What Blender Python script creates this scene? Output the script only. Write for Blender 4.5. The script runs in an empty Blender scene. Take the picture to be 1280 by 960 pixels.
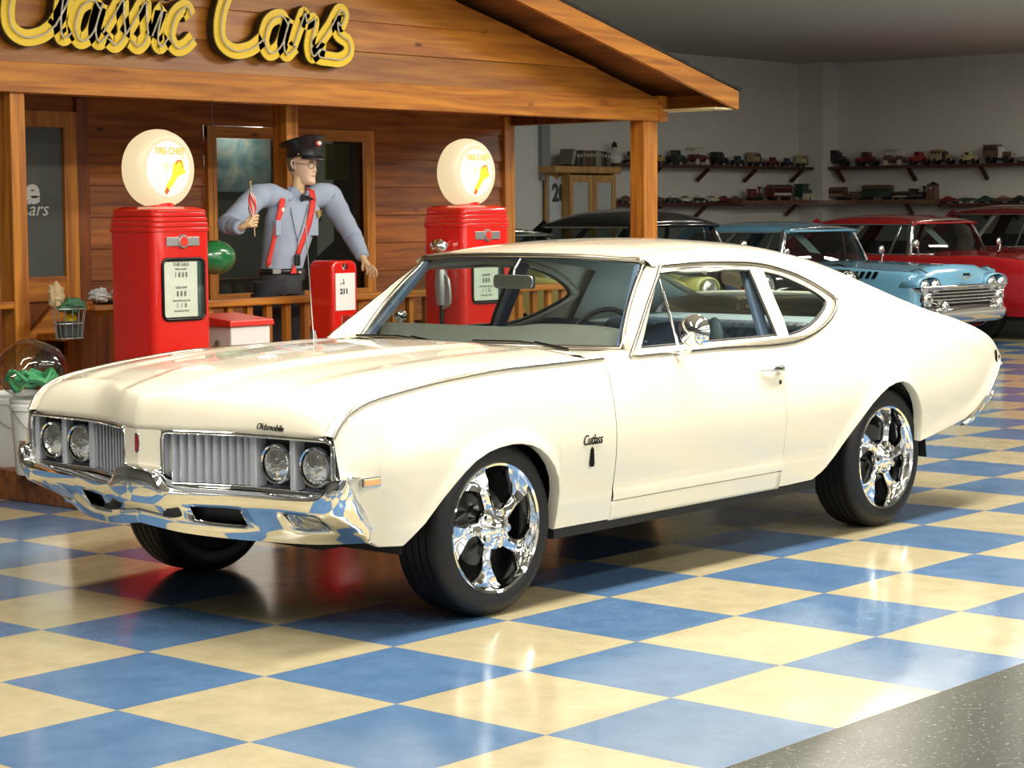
import bpy, bmesh, math, random
from mathutils import Vector, Matrix
PI = math.pi
scene = bpy.context.scene
COL = scene.collection
random.seed(7)

# ------------------------------------------------------------------ camera
TH, PITCH, ROLL, FPX = math.radians(41.18857), 0.0828284, 0.0069627, 2614.33
CAM = Vector((-5.806, -5.110, 1.531))
f0 = Vector((math.cos(TH), math.sin(TH), 0))
r0 = Vector((math.sin(TH), -math.cos(TH), 0))
FW = (f0 * math.cos(PITCH) + Vector((0, 0, -math.sin(PITCH)))).normalized()
U0 = r0.cross(FW)
RT = math.cos(ROLL) * r0 - math.sin(ROLL) * U0
UP = math.sin(ROLL) * r0 + math.cos(ROLL) * U0
cd = bpy.data.cameras.new('camera')
cam = bpy.data.objects.new('camera', cd)
COL.objects.link(cam)
cam.matrix_world = Matrix(((RT.x, UP.x, -FW.x, CAM.x), (RT.y, UP.y, -FW.y, CAM.y), (RT.z, UP.z, -FW.z, CAM.z), (0, 0, 0, 1)))
cd.sensor_width = 36
cd.lens = FPX / 1280 * 36
cd.clip_start = 0.1
cd.clip_end = 200
scene.camera = cam


def ray(px, py):
    return FW + RT * ((px - 640) / FPX) + UP * ((480 - py) / FPX)


def aty(px, py, wy):
    d = ray(px, py)
    return CAM + d * ((wy - CAM.y) / d.y)


def atx(px, py, wx):
    d = ray(px, py)
    return CAM + d * ((wx - CAM.x) / d.x)


# ------------------------------------------------------------------ materials
MATS = {}


def new_mat(name):
    m = bpy.data.materials.new(name)
    m.use_nodes = True
    nt = m.node_tree
    return m, nt, nt.nodes['Principled BSDF']


def mat(name, col, rough=0.5, metal=0.0, emit=None, es=1.0, coat=0.0, noise=0.0, nscale=8.0, bump=0.0, bscale=60.0, spec=None, sheen=0.0):
    if name in MATS:
        return MATS[name]
    m, nt, b = new_mat(name)
    b.inputs['Base Color'].default_value = (*col, 1)
    b.inputs['Roughness'].default_value = rough
    b.inputs['Metallic'].default_value = metal
    b.inputs['Coat Weight'].default_value = coat
    b.inputs['Coat Roughness'].default_value = 0.03
    if spec is not None:
        b.inputs['Specular IOR Level'].default_value = spec
    if sheen:
        b.inputs['Sheen Weight'].default_value = sheen
    if emit:
        b.inputs['Emission Color'].default_value = (*emit, 1)
        b.inputs['Emission Strength'].default_value = es
    tc = None
    if noise or bump:
        tc = nt.nodes.new('ShaderNodeTexCoord')
    if noise:
        n = nt.nodes.new('ShaderNodeTexNoise')
        n.inputs['Scale'].default_value = nscale
        n.inputs['Detail'].default_value = 5
        nt.links.new(tc.outputs['Object'], n.inputs['Vector'])
        r = nt.nodes.new('ShaderNodeValToRGB')
        r.color_ramp.elements[0].position = 0.3
        r.color_ramp.elements[1].position = 0.7
        r.color_ramp.elements[0].color = (*[c * (1 - noise) for c in col], 1)
        r.color_ramp.elements[1].color = (*[min(1, c * (1 + noise * 0.6)) for c in col], 1)
        nt.links.new(n.outputs['Fac'], r.inputs['Fac'])
        nt.links.new(r.outputs['Color'], b.inputs['Base Color'])
    if bump:
        n = nt.nodes.new('ShaderNodeTexNoise')
        n.inputs['Scale'].default_value = bscale
        n.inputs['Detail'].default_value = 4
        nt.links.new(tc.outputs['Object'], n.inputs['Vector'])
        bp = nt.nodes.new('ShaderNodeBump')
        bp.inputs['Strength'].default_value = bump
        bp.inputs['Distance'].default_value = 0.01
        nt.links.new(n.outputs['Fac'], bp.inputs['Height'])
        nt.links.new(bp.outputs['Normal'], b.inputs['Normal'])
    MATS[name] = m
    return m


def wood_mat(name, c1, c2, axis='X', board=0.0, board_axis='Z', rough=0.5, gscale=1.0, coat=0.06, dark=0.25):
    """cedar: grain stretched along axis, knots, optional board joints every `board` m along board_axis"""
    if name in MATS:
        return MATS[name]
    m, nt, b = new_mat(name)
    N, L = nt.nodes, nt.links
    tc = N.new('ShaderNodeTexCoord')
    mp = N.new('ShaderNodeMapping')
    L.new(tc.outputs['Object'], mp.inputs['Vector'])
    s = {'X': (0.6, 9, 9), 'Y': (9, 0.6, 9), 'Z': (9, 9, 0.6)}[axis]
    mp.inputs['Scale'].default_value = [v * gscale for v in s]
    n = N.new('ShaderNodeTexNoise')
    n.inputs['Scale'].default_value = 2.2
    n.inputs['Detail'].default_value = 8
    n.inputs['Distortion'].default_value = 0.6
    sep = N.new('ShaderNodeSeparateXYZ')
    L.new(tc.outputs['Object'], sep.inputs[0])
    vec = mp.outputs['Vector']
    if board:
        dv = N.new('ShaderNodeMath'); dv.operation = 'DIVIDE'
        L.new(sep.outputs[board_axis], dv.inputs[0]); dv.inputs[1].default_value = board
        fl = N.new('ShaderNodeMath'); fl.operation = 'FLOOR'
        L.new(dv.outputs[0], fl.inputs[0])
        wn = N.new('ShaderNodeTexWhiteNoise'); wn.noise_dimensions = '1D'
        L.new(fl.outputs[0], wn.inputs['W'])
        ad = N.new('ShaderNodeVectorMath'); ad.operation = 'MULTIPLY_ADD'
        L.new(wn.outputs['Color'], ad.inputs[0]); ad.inputs[1].default_value = (40, 40, 40)
        L.new(mp.outputs['Vector'], ad.inputs[2])
        vec = ad.outputs[0]
    L.new(vec, n.inputs['Vector'])
    r = N.new('ShaderNodeValToRGB')
    r.color_ramp.elements[0].position = 0.32
    r.color_ramp.elements[1].position = 0.68
    r.color_ramp.elements[0].color = (*c1, 1)
    r.color_ramp.elements[1].color = (*c2, 1)
    L.new(n.outputs['Fac'], r.inputs['Fac'])
    col = r.outputs['Color']
    # knots
    mk = N.new('ShaderNodeMapping')
    L.new(tc.outputs['Object'], mk.inputs['Vector'])
    mk.inputs['Scale'].default_value = {'X': (1.5, 4, 4), 'Y': (4, 1.5, 4), 'Z': (4, 4, 1.5)}[axis]
    vo = N.new('ShaderNodeTexVoronoi')
    vo.inputs['Scale'].default_value = 1.3
    L.new(mk.outputs['Vector'], vo.inputs['Vector'])
    kr = N.new('ShaderNodeValToRGB')
    kr.color_ramp.elements[0].position = 0.035
    kr.color_ramp.elements[1].position = 0.11
    L.new(vo.outputs['Distance'], kr.inputs['Fac'])
    mx = N.new('ShaderNodeMix'); mx.data_type = 'RGBA'; mx.blend_type = 'MIX'
    L.new(kr.outputs['Color'], mx.inputs['Factor'])
    mx.inputs['A'].default_value = (c1[0] * dark, c1[1] * dark, c1[2] * dark, 1)
    L.new(col, mx.inputs['B'])
    col = mx.outputs['Result']
    if board:
        hs = N.new('ShaderNodeMix'); hs.data_type = 'RGBA'; hs.blend_type = 'MULTIPLY'
        hs.inputs['Factor'].default_value = 0.55
        L.new(col, hs.inputs['A'])
        g = N.new('ShaderNodeMapRange'); L.new(wn.outputs['Value'], g.inputs['Value'])
        g.inputs['To Min'].default_value = 0.45; g.inputs['To Max'].default_value = 1.25
        L.new(g.outputs[0], hs.inputs['B'])
        col = hs.outputs['Result']
    L.new(col, b.inputs['Base Color'])
    b.inputs['Roughness'].default_value = rough
    b.inputs['Coat Weight'].default_value = coat
    b.inputs['Coat Roughness'].default_value = 0.25
    bp = N.new('ShaderNodeBump'); bp.inputs['Strength'].default_value = 0.15; bp.inputs['Distance'].default_value = 0.004
    L.new(n.outputs['Fac'], bp.inputs['Height']); L.new(bp.outputs['Normal'], b.inputs['Normal'])
    MATS[name] = m
    return m


def glass_mat(name, tint=(0.9, 0.95, 0.93), ior=1.5, boost=1.0):
    if name in MATS:
        return MATS[name]
    m = bpy.data.materials.new(name)
    m.use_nodes = True
    nt = m.node_tree
    nt.nodes.clear()
    N, L = nt.nodes, nt.links
    o = N.new('ShaderNodeOutputMaterial')
    t = N.new('ShaderNodeBsdfTransparent'); t.inputs['Color'].default_value = (*tint, 1)
    g = N.new('ShaderNodeBsdfGlossy'); g.inputs['Roughness'].default_value = 0.01
    # two-sided Schlick reflectance of a thin pane
    ge = N.new('ShaderNodeNewGeometry')
    dt = N.new('ShaderNodeVectorMath'); dt.operation = 'DOT_PRODUCT'
    L.new(ge.outputs['Normal'], dt.inputs[0]); L.new(ge.outputs['Incoming'], dt.inputs[1])
    ab = N.new('ShaderNodeMath'); ab.operation = 'ABSOLUTE'; L.new(dt.outputs['Value'], ab.inputs[0])
    on = N.new('ShaderNodeMath'); on.operation = 'SUBTRACT'; on.inputs[0].default_value = 1; L.new(ab.outputs[0], on.inputs[1])
    pw = N.new('ShaderNodeMath'); pw.operation = 'POWER'; pw.inputs[1].default_value = 5; L.new(on.outputs[0], pw.inputs[0])
    r0_ = ((ior - 1) / (ior + 1)) ** 2
    ml = N.new('ShaderNodeMath'); ml.operation = 'MULTIPLY_ADD'; ml.inputs[1].default_value = (1 - r0_) * boost; ml.inputs[2].default_value = min(.5, r0_ * boost * 1.4)
    L.new(pw.outputs[0], ml.inputs[0])
    mx = N.new('ShaderNodeMixShader')
    L.new(ml.outputs[0], mx.inputs[0]); L.new(t.outputs[0], mx.inputs[1]); L.new(g.outputs[0], mx.inputs[2])
    L.new(mx.outputs[0], o.inputs['Surface'])
    MATS[name] = m
    return m


# ------------------------------------------------------------------ mesh building
class MB:
    def __init__(s):
        s.v = []; s.f = []

    def add(s, vs, fs):
        o = len(s.v)
        s.v += [tuple(v) for v in vs]
        s.f += [tuple(i + o for i in f) for f in fs]
        return s

    def box(s, c, d, rz=0.0, M=None):
        cx, cy, cz = c; dx, dy, dz = d[0] / 2, d[1] / 2, d[2] / 2
        vs = []
        for z in (-dz, dz):
            for y in (-dy, dy):
                for x in (-dx, dx):
                    p = Vector((x, y, z))
                    if rz: p = Matrix.Rotation(rz, 3, 'Z') @ p
                    if M is not None: p = M @ p
                    vs.append((p.x + cx, p.y + cy, p.z + cz))
        return s.add(vs, [(0, 2, 3, 1), (4, 5, 7, 6), (0, 1, 5, 4), (2, 6, 7, 3), (0, 4, 6, 2), (1, 3, 7, 5)])

    def b2(s, x0, x1, y0, y1, z0, z1):
        return s.box(((x0 + x1) / 2, (y0 + y1) / 2, (z0 + z1) / 2), (abs(x1 - x0), abs(y1 - y0), abs(z1 - z0)))

    def bar(s, a, b, w, t, up=(0, 0, 1)):
        a = Vector(a); b = Vector(b); d = (b - a); L = d.length; d.normalize()
        u = Vector(up); sd = d.cross(u)
        if sd.length < 1e-4: sd = d.cross(Vector((1, 0, 0)))
        sd.normalize(); u = sd.cross(d).normalized()
        vs = []
        for p in (a, b):
            for i, j in ((-1, -1), (1, -1), (1, 1), (-1, 1)):
                vs.append(p + sd * (i * w / 2) + u * (j * t / 2))
        return s.add(vs, [(0, 3, 2, 1), (4, 5, 6, 7), (0, 1, 5, 4), (1, 2, 6, 5), (2, 3, 7, 6), (3, 0, 4, 7)])

    def tube(s, pts, r, n=10, caps=True, closed=False, flat=None):
        pts = [Vector(p) for p in pts]
        k = len(pts)
        rs = r if isinstance(r, (list, tuple)) else [r] * k
        rings = []
        prev = None
        for i, p in enumerate(pts):
            if closed:
                t = pts[(i + 1) % k] - pts[i - 1]
            else:
                t = pts[min(i + 1, k - 1)] - pts[max(i - 1, 0)]
            if t.length < 1e-9: t = Vector((0, 0, 1))
            t.normalize()
            if prev is None:
                a = Vector((0, 0, 1)) if abs(t.z) < 0.9 else Vector((1, 0, 0))
                u = t.cross(a).normalized()
            else:
                u = (prev - t * prev.dot(t))
                if u.length < 1e-6: u = t.orthogonal()
                u.normalize()
            prev = u
            w = t.cross(u)
            ring = []
            for j in range(n):
                an = 2 * PI * j / n
                ring.append(p + (u * math.cos(an) + w * math.sin(an)) * rs[i])
            rings.append(ring)
        o = 0
        vs = [v for rg in rings for v in rg]
        fs = []
        m = k if closed else k - 1
        for i in range(m):
            for j in range(n):
                a = i * n + j; b = i * n + (j + 1) % n
                c = ((i + 1) % k) * n + (j + 1) % n; d = ((i + 1) % k) * n + j
                fs.append((a, b, c, d))
        if caps and not closed:
            fs.append(tuple(range(n - 1, -1, -1)))
            fs.append(tuple((k - 1) * n + j for j in range(n)))
        return s.add(vs, fs)

    def cyl(s, a, b, r, n=20, r2=None):
        return s.tube([a, b], [r, r if r2 is None else r2], n)

    def lathe(s, prof, n=32, axis='Z', c=(0, 0, 0), close=False):
        """prof: list of (r, h)"""
        vs = []; fs = []
        k = len(prof)
        for (r, h) in prof:
            for j in range(n):
                a = 2 * PI * j / n
                x, y = r * math.cos(a), r * math.sin(a)
                if axis == 'Z': p = (x, y, h)
                elif axis == 'Y': p = (x, h, y)
                else: p = (h, x, y)
                vs.append((p[0] + c[0], p[1] + c[1], p[2] + c[2]))
        for i in range(k - 1 if not close else k):
            for j in range(n):
                i2 = (i + 1) % k
                fs.append((i * n + j, i * n + (j + 1) % n, i2 * n + (j + 1) % n, i2 * n + j))
        return s.add(vs, fs)

    def grid(s, P, flip=False, wrap=False):
        """P: list of rows of points"""
        R = len(P); Cn = len(P[0])
        vs = [p for row in P for p in row]
        fs = []
        for i in range(R - 1):
            for j in range(Cn if wrap else Cn - 1):
                j2 = (j + 1) % Cn
                q = (i * Cn + j, i * Cn + j2, (i + 1) * Cn + j2, (i + 1) * Cn + j)
                fs.append(q[::-1] if flip else q)
        return s.add(vs, fs)

    def prism(s, pts, d0, d1, axis='Y', bevel=0.0):
        """closed outline of 2D points extruded along axis between d0,d1. axis Y: pts=(x,z); Z: (x,y); X: (y,z)"""
        def P(a, b, d):
            return (a, d, b) if axis == 'Y' else ((a, b, d) if axis == 'Z' else (d, a, b))
        n = len(pts)
        vs = [P(a, b, d0) for a, b in pts] + [P(a, b, d1) for a, b in pts]
        fs = [tuple(range(n)), tuple(range(2 * n - 1, n - 1, -1))]
        for i in range(n):
            j = (i + 1) % n
            fs.append((i, i + n, j + n, j))
        return s.add(vs, fs)

    def sphere(s, c, r, n=16, m=10, sc=(1, 1, 1)):
        prof = []
        vs = []; fs = []
        for i in range(m + 1):
            ph = PI * i / m
            for j in range(n):
                a = 2 * PI * j / n
                vs.append((c[0] + r * sc[0] * math.sin(ph) * math.cos(a), c[1] + r * sc[1] * math.sin(ph) * math.sin(a), c[2] - r * sc[2] * math.cos(ph)))
        for i in range(m):
            for j in range(n):
                fs.append((i * n + j, i * n + (j + 1) % n, (i + 1) * n + (j + 1) % n, (i + 1) * n + j))
        return s.add(vs, fs)

    def build(s, name, m, parent=None, smooth=None, bevel=0.0, solid=0.0, subsurf=0, seg=2, kind=None, label=None, M=None, merge=1e-5, soff=-1):
        me = bpy.data.meshes.new(name)
        vs = s.v if M is None else [tuple(M @ Vector(v)) for v in s.v]
        me.from_pydata(vs, [], s.f)
        bm = bmesh.new(); bm.from_mesh(me)
        bmesh.ops.remove_doubles(bm, verts=bm.verts, dist=merge)
        bad = [f for f in bm.faces if f.calc_area() < 1e-12]
        if bad: bmesh.ops.delete(bm, geom=bad, context='FACES')
        bmesh.ops.recalc_face_normals(bm, faces=bm.faces)
        if smooth is not None:
            for f in bm.faces: f.smooth = True
            for e in bm.edges:
                if len(e.link_faces) == 2 and e.calc_face_angle(0) > math.radians(smooth): e.smooth = False
        bm.to_mesh(me); bm.free()
        o = bpy.data.objects.new(name, me)
        COL.objects.link(o)
        if m is not None: me.materials.append(m)
        if parent is not None: o.parent = parent
        if solid:
            md = o.modifiers.new('solid', 'SOLIDIFY'); md.thickness = solid; md.offset = soff
        if bevel:
            md = o.modifiers.new('bevel', 'BEVEL'); md.width = bevel; md.segments = seg; md.limit_method = 'ANGLE'; md.angle_limit = math.radians(40)
            md.harden_normals = False
        if subsurf:
            md = o.modifiers.new('sub', 'SUBSURF'); md.levels = subsurf; md.render_levels = subsurf
        if kind: o['kind'] = kind
        if label: o['label'] = label
        return o


def thing(name, label, cat, loc=(0, 0, 0), rz=0.0, group=None):
    o = bpy.data.objects.new(name, None)
    COL.objects.link(o)
    o.empty_display_size = 0.1
    o.location = loc
    o.rotation_euler = (0, 0, rz)
    o['label'] = label; o['category'] = cat
    if group: o['group'] = group
    return o


def tag(o, label, cat, group=None, kind=None):
    o['label'] = label; o['category'] = cat
    if group: o['group'] = group
    if kind: o['kind'] = kind
    return o


def struct(o):
    o['kind'] = 'structure'
    return o


def copy_tree(o, parent=None, root=True):
    c = o.copy()
    COL.objects.link(c)
    if parent is not None: c.parent = parent
    for ch in list(o.children):
        copy_tree(ch, c)
    return c


def setmat(o, m):
    """give the object its own material on a copy of its mesh"""
    o.data = o.data.copy()
    o.data.materials.clear(); o.data.materials.append(m)


def text(body, name, m, parent, size, M, ext=0.001, shear=0.0, align='CENTER', sx=1.0, offset=0.0, label=None, bev=0.0):
    cu = bpy.data.curves.new(name, 'FONT')
    cu.body = body; cu.size = size; cu.extrude = ext; cu.align_x = align; cu.align_y = 'CENTER'
    cu.shear = shear; cu.offset = offset; cu.resolution_u = 3
    if bev: cu.bevel_depth = bev
    o = bpy.data.objects.new(name + '_c', cu)
    COL.objects.link(o)
    bpy.context.view_layer.update()
    dg = bpy.context.evaluated_depsgraph_get()
    me = bpy.data.meshes.new_from_object(o.evaluated_get(dg))
    bpy.data.objects.remove(o); bpy.data.curves.remove(cu)
    me.name = name
    if sx != 1.0:
        me.transform(Matrix.Diagonal((sx, 1, 1, 1)))
    me.transform(M)
    r = bpy.data.objects.new(name, me)
    COL.objects.link(r)
    me.materials.clear(); me.materials.append(m)
    r.parent = parent
    if label: r['label'] = label
    return r


def frame(origin, xdir, ydir):
    x = Vector(xdir).normalized(); y = Vector(ydir).normalized(); z = x.cross(y).normalized(); y = z.cross(x)
    o = Vector(origin)
    return Matrix(((x.x, y.x, z.x, o.x), (x.y, y.y, z.y, o.y), (x.z, y.z, z.z, o.z), (0, 0, 0, 1)))


def lerp(a, b, t): return a + (b - a) * t


def crv(tab):
    """monotone-ish cubic through a table of (x, v) sorted by x"""
    tab = sorted(tab)
    xs = [t[0] for t in tab]; ys = [t[1] for t in tab]
    n = len(xs)
    d = [(ys[i + 1] - ys[i]) / (xs[i + 1] - xs[i]) for i in range(n - 1)]
    m = [d[0]] + [0 if d[i - 1] * d[i] <= 0 else 2 * d[i - 1] * d[i] / (d[i - 1] + d[i]) for i in range(1, n - 1)] + [d[-1]]

    def f(x):
        if x <= xs[0]: return ys[0]
        if x >= xs[-1]: return ys[-1]
        lo, hi = 0, n - 1
        while hi - lo > 1:
            mid = (lo + hi) // 2
            if xs[mid] <= x: lo = mid
            else: hi = mid
        h = xs[hi] - xs[lo]; t = (x - xs[lo]) / h
        return (2 * t ** 3 - 3 * t * t + 1) * ys[lo] + (t ** 3 - 2 * t * t + t) * h * m[lo] + (-2 * t ** 3 + 3 * t * t) * ys[hi] + (t ** 3 - t * t) * h * m[hi]
    return f


def lin(tab):
    tab = sorted(tab)

    def f(x):
        if x <= tab[0][0]: return tab[0][1]
        for (a, va), (b, vb) in zip(tab, tab[1:]):
            if x <= b:
                return va + (vb - va) * (x - a) / (b - a) if b > a else vb
        return tab[-1][1]
    return f


def rrect(cx, cy, w, h, r, n=4):
    pts = []
    for qx, qy, a0 in ((1, 1, 0), (-1, 1, 90), (-1, -1, 180), (1, -1, 270)):
        for i in range(n + 1):
            a = math.radians(a0 + 90 * i / n)
            pts.append((cx + qx * (w / 2 - r) + r * math.cos(a), cy + qy * (h / 2 - r) + r * math.sin(a)))
    return pts


def skinned(name, m, parent, joints, edges, root=0, sub=2, label=None, M=None):
    """continuous body grown over a skeleton. joints: list of (x,y,z,rx[,ry])"""
    me = bpy.data.meshes.new(name)
    vs = [(M @ Vector(j[:3])) if M is not None else Vector(j[:3]) for j in joints]
    me.from_pydata([tuple(v) for v in vs], edges, [])
    o = bpy.data.objects.new(name, me)
    COL.objects.link(o)
    md = o.modifiers.new('skin', 'SKIN'); md.use_smooth_shade = True; md.branch_smoothing = 0.4
    sl = me.skin_vertices[0] if me.skin_vertices else None
    if sl is None:
        bm = bmesh.new(); bm.from_mesh(me)
        lay = bm.verts.layers.skin.verify(); bm.to_mesh(me); bm.free()
        sl = me.skin_vertices[0]
    for i, j in enumerate(joints):
        sl.data[i].radius = (j[3], j[4] if len(j) > 4 else j[3])
        sl.data[i].use_root = (i == root)
    ms = o.modifiers.new('sub', 'SUBSURF'); ms.levels = sub; ms.render_levels = sub
    bpy.context.view_layer.update()
    dg = bpy.context.evaluated_depsgraph_get()
    nm = bpy.data.meshes.new_from_object(o.evaluated_get(dg))
    nm.name = name
    bpy.data.objects.remove(o); bpy.data.meshes.remove(me)
    r = bpy.data.objects.new(name, nm)
    COL.objects.link(r)
    for p in nm.polygons: p.use_smooth = True
    nm.materials.clear(); nm.materials.append(m)
    if parent is not None: r.parent = parent
    if label: r['label'] = label
    return r
from mathutils.geometry import tessellate_polygon
# ================================================================== materials for the coupe
M_white = mat('cream_paint', (0.83, 0.785, 0.64), rough=0.22, coat=1.0)
M_chrome = mat('chrome', (0.88, 0.88, 0.87), rough=0.05, metal=1.0)
M_satin = mat('satin_chrome', (0.72, 0.71, 0.70), rough=0.22, metal=1.0)
M_trim = mat('bright_trim', (0.42, 0.385, 0.33), rough=0.22, metal=1.0)
M_argent = mat('argent_paint', (0.50, 0.52, 0.58), rough=0.38, metal=0.35)
M_argent_d = mat('argent_shadow_paint', (0.30, 0.32, 0.38), rough=0.45, metal=0.2)  # mid grey argent of the grille backing
M_black = mat('black_plastic', (0.012, 0.012, 0.013), rough=0.5)
M_rubber = mat('tire_rubber', (0.011, 0.011, 0.012), rough=0.45, spec=.32, bump=0.15, bscale=90)
M_under = mat('underbody_black', (0.01, 0.01, 0.01), rough=0.8)
M_glass = glass_mat('car_glass', (0.80, 0.86, 0.84), 1.45)
M_vinyl = mat('navy_vinyl', (0.10, 0.145, 0.23), rough=0.35)
M_vinyl_l = mat('slate_vinyl', (0.30, 0.38, 0.42), rough=0.45)
M_dash = mat('dash_vinyl', (0.13, 0.135, 0.12), rough=0.4)
M_head = mat('headliner_cloth', (0.40, 0.46, 0.48), rough=0.8)
M_lens = mat('headlamp_lens', (0.90, 0.91, 0.88), rough=0.08, metal=0.95, bump=1.0, bscale=24)
M_amber = mat('amber_lens', (0.75, 0.42, 0.18), rough=0.15, coat=0.6)
M_redlens = mat('red_emblem', (0.25, 0.02, 0.03), rough=0.3, coat=0.5)
M_dkchrome = mat('dark_chrome', (0.05, 0.05, 0.05), rough=0.25, metal=1.0)
M_brake = mat('brake_iron', (0.10, 0.10, 0.10), rough=0.35, metal=0.9)

car = thing('car', 'cream white two door 1960s coupe parked on the blue and cream checkered floor', 'car', (0.015, 0.993, 0), PI + math.radians(0.59))

yT = crv([(.80, .865), (.6, .885), (.2, .895), (-.3, .90), (-.8, .885), (-2.0, .88), (-2.6, .885), (-3.2, .90), (-3.7, .90), (-4.0, .875), (-4.14, .845)])
zT = crv([(.80, .745), (.765, .795), (.72, .83), (.64, .862), (.5, .885), (.25, .912), (-.12, .935), (-.8, .938), (-1.45, .932), (-2, .92), (-2.6, .915), (-3.2, .905), (-3.6, .875), (-3.8, .835), (-4, .775), (-4.14, .71)])
WW = crv([(.80, .885), (.7, .915), (.5, .94), (.2, .952), (-.3, .952), (-1, .95), (-2, .953), (-2.8, .965), (-3.3, .95), (-3.7, .925), (-4.0, .885), (-4.14, .84)])
ARCH_F = [(.62, .333), (.493, .331), (.455, .365), (.42, .395), (.382, .43), (.33, .485), (.273, .535), (.22, .575), (.162, .61), (.09, .636), (.026, .648), (-.05, .654), (-.103, .651), (-.16, .640), (-.206, .622), (-.255, .590), (-.30, .545), (-.33, .495), (-.345, .44), (-.350, .36), (-.3515, .29), (-.70, .288)]
ARCH_R = [(-2.0, .29), (-2.20, .295), (-2.264, .322), (-2.30, .348), (-2.332, .38), (-2.40, .44), (-2.477, .505), (-2.55, .56), (-2.625, .613), (-2.70, .652), (-2.777, .682), (-2.85, .697), (-2.916, .70), (-2.97, .688), (-3.01, .665), (-3.055, .625), (-3.092, .575), (-3.115, .525), (-3.13, .46), (-3.136, .392), (-3.33, .42), (-3.6, .462), (-3.72, .50), (-3.85, .57), (-3.97, .65), (-4.07, .70), (-4.14, .705)]
zbF = lin([(.80, .60), (.765, .545), (.70, .475), (.635, .41), (.62, .36), (.58, .335)] + ARCH_F[1:])
zbR = lin(ARCH_R)


def sm(a, b, v):
    v = max(0, min(1, (v - a) / (b - a)))
    return v * v * (3 - 2 * v)


def ys(x, z, zb=None):
    w, yt, zt = WW(x), yT(x), zT(x)
    zm = min(.62, zt - .06)
    if z >= zm:
        v = min(1, (z - zm) / (zt - zm))
        y = w - (w - yt) * v ** 1.9
    elif z > .41:
        y = w - .026 * ((zm - z) / (zm - .41)) ** 1.7
    else:
        y = w - .022 - .02 * (.41 - z) / .12
    if x > .45 and z < .60:
        y -= .075 * sm(.45, .75, x) * ((.60 - z) / .22) ** 1.2
    if zb is not None and zb > .31:
        y += .012 * math.exp(-((z - zb) / .045) ** 2) * min(1, (zb - .31) / .1)
    return y


yH = crv([(-1.0, .675), (-1.5, .68), (-2, .675), (-2.4, .68), (-2.8, .705), (-3.1, .74), (-3.45, .79), (-3.77, .825), (-4, .84), (-4.14, .825)])
zH = crv([(-.9, 1.29), (-1.1, 1.295), (-1.3, 1.303), (-1.6, 1.316), (-1.9, 1.316), (-2.2, 1.297), (-2.5, 1.262), (-2.8, 1.20), (-3.1, 1.12), (-3.45, 1.02), (-3.77, .945), (-4.0, .865), (-4.14, .765)])
zC = crv([(-1.1, 1.315), (-1.25, 1.345), (-1.5, 1.382), (-1.9, 1.40), (-2.3, 1.385), (-2.7, 1.33), (-3.0, 1.235), (-3.35, 1.10), (-3.6, 1.035), (-3.9, .975), (-4.05, .915), (-4.14, .83)])


def upper(x, t):
    P0 = (yT(x), zT(x)); H = (yH(x), zH(x)); dz = zC(x) - H[1]
    P1 = ((P0[0] + H[0]) / 2 + .010, (P0[1] + H[1]) / 2)
    pts = [(P0[0] + .03, P0[1] - (P1[1] - P0[1]) * .9), P0, P1, H, (.80 * H[0], H[1] + .60 * dz), (.45 * H[0], H[1] + .90 * dz), (0, zC(x)), (-.45 * H[0], H[1] + .90 * dz)]
    t = max(0, min(5, t)); i = min(4, int(t)); u = t - i
    a, b, c, d = pts[i:i + 4]
    r = []
    for k in (0, 1):
        r.append(.5 * (2 * b[k] + (c[k] - a[k]) * u + (2 * a[k] - 5 * b[k] + 4 * c[k] - d[k]) * u * u + (3 * b[k] - a[k] - 3 * c[k] + d[k]) * u ** 3))
    return r


def t_of_z(x, z, hi=2.6):
    lo = 0.0
    for _ in range(30):
        m = (lo + hi) / 2
        if upper(x, m)[1] < z: lo = m
        else: hi = m
    return (lo + hi) / 2


def t_of_y(x, y):
    lo, hi = 2.0, 5.0
    for _ in range(30):
        m = (lo + hi) / 2
        if upper(x, m)[0] > y: lo = m
        else: hi = m
    return (lo + hi) / 2


def ysurf(x, z):
    if z <= zT(x): return ys(x, z)
    if x > -.85:
        return yT(x)
    return upper(x, t_of_z(x, z))[0]


def colxs(a, b, keys, step=.035):
    xs = {round(a, 4), round(b, 4)}
    for k in keys:
        if min(a, b) < k < max(a, b): xs.add(round(k, 4))
    n = max(2, int(abs(a - b) / step))
    for i in range(n):
        xs.add(round(a + (b - a) * i / n, 4))
    xs = sorted(xs, reverse=True)
    out = [xs[0]]
    for x in xs[1:]:
        if out[-1] - x > .0012 or x in (round(b, 4),): out.append(x)
    return out


def side_panel(s, xs, zb, top=1.0, lip=.05, extra=None):
    """columns of the body side; zb(x) bottom; rows to belt line; inward return at the bottom"""
    rows = []
    NZ = 26
    for x in xs:
        b = zb(x); zt = zT(x) if top == 1.0 else top
        b = min(b, zt - .004)
        col = []
        if lip:
            col.append((x, s * (ys(x, b, b) - lip), b + .006))
            col.append((x, s * (ys(x, b, b) - .006), b))
        if b < .38:
            zs = [lerp(b + .003, .402, i / 5) for i in range(6)] + [.412] + [lerp(.42, zt, i / (NZ - 7)) for i in range(1, NZ - 6)]
        else:
            zs = [lerp(b + .003, zt, (i / (NZ - 1))) for i in range(NZ)]
        for z in zs:
            col.append((x, s * ys(x, z, b), z))
        if extra:
            col += [(x, s * p[0], p[1]) for p in extra(x)]
        rows.append(col)
    return rows


# ---- front end plan and hood
xf = crv([(0, .962), (.03, .954), (.06, .946), (.12, .93), (.3, .865), (.435, .828), (.6, .815), (.80, .803), (.865, .795), (.93, .78)])
zcen = crv([(.95, .84), (.85, .875), (.75, .898), (.6, .925), (.3, .95), (0, .965), (-.3, .975), (-.65, .98)])


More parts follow.
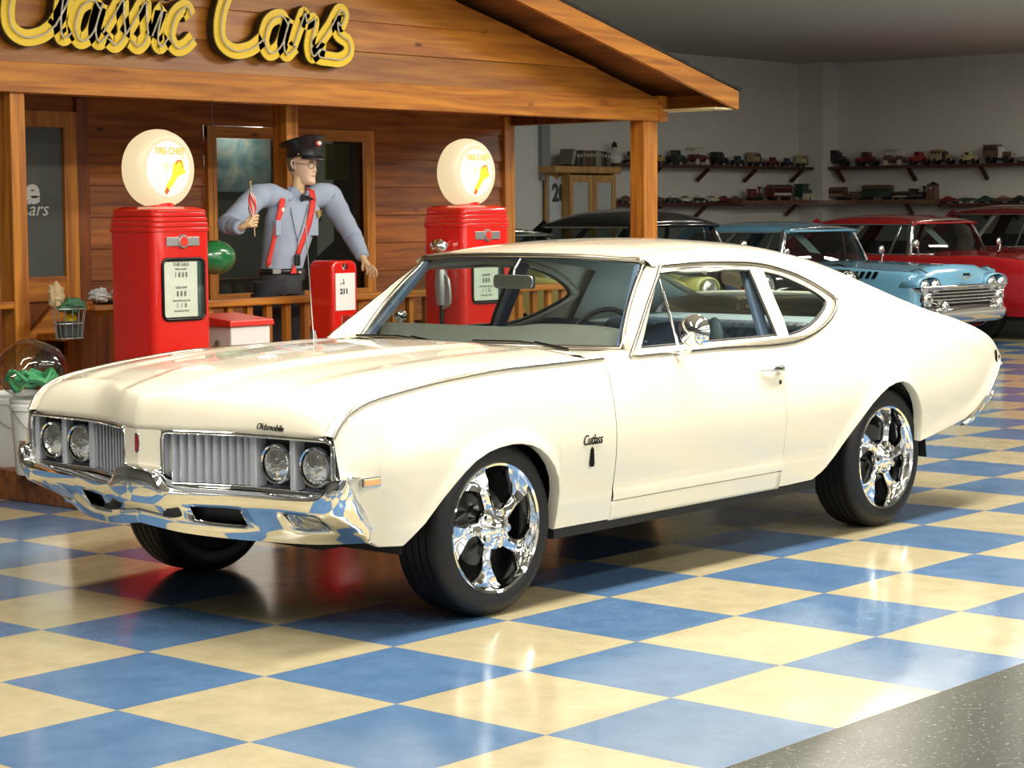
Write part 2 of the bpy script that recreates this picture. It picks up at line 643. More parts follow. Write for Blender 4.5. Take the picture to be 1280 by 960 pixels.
def sm(a, b, v):
    v = max(0, min(1, (v - a) / (b - a)))
    return v * v * (3 - 2 * v)


def ztop(x, y):
    y = abs(y); yt = yT(x); ze = zT(min(x, .70)) + .002
    if x > .70: ze = lerp(zT(.70), .80, (x - .70) / .25)
    z = ze + (zcen(x) - ze) * (1 - min(1, y / yt) ** 2.3)
    w = .12 + .10 * sm(.9, -.5, x) if x < .9 else .12
    w = lerp(.26, .12, max(0, min(1, (x + .6) / 1.5)))
    z += .014 * (1 - sm(w, w + .07, y)) * (0.4 + 0.6 * sm(-.6, -.1, x))
    z += .010 * sm(.50, .62, y) * (1 - sm(.78, .86, y))
    return z


def hood_path(y, n=34, x0=-.62):
    """points from cowl to the front lip at lateral position y(x)->fraction"""
    pts = []
    f = y  # fraction of hood half width
    xe = xf(abs(f) * .83)
    R = lerp(.045, .10, sm(.22, .55, abs(f)))
    ew = abs(f) ** 12
    for i in range(n):
        x = lerp(x0, xe - R, i / (n - 1))
        yy = f * (yT(min(x, .70)) - .045)
        pts.append((x, yy, lerp(ztop(x, yy), zT(x) + .007, ew)))
    yy = f * (yT(.70) - .045)
    z1 = ztop(xe - R, yy)
    zl = .738
    for k in range(1, 11):
        a = PI / 2 * k / 10
        y2 = lerp(yy, f * .83, k / 10)
        xx = xe - R + R * math.sin(a)
        pts.append((xx, lerp(y2, math.copysign(yT(xx) - .043, f), ew), lerp(z1 - (z1 - zl) * (1 - math.cos(a)), zT(xx) + .007, ew)))
    return pts


fr = [i / 30 for i in range(-30, 31)]
MB().grid([hood_path(f) for f in fr]).build('hood', M_white, car, smooth=40, solid=.012)


def fender_extra(x):
    yt, zt = yT(x), zT(x)
    return [(yt - .012, zt + .004), (yt - .041, zt + .007), (yt - .041, zt - .01)]


doorx0, doorx1 = -.70, -1.93
for s in (1, -1):
    xs = colxs(.80, doorx0 + .0018, [p[0] for p in ARCH_F] + [.775, .735, .70, .66, .765, .72, .64, .635, .62, .60, .58])
    fe = MB().grid(side_panel(s, xs, zbF, extra=fender_extra)).build('front_fender', M_white, car, smooth=30)
    # door
    xs = colxs(doorx0 - .0018, doorx1 + .0008, [])
    dr = MB().grid(side_panel(s, xs, lambda x: .3645, lip=.03)).build('door', M_white, car, smooth=30)
    MB().grid([[(x, s * (ys(x, z)), z) for z in (.285, .30, .34, .3615)] for x in colxs(doorx0 + .0018, doorx1 + .0008, [])]).build('rocker_panel', M_white, car, smooth=30, solid=.01)
    if s == 1: door_near = dr; fender_near = fe
    else: door_far = dr; fender_far = fe

# ---- side window geometry in (x, z)
TIPX, TIPZ = -2.605, 1.10
obot = crv([(-.85, .936), (-1.45, .935), (-1.95, .925), (-2.10, .93), (-2.25, .952), (-2.38, .985), (-2.48, 1.02), (-2.55, 1.055), (-2.59, 1.08), (TIPX, TIPZ)])
otop = crv([(TIPX, TIPZ), (-2.59, 1.118), (-2.56, 1.135), (-2.48, 1.175), (-2.38, 1.215), (-2.25, 1.25), (-2.10, 1.277), (-1.9, 1.292), (-1.6, 1.298), (-1.33, 1.290)])


def loop_outer():
    L = [(x, obot(x)) for x in [-.87 - .06 * i for i in range(19)]]
    L += [(x, obot(x)) for x in (-2.01, -2.1, -2.18, -2.25, -2.32, -2.38, -2.44, -2.48, -2.52, -2.55, -2.575, -2.59)]
    L += [(TIPX, TIPZ)]
    L += [(x, otop(x)) for x in (-2.59, -2.575, -2.55, -2.52, -2.48, -2.42, -2.36, -2.3, -2.22, -2.14, -2.06, -1.97, -1.88, -1.78, -1.68, -1.58, -1.48, -1.40, -1.335)]
    a, b = L[-1], L[0]
    for i in range(1, 8): L.append((lerp(a[0], b[0], i / 8), lerp(a[1], b[1], i / 8)))
    return L


dgb = lambda x: .962
dgt = crv([(-2.0, 1.262), (-1.8, 1.268), (-1.5, 1.270), (-1.30, 1.262)])


def loop_door():
    L = [(-.965 - .1 * i, .962) for i in range(11)] + [(-2.0, .962)]
    L += [(-2.0 + .003, lerp(.962, 1.262, i / 5)) for i in range(1, 5)]
    L += [(x, dgt(x)) for x in (-1.995, -1.9, -1.8, -1.7, -1.6, -1.5, -1.4, -1.31)]
    for i in range(1, 6): L.append((lerp(-1.31, -.965, i / 6), lerp(dgt(-1.31), .962, i / 6)))
    return L


qb = crv([(-2.085, .958), (-2.2, .972), (-2.32, 1.0), (-2.43, 1.04), (-2.50, 1.072), (-2.53, 1.095)])
qt = crv([(-2.53, 1.095), (-2.50, 1.122), (-2.43, 1.158), (-2.34, 1.192), (-2.22, 1.228), (-2.10, 1.250)])


def loop_quarter():
    L = [(x, qb(x)) for x in (-2.085, -2.15, -2.2, -2.26, -2.32, -2.38, -2.43, -2.47, -2.50, -2.52, -2.53)]
    L += [(x, qt(x)) for x in (-2.52, -2.50, -2.47, -2.43, -2.38, -2.34, -2.28, -2.22, -2.16, -2.10)]
    L += [(-2.095, lerp(1.25, .958, i / 4)) for i in range(1, 4)]
    return L


def on_side(s, L, off=0.0):
    return [(x, s * (ysurf(x, z) + off), z) for x, z in L]


def fill_with_holes(s, outer, holes, off, name, m, parent, solid):
    loops = [[Vector((x, z, 0)) for x, z in L] for L in [outer] + holes]
    tris = tessellate_polygon(loops)
    flat = [p for L in [outer] + holes for p in L]
    mb = MB(); mb.add([(x, s * (ysurf(x, z) + off), z) for x, z in flat], [tuple(t) for t in tris])
    return mb.build(name, m, parent, smooth=30, solid=solid)


def strip(mb, s, L, w, h, off=0.002, closed=False):
    """moulding along a path on the body side: half width w, height h"""
    P = [Vector(p) for p in on_side(s, L, off)]
    mb.tube(P, w, n=8, closed=closed)
    return mb


shell = MB()
for s in (1, -1):
    frame_ = fill_with_holes(s, loop_outer(), [loop_door(), loop_quarter()], -.004, 'window_frame', M_white, car, .018)
    mb = MB(); strip(mb, s, loop_outer(), .0085, 0, off=.001, closed=True)
    mb.build('window_surround', M_trim, car, smooth=60)
    mb = MB(); strip(mb, s, loop_door(), .009, 0, off=-.016, closed=True); strip(mb, s, loop_quarter(), .009, 0, off=-.016, closed=True)
    mb.build('window_seal', M_black, car, smooth=60)
    # glass
    G = [[(x, s * (ysurf(x, z) - .014), z) for z in [lerp(.955, max(.956, min(dgt(x), lerp(.962, 1.262, (-.965 - x) / .345) if x > -1.31 else 9)), i / 8) for i in range(9)]] for x in [-.967 - (1.033 / 24) * i for i in range(25)]]
    MB().grid(G).build('door_glass', M_glass, car, smooth=60)
    G = [[(x, s * (ysurf(x, z) - .014), z) for z in [lerp(qb(x), qt(x) + .001, i / 8) for i in range(9)]] for x in [-2.09 - .44 * i / 16 for i in range(17)]]
    MB().grid(G).build('quarter_glass', M_glass, car, smooth=60)
    # vent window divider
    mb = MB(); mb.tube(on_side(s, [(lerp(-1.225, -1.30, i / 6), lerp(.958, 1.262, i / 6)) for i in range(7)], -.006), .006, n=8)
    mb.build('vent_divider', M_chrome, car, smooth=60)
    # crease and belt moulding
    mb = MB()
    xs_ = [.80, .79, .78, .765, .745, .72, .68, .64, .58, .5, .4, .3, .2, .1, 0, -.1, -.2, -.3, -.4, -.5, -.6, -.69]
    mb.tube([(x, s * (yT(x) + .001), zT(x) + .001) for x in xs_], .0075, n=8)
    mb.build('fender_moulding', M_trim, car, smooth=60)
    # quarter panel: rear side + sail + shoulder
    xs = colxs(doorx1 - .0008, -4.14, [p[0] for p in ARCH_R] + [-2.605, -2.59, -2.55, -2.48, -2.76], .035)
    rows = side_panel(s, xs, zbR)
    shell.grid(rows)
    shell.grid([[(x, s * y, z) for y, z in [upper(x, lerp(0, t_of_z(x, obot(x)), i / 8)) for i in range(9)]] for x in xs if x >= TIPX])
    tt = lambda x: t_of_z(x, lerp(TIPZ, zT(x) + .3 * (zH(x) - zT(x)), sm(-2.605, -3.2, x)))
    shell.grid([[(x, s * y, z) for y, z in [upper(x, lerp(0, tt(x), i / 8)) for i in range(9)]] for x in xs if x <= TIPX])
    shell.grid([[(x, s * y, z) for y, z in [upper(x, lerp(tt(x), t_of_y(x, .55), i / 16)) for i in range(17)]] for x in xs if x <= TIPX])
    shell.grid([[(x, s * y, z) for y, z in [upper(x, lerp(t_of_y(x, .55), 5, i / 15)) for i in range(16)]] for x in xs if -2.76 <= x <= TIPX])


def roof_front(tt):
    y = upper(-1.25, tt)[0]
    return -1.285 + .055 * (1 - (y / .675) ** 2)


rows = []
NX = 36
for i in range(NX + 1):
    u = i / NX
    half = []
    for j in range(32):
        xq = lerp(-1.26, -2.605, u)
        te = t_of_y(xq, .55)
        x = lerp(roof_front(lerp(2, 5, j / 31)), -2.605, u)
        zt0 = 1.290 if x > -1.335 else otop(x)
        t0 = t_of_z(x, zt0)
        te = t_of_y(x, .55)
        t = lerp(t0, te, j / 16) if j <= 16 else lerp(te, 5, (j - 16) / 15)
        y, z = upper(x, t)
        half.append((x, y, z))
    rows.append(half + [(p[0], -p[1], p[2]) for p in half[-2::-1]])
shell.grid(rows)
shell.build('roof_and_quarter_panels', M_white, car, smooth=32, merge=2e-4)
rows = []
for i in range(9):
    x = lerp(-2.762, -3.33, i / 8)
    te = t_of_y(x, .55)
    half = [(x, upper(x, lerp(te, 5, k / 10))[0], upper(x, lerp(te, 5, k / 10))[1] - .01) for k in range(11)]
    rows.append(half + [(p[0], -p[1], p[2]) for p in half[-2::-1]])
MB().grid(rows).build('rear_window', M_glass, car, smooth=60)
rows = []
for i in range(14):
    x = lerp(-3.34, -4.14, i / 13)
    te = t_of_y(x, .55)
    half = [(x, *upper(x, lerp(te, 5, k / 10))) for k in range(11)]
    rows.append(half + [(p[0], -p[1], p[2]) for p in half[-2::-1]])
MB().grid(rows).build('trunk_lid', M_white, car, smooth=35, solid=.01)
rows = []
for z in (.70, .60, .50, .46):
    rows.append([(-4.12 + .10 * (.70 - z), y, z) for y in [lerp(-.80, .80, i / 10) for i in range(11)]])
top = [(-4.14, p[0], p[1]) for p in [upper(-4.14, 5 * i / 20) for i in range(21)]]
rp = MB().grid(rows)
full = top + [(p[0], -p[1], p[2]) for p in top[-2::-1]]
rp.grid([full, [(p[0], p[1], .70) for p in full]])
rp.build('rear_panel', M_white, car, smooth=30)

# ---- windshield
wt = []
for j in range(25):
    q = lerp(2.0, 5, j / 24)
    x = roof_front(q); y, z = upper(x, q)
    wt.append((x - .004, min(y, .64), z - .012))
wt = wt + [(p[0], -p[1], p[2]) for p in wt[-2::-1]]
wb = []
for p in wt:
    sgn = p[1] / .64
    wb.append((-.985 + .15 * (1 - sgn * sgn), .755 * sgn, .955))
rows = []
for i in range(13):
    u = i / 12
    rows.append([(lerp(b[0], t[0], u) + .018 * math.sin(PI * u), lerp(b[1], t[1], u), lerp(b[2], t[2], u) + .012 * math.sin(PI * u)) for b, t in zip(wb, wt)])
MB().grid(rows).build('windshield', M_glass, car, smooth=60)
loop = rows[0] + [r[-1] for r in rows[1:-1]] + rows[-1][::-1] + [r[0] for r in rows[-2:0:-1]]
MB().tube(loop, .0135, n=8, closed=True).build('windshield_moulding', M_trim, car, smooth=60)
# A pillars
for s in (1, -1):
    wedge = [r[0] if s == 1 else r[-1] for r in rows]
    PR = []
    for i, w in enumerate(wedge):
        u = i / 12
        ox_, oz_ = lerp(-.86, -1.335, u), lerp(.936, 1.290, u)
        o = (ox_, s * (ysurf(ox_, oz_)), oz_)
        PR.append([(lerp(w[0], o[0], k / 4) + .006 * math.sin(PI * k / 4), lerp(w[1], o[1], k / 4) + s * .012 * math.sin(PI * k / 4), lerp(w[2], o[2], k / 4)) for k in range(5)])
    MB().grid(PR).build('pillar', M_white, car, smooth=60, solid=.02)

# ---- cowl and wipers
rows = []
for f in fr:
    yy = f * (yT(-.62) - .045)
    sgn = max(-1, min(1, yy / .79))
    xb = -.975 + .15 * (1 - sgn * sgn)
    r = []
    for i in range(6):
        u = i / 5
        x = lerp(-.628, xb, u)
        r.append((x, yy, lerp(ztop(-.62, yy), .952, u ** .8) - .004))
    rows.append(r)
MB().grid(rows).build('cowl', M_white, car, smooth=35, solid=.01)
for yy in (.40, -.30):
    w = MB(); w.tube([(-.72, yy + .25, .972), (-.745, yy, .985), (-.775, yy - .28, .978)], .006, n=6)
    w.tube([(-.70, yy + .30, .966), (-.73, yy + .1, .985)], .008, n=6)
    w.build('wiper', M_dkchrome, car, smooth=60)
# shelf of sheet metal to close fender/cowl corners
for s in (1, -1):
    MB().grid([[(x, s * (yT(x) - .045), ztop(x, yT(x) - .045)), (x, s * (yT(x) - .10), .953)] for x in (-.62, -.7, -.78, -.86, -.92)] ).build('cowl_corner', M_white, car)
    g = []
    for x in (-.60, -.70, -.78, -.86, -.93):
        g.append([(x, s * yT(x), zT(x)), (x, s * (yT(x) - .05), .955), (x, s * (yT(x) - .14), .955)])
    MB().grid(g).build('cowl_side', M_white, car, smooth=40)

# ---- nose between the grilles
nose = []
for yy in [-.112, -.10, -.07, -.03, -.008, 0, .008, .03, .07, .10, .112]:
    xx = xf(abs(yy)) - (.0 if abs(yy) < .105 else .05)
    nose.append([(xx - .004 * (.738 - z) / .14, yy, z) for z in (.738, .70, .66, .62, .585)])
MB().grid(nose).build('nose_panel', M_white, car, smooth=25)
em = MB(); em.prism(rrect(0, .686, .026, .075, .01), .95, .962, 'X'); em.build('nose_emblem', M_chrome, car, smooth=30, bevel=.002)
em = MB(); em.prism(rrect(0, .686, .015, .060, .006), .9625, .9645, 'X'); em.build('emblem_inlay', M_redlens, car)

# ---- grille units
def facex(y): return xf(abs(y)) - .002


for s in (1, -1):
    y0, y1 = .108, .862
    zt0, zb0 = .733, .540
    ysx = [lerp(y0 + .02, y1 - .03, i / 20) for i in range(21)]
    loop = [(y, zt0) for y in ysx] + [(y1 - .008, zt0 - .01), (y1, zt0 - .035)] + [(y1, lerp(zt0 - .035, zb0 + .03, i / 4)) for i in range(1, 5)] + [(y1 - .01, zb0 + .008)]
    loop += [(y, zb0) for y in ysx[::-1]] + [(y0 + .005, zb0 + .008), (y0, zb0 + .03), (y0, zt0 - .03), (y0 + .005, zt0 - .006)]
    F = [(facex(y), s * y, z) for y, z in loop]
    MB().tube(F, .0085, n=8, closed=True).build('grille_bezel', M_chrome, car, smooth=60)
    B = [(p[0] - .075, p[1] * 1.0, p[2]) for p in F]
    MB().grid([F, B], wrap=True).build('grille_housing', M_argent, car, smooth=30)
    back = MB()
    back.grid([[(facex(y) - .074, s * y, z) for z in (zb0, zt0)] for y in [y0] + ysx + [y1]])
    back.build('grille_backing', M_argent_d, car)
    # vertical fins
    fins = 10
    for k in range(fins):
        y = lerp(.135, .425, k / (fins - 1))
        x = facex(y)
        f_ = MB()
        f_.add([(x - .014, s * (y - .003), zb0 + .008), (x - .014, s * (y + .003), zb0 + .008), (x - .014, s * (y + .003), zt0 - .008), (x - .014, s * (y - .003), zt0 - .008),
                (x - .07, s * (y + .012), zb0 + .004), (x - .07, s * (y + .020), zb0 + .004), (x - .07, s * (y + .020), zt0 - .004), (x - .07, s * (y + .012), zt0 - .004)],
               [(0, 1, 2, 3), (4, 7, 6, 5), (0, 3, 7, 4), (1, 5, 6, 2), (3, 2, 6, 7), (0, 4, 5, 1)])
        f_.build('grille_fin', M_argent, car)
    # lamp housing posts
    for (ya, yb) in ((.445, .478), (.640, .665), (.832, .856)):
        x = facex((ya + yb) / 2)
        MB().b2(x - .07, x - .012, s * ya, s * yb, zb0 + .004, zt0 - .004).build('lamp_post', M_argent, car, bevel=.006)
    for yc in (.56, .748):
        x = facex(yc)
        MB().b2(x - .072, x - .060, s * (yc - .085), s * (yc + .085), zb0 + .01, zt0 - .01).build('lamp_backing', M_black, car)
        l = MB(); l.lathe([(.0, .012), (.025, .010), (.05, .004), (.064, -.006), (.066, -.02), (.0, -.02)], 32, 'X', (x - .022, s * yc, .632))
        lm = l.build('headlight', M_lens, car, smooth=40)
        l = MB(); l.lathe([(.064, .0), (.070, .004), (.074, -.004), (.074, -.03), (.06, -.03)], 32, 'X', (x - .022, s * yc, .632))
        l.build('lamp_ring', M_chrome, lm, smooth=40)

# ---- front bumper
bt = crv([(0, .604), (.07, .602), (.10, .590), (.125, .560), (.16, .535), (.3, .528), (.6, .530), (.80, .540), (.85, .556), (.872, .600), (.90, .612), (.935, .612)])
bz = crv([(0, .392), (.2, .366), (.44, .350), (.7, .345), (.85, .350), (.935, .358)])
bx = crv([(0, .985), (.05, .978), (.2, .94), (.44, .865), (.6, .845), (.80, .835), (.86, .825), (.90, .81), (.925, .785)])
xend = lin([(.345, .635), (.36, .63), (.42, .625), (.48, .69), (.55, .765), (.585, .788), (.612, .80)])
yend = lin([(.345, .862), (.36, .865), (.42, .880), (.5, .91), (.58, .935), (.612, .938)])
bxb = crv([(0, .95), (.2, .905), (.4, .825), (.6, .745), (.75, .690), (.85, .645), (.92, .62)])
ycols = [0, .02, .05, .08, .10, .115, .13, .16, .20, .25, .30, .35, .40, .45, .50, .56, .60, .66, .72, .78, .81, .84, .86, .875, .89, .905, .92]


def bprof(y):
    zt_, zb_, x, xb_ = bt(y), bz(y), bx(y), bxb(y)
    zm = .482
    return [(x - .07, zt_ - .008), (x - .035, zt_ - .001), (x - .008, zt_), (x + .014, zt_ - .010), (x + .020, lerp(zt_, zm, .30)), (x + .016, lerp(zt_, zm, .65)), (x + .008, zm),
            (x + .004, zm - .012), (lerp(x, xb_, .6) - .004, zb_ + .055), (lerp(x, xb_, .72) + .002, zb_ + .038), (lerp(x, xb_, .88), zb_ + .018), (xb_, zb_), (xb_ - .05, zb_ + .006)]


def yin(y, z):
    return y - .08 * sm(.5, .92, y) * sm(.56, .36, z)


def bcol(y, sg):
    return [(p[0], sg * yin(y, p[1]), p[1]) for p in bprof(y)]


cols = [(-1, y) for y in ycols[::-1]] + [(1, y) for y in ycols[1:]]
rows = []
for sg, y in cols: rows.append(bcol(y, sg))


def endcol(sg, yy, k):
    pr = bprof(.92)
    out = []
    for (x, z) in pr:
        xe = xend(z)
        out.append((lerp(x, xe, k), sg * (yend(z) - (0 if k == 1 else .004)), z))
    return out


rows = [endcol(-1, .938, 1.0), endcol(-1, .935, .55)] + rows + [endcol(1, .935, .55), endcol(1, .938, 1.0)]
full = MB().grid(rows)
nR = len(rows[0])
holes = set()
for i in range(len(rows) - 1):
    ya = (rows[i][6][1] + rows[i + 1][6][1]) / 2
    if .25 < abs(ya) < .45 or .66 < abs(ya) < .81:
        holes.add((i, 7))
full.f = [f for idx, f in enumerate(full.f) if (idx // (nR - 1), idx % (nR - 1)) not in holes]
bump_o = full.build('front_bumper', M_chrome, car, smooth=38, solid=.004)
for s in (1, -1):
    g = MB(); g.grid([[(bxb(y) - .03, s * y, .37), (bx(y) - .05, s * y, .49)] for y in (.22, .3, .4, .48)])
    g.build('air_slot', M_black, bump_o)
    g = MB(); g.grid([[(lerp(bx(y), bxb(y), .6) - .012, s * yin(y, .40), bz(y) + .050), (lerp(bx(y), bxb(y), .3) - .002, s * yin(y, .43), .435), (bx(y) - .006, s * yin(y, .474), .474)] for y in (.64, .7, .76, .83)])
    g.build('turn_signal', M_lens, bump_o, smooth=60)
    g = MB(); g.b2(bx(.17) - .02, bx(.17) + .012, s * .14, s * .20, .425, .445)
    g.build('bumper_slot', M_black, bump_o)
# valance below/behind bumper
MB().grid([[(bxb(min(abs(y), .9)) - .06, y, .38), (bxb(min(abs(y), .9)) - .10, y, .50), (bx(min(abs(y), .9)) - .08, y, .60)] for y in [lerp(-.85, .85, i / 20) for i in range(21)]]).build('valance', M_under, car)

# ---- rear bumper
rb = MB()
cc = [(-3.585, .450), (-3.66, .475), (-3.74, .512), (-3.85, .575), (-3.93, .628), (-4.0, .68), (-4.06, .735), (-4.09, .762)]
cen = []
for s in (-1, 1):
    R_ = []
    for i, (x, z) in enumerate(cc):
        a = cc[max(0, i - 1)]; b = cc[min(len(cc) - 1, i + 1)]
        t = Vector((b[0] - a[0], b[1] - a[1])).normalized(); nn = Vector((t.y, -t.x))
        if nn.x > 0: nn = -nn
        w = .012 + .05 * math.sin(PI * min(1, (i + .6) / len(cc)))
        y = WW(x) + .004
        p0 = (x, s * (y - .02), z); p1 = (x + nn.x * w * .3, s * (y + .006), z + nn.y * w * .3)
        p2 = (x + nn.x * w * .8, s * (y - .002), z + nn.y * w * .8); p3 = (x + nn.x * w, s * (y - .03), z + nn.y * w)
        R_.append([p0, p1, p2, p3])
    rb.grid(R_)
rows = []
for i in range(17):
    y = lerp(-.84, .84, i / 16)
    bow = .05 * (1 - (y / .84) ** 2)
    rows.append([(-4.03 - bow, y, .70), (-4.09 - bow, y, .69), (-4.10 - bow, y, .62), (-4.06 - bow, y, .54), (-3.98 - bow, y, .50)])
rb.grid(rows)
rb.build('rear_bumper', M_chrome, car, smooth=40, solid=.004)
for s in (1, -1):
    MB().b2(-4.13, -4.10, s * .55, s * .75, .56, .70).build('tail_lamp', M_redlens, car, bevel=.01)

# ---- underbody, wheel wells
u = MB(); u.b2(.60, -.35, -.60, .60, .30, .70); u.build('engine_bay', M_under, car)
u = MB(); u.b2(-.36, -2.25, -.90, .90, .25, .31); u.b2(-2.2, -2.9, -.62, .62, .25, .45); u.b2(-2.9, -3.9, -.5, .5, .42, .55); u.b2(-3.14, -4.0, -.60, .60, .50, .66); u.build('floor_pan', M_under, car)
for xc, xr in ((-.0, .50), (-2.75, .52)):
    for s in (1, -1):
        g = MB()
        arc = []
        for i in range(13):
            a = PI * i / 12
            arc.append((xc + xr * math.cos(a), .30 + .43 * math.sin(a)))
        g.grid([[(x, s * .60, z), (x, s * .90, z)] for x, z in arc])
        g.add([(x, s * .60, z) for x, z in arc], [tuple(range(len(arc)))])
        g.build('wheel_well', M_under, car)
# exhaust / frame hints
MB().tube([(-.5, .35, .22), (-2.3, .35, .20), (-3.6, .45, .24)], .03).build('exhaust_pipe', M_brake, car, smooth=60)

# ---- wheels
def spoke_outline():
    R0, R1 = .045, .235
    L = [(.026, R0), (.024, .085), (.021, .12), (.023, .145), (.032, .165), (.048, .185), (.070, .205), (.090, .222), (.098, .236)]
    return L


def make_wheel(s):
    t = MB()
    h = .118
    prof = [(.236, .095), (.247, .112), (.262, h), (.285, h + .002), (.305, .113), (.320, .104), (.330, .092), (.3345, .080)]
    for k in (.066, .030, -.006, -.042):
        prof += [(.3350, k), (.3350, k - .004), (.326, k - .005), (.326, k - .011), (.3350, k - .012)]
    prof += [(.3345, -.085), (.330, -.095), (.318, -.108), (.300, -.116), (.27, -.118), (.245, -.112), (.236, -.1)]
    prof = [(r, -s * hh) if False else (r, s * hh) for r, hh in prof]
    t.lathe(prof, 72, 'Y')
    tire = t.build('tire', M_rubber, car, smooth=35)
    r = MB()
    rp_ = [(.236, .098), (.246, .110), (.250, .114), (.247, .118), (.238, .113), (.234, .098), (.226, .085), (.222, .03), (.215, -.06), (.225, -.10)]
    r.lathe([(a, s * b) for a, b in rp_], 72, 'Y')
    rim = r.build('rim', M_chrome, tire, smooth=40)
    # spokes: 5, twisted claw shape, with raised ridge
    L = spoke_outline()
    for k in range(5):
        a0 = PI / 2 + 2 * PI * k / 5 + .12
        sp = MB()
        rows_f, rows_b = [], []
        for (w, rr) in L:
            tw = s * .30 * ((rr - .045) / .19) ** 1.5   # sweep
            hgt = .098 - .030 * math.exp(-((rr - .10) / .05) ** 2) * .3 - (.012 if rr > .2 else 0)
            row = []
            for u, dh in ((-1, -.020), (-.8, 0), (-.35, .004 if rr < .16 else -.010), (0, .012 if rr < .16 else -.014), (.35, .004 if rr < .16 else -.010), (.8, 0), (1, -.020)):
                lat = u * w
                a = a0 - tw
                cx, cz = rr * math.cos(a) - lat * math.sin(a), rr * math.sin(a) + lat * math.cos(a)
                row.append((cx, s * (hgt + dh), cz))
            rows_f.append(row)
        sp.grid(rows_f)
        sp.build('spoke', M_chrome, rim, smooth=50, solid=.016, soff=0)
        # lug
        al = a0 + PI / 5
        lg = MB(); lg.cyl((.062 * math.cos(al), s * .07, .062 * math.sin(al)), (.062 * math.cos(al), s * .118, .062 * math.sin(al)), .0155, 12)
        lg.cyl((.062 * math.cos(al), s * .118, .062 * math.sin(al)), (.062 * math.cos(al), s * .124, .062 * math.sin(al)), .010, 6)
        lg.build('lug_nut', M_chrome, rim, smooth=30)
    hb = MB(); hb.lathe([(0, s * .140), (.018, s * .139), (.030, s * .134), (.036, s * .124), (.040, s * .118), (.052, s * .114), (.080, s * .104), (.086, s * .09), (.086, s * .07), (.086, s * .03), (0, s * .03)], 32, 'Y')
    hb.build('hub', M_chrome, rim, smooth=35)
    bd = MB(); bd.lathe([(0, s * .02), (.15, s * .02), (.155, s * .0), (0, s * .0)], 36, 'Y')
    bd.build('brake_disc', M_brake, rim, smooth=30)
    cp = MB(); cp.b2(.06, .15, s * .0, s * .05, -.06, .10); cp.build('brake_caliper', M_black, rim, bevel=.01)
    bk = MB(); bk.lathe([(0, -s * .10), (.235, -s * .10)], 36, 'Y'); bk.build('wheel_backing', M_under, rim)
    return tire


for (xa, ya, s) in ((-.02, .788, 1), (-2.88, .788, 1), (-.02, -.788, -1), (-2.88, -.788, -1)):
    w = make_wheel(s)
    w.location = (xa, ya, .335)
    w.rotation_euler = (0, {-.02: .35, -2.88: 1.1}[xa], 0)

# ---- interior
MB().grid([[(x, y, .46) for y in (-.80, .80)] for x in (-.75, -2.9)]).build('cabin_floor', M_vinyl, car)
for s in (1, -1):
    tp = MB()
    tp.grid([[(x, s * .80, .46), (x, s * .82, .80), (x, s * .825, .93)] for x in (-.80, -1.4, -2.0, -2.7)])
    tp.build('door_trim', M_vinyl, car)
    bp = MB(); bp.bar((-1.99, s * .80, .93), (-2.03, s * .655, 1.27), .07, .03, up=(0, 1, 0)); bp.build('inner_pillar', M_vinyl, car, bevel=.008)
    sl = MB()
    g = []
    for x in [-2.62 - .1 * i for i in range(8)]:
        g.append([(x, s * (p[0] - .03), p[1] - .02) for p in [upper(x, tt) for tt in (0, .5, 1, 1.5, 2.0, 2.4, 3)]])
    sl.grid(g); sl.build('sail_lining', M_head, car, smooth=40)
    ap = MB(); ap.bar((-1.0, s * .735, .95), (-1.29, s * .615, 1.29), .035, .03, up=(0, 1, 0)); ap.build('pillar_lining', M_vinyl, car, bevel=.006)
g = []
for x in [-1.31 - .14 * i for i in range(11)]:
    h_ = [(x, p[0] * .97, p[1] - .032) for p in [upper(x, tt) for tt in (2.05, 2.5, 3, 3.5, 4, 4.5, 5)]]
    g.append(h_ + [(p[0], -p[1], p[2]) for p in h_[-2::-1]])
MB().grid(g).build('headliner', M_head, car, smooth=40)


def bench(name, x, ztop_, depth, wid, lean, pleat=True, bottom=.42):
    g = []
    n = 160
    for i in range(n + 1):
        yy = lerp(-wid, wid, i / n)
        ed = 1 - max(0, (abs(yy) - wid + .08) / .08) ** 2 * .35
        pl = .022 * (1 - abs(math.sin(PI * yy / .05)) ** .6)
        col = []
        for (u, v) in ((0, 0), (.02, .5), (.03, .85), (.06, .96), (.10, 1.0), (.14, .96), (.16, .8), (.16, 0)):
            xx = x - u * depth / .16 - lean * v
            zz = bottom + (ztop_ - bottom) * v * (ed if v > .5 else 1)
            col.append((xx + (pl if v < .95 and u < .1 else 0), yy, zz))
        g.append(col)
    return MB().grid(g).build(name, M_vinyl, car, smooth=50)


bs = bench('rear_seat_back', -2.42, .985, .14, .66, .16, bottom=.62)
for yc in (.36, -.36):
    g = []
    n = 30
    for i in range(n + 1):
        yy = lerp(-.29, .29, i / n)
        ed = 1 - .25 * (abs(yy) / .29) ** 4
        pl = .006 * abs(math.sin(PI * yy / .04))
        g.append([(-1.76 - u - .14 * v + (pl if u < .05 else 0), yc + yy, .55 + .46 * v * (ed if v > .5 else 1)) for (u, v) in ((0, 0), (.01, .5), (.02, .85), (.05, .97), (.08, 1.0), (.11, .96), (.13, .8), (.13, 0))])
    MB().grid(g).build('front_seat_back', M_vinyl, car, smooth=50)
    MB().b2(-1.25, -1.80, yc - .28, yc + .28, .48, .60).build('seat_cushion', M_vinyl, car, bevel=.04, seg=3)
MB().sphere((-1.93, .56, .955), .075, 20, 14, (.40, .6, 1.15)).build('seat_bolster', M_vinyl_l, car, smooth=60)
MB().b2(-2.02, -2.45, -.62, .62, .48, .63).build('rear_seat_cushion', M_vinyl, car, bevel=.04, seg=3)
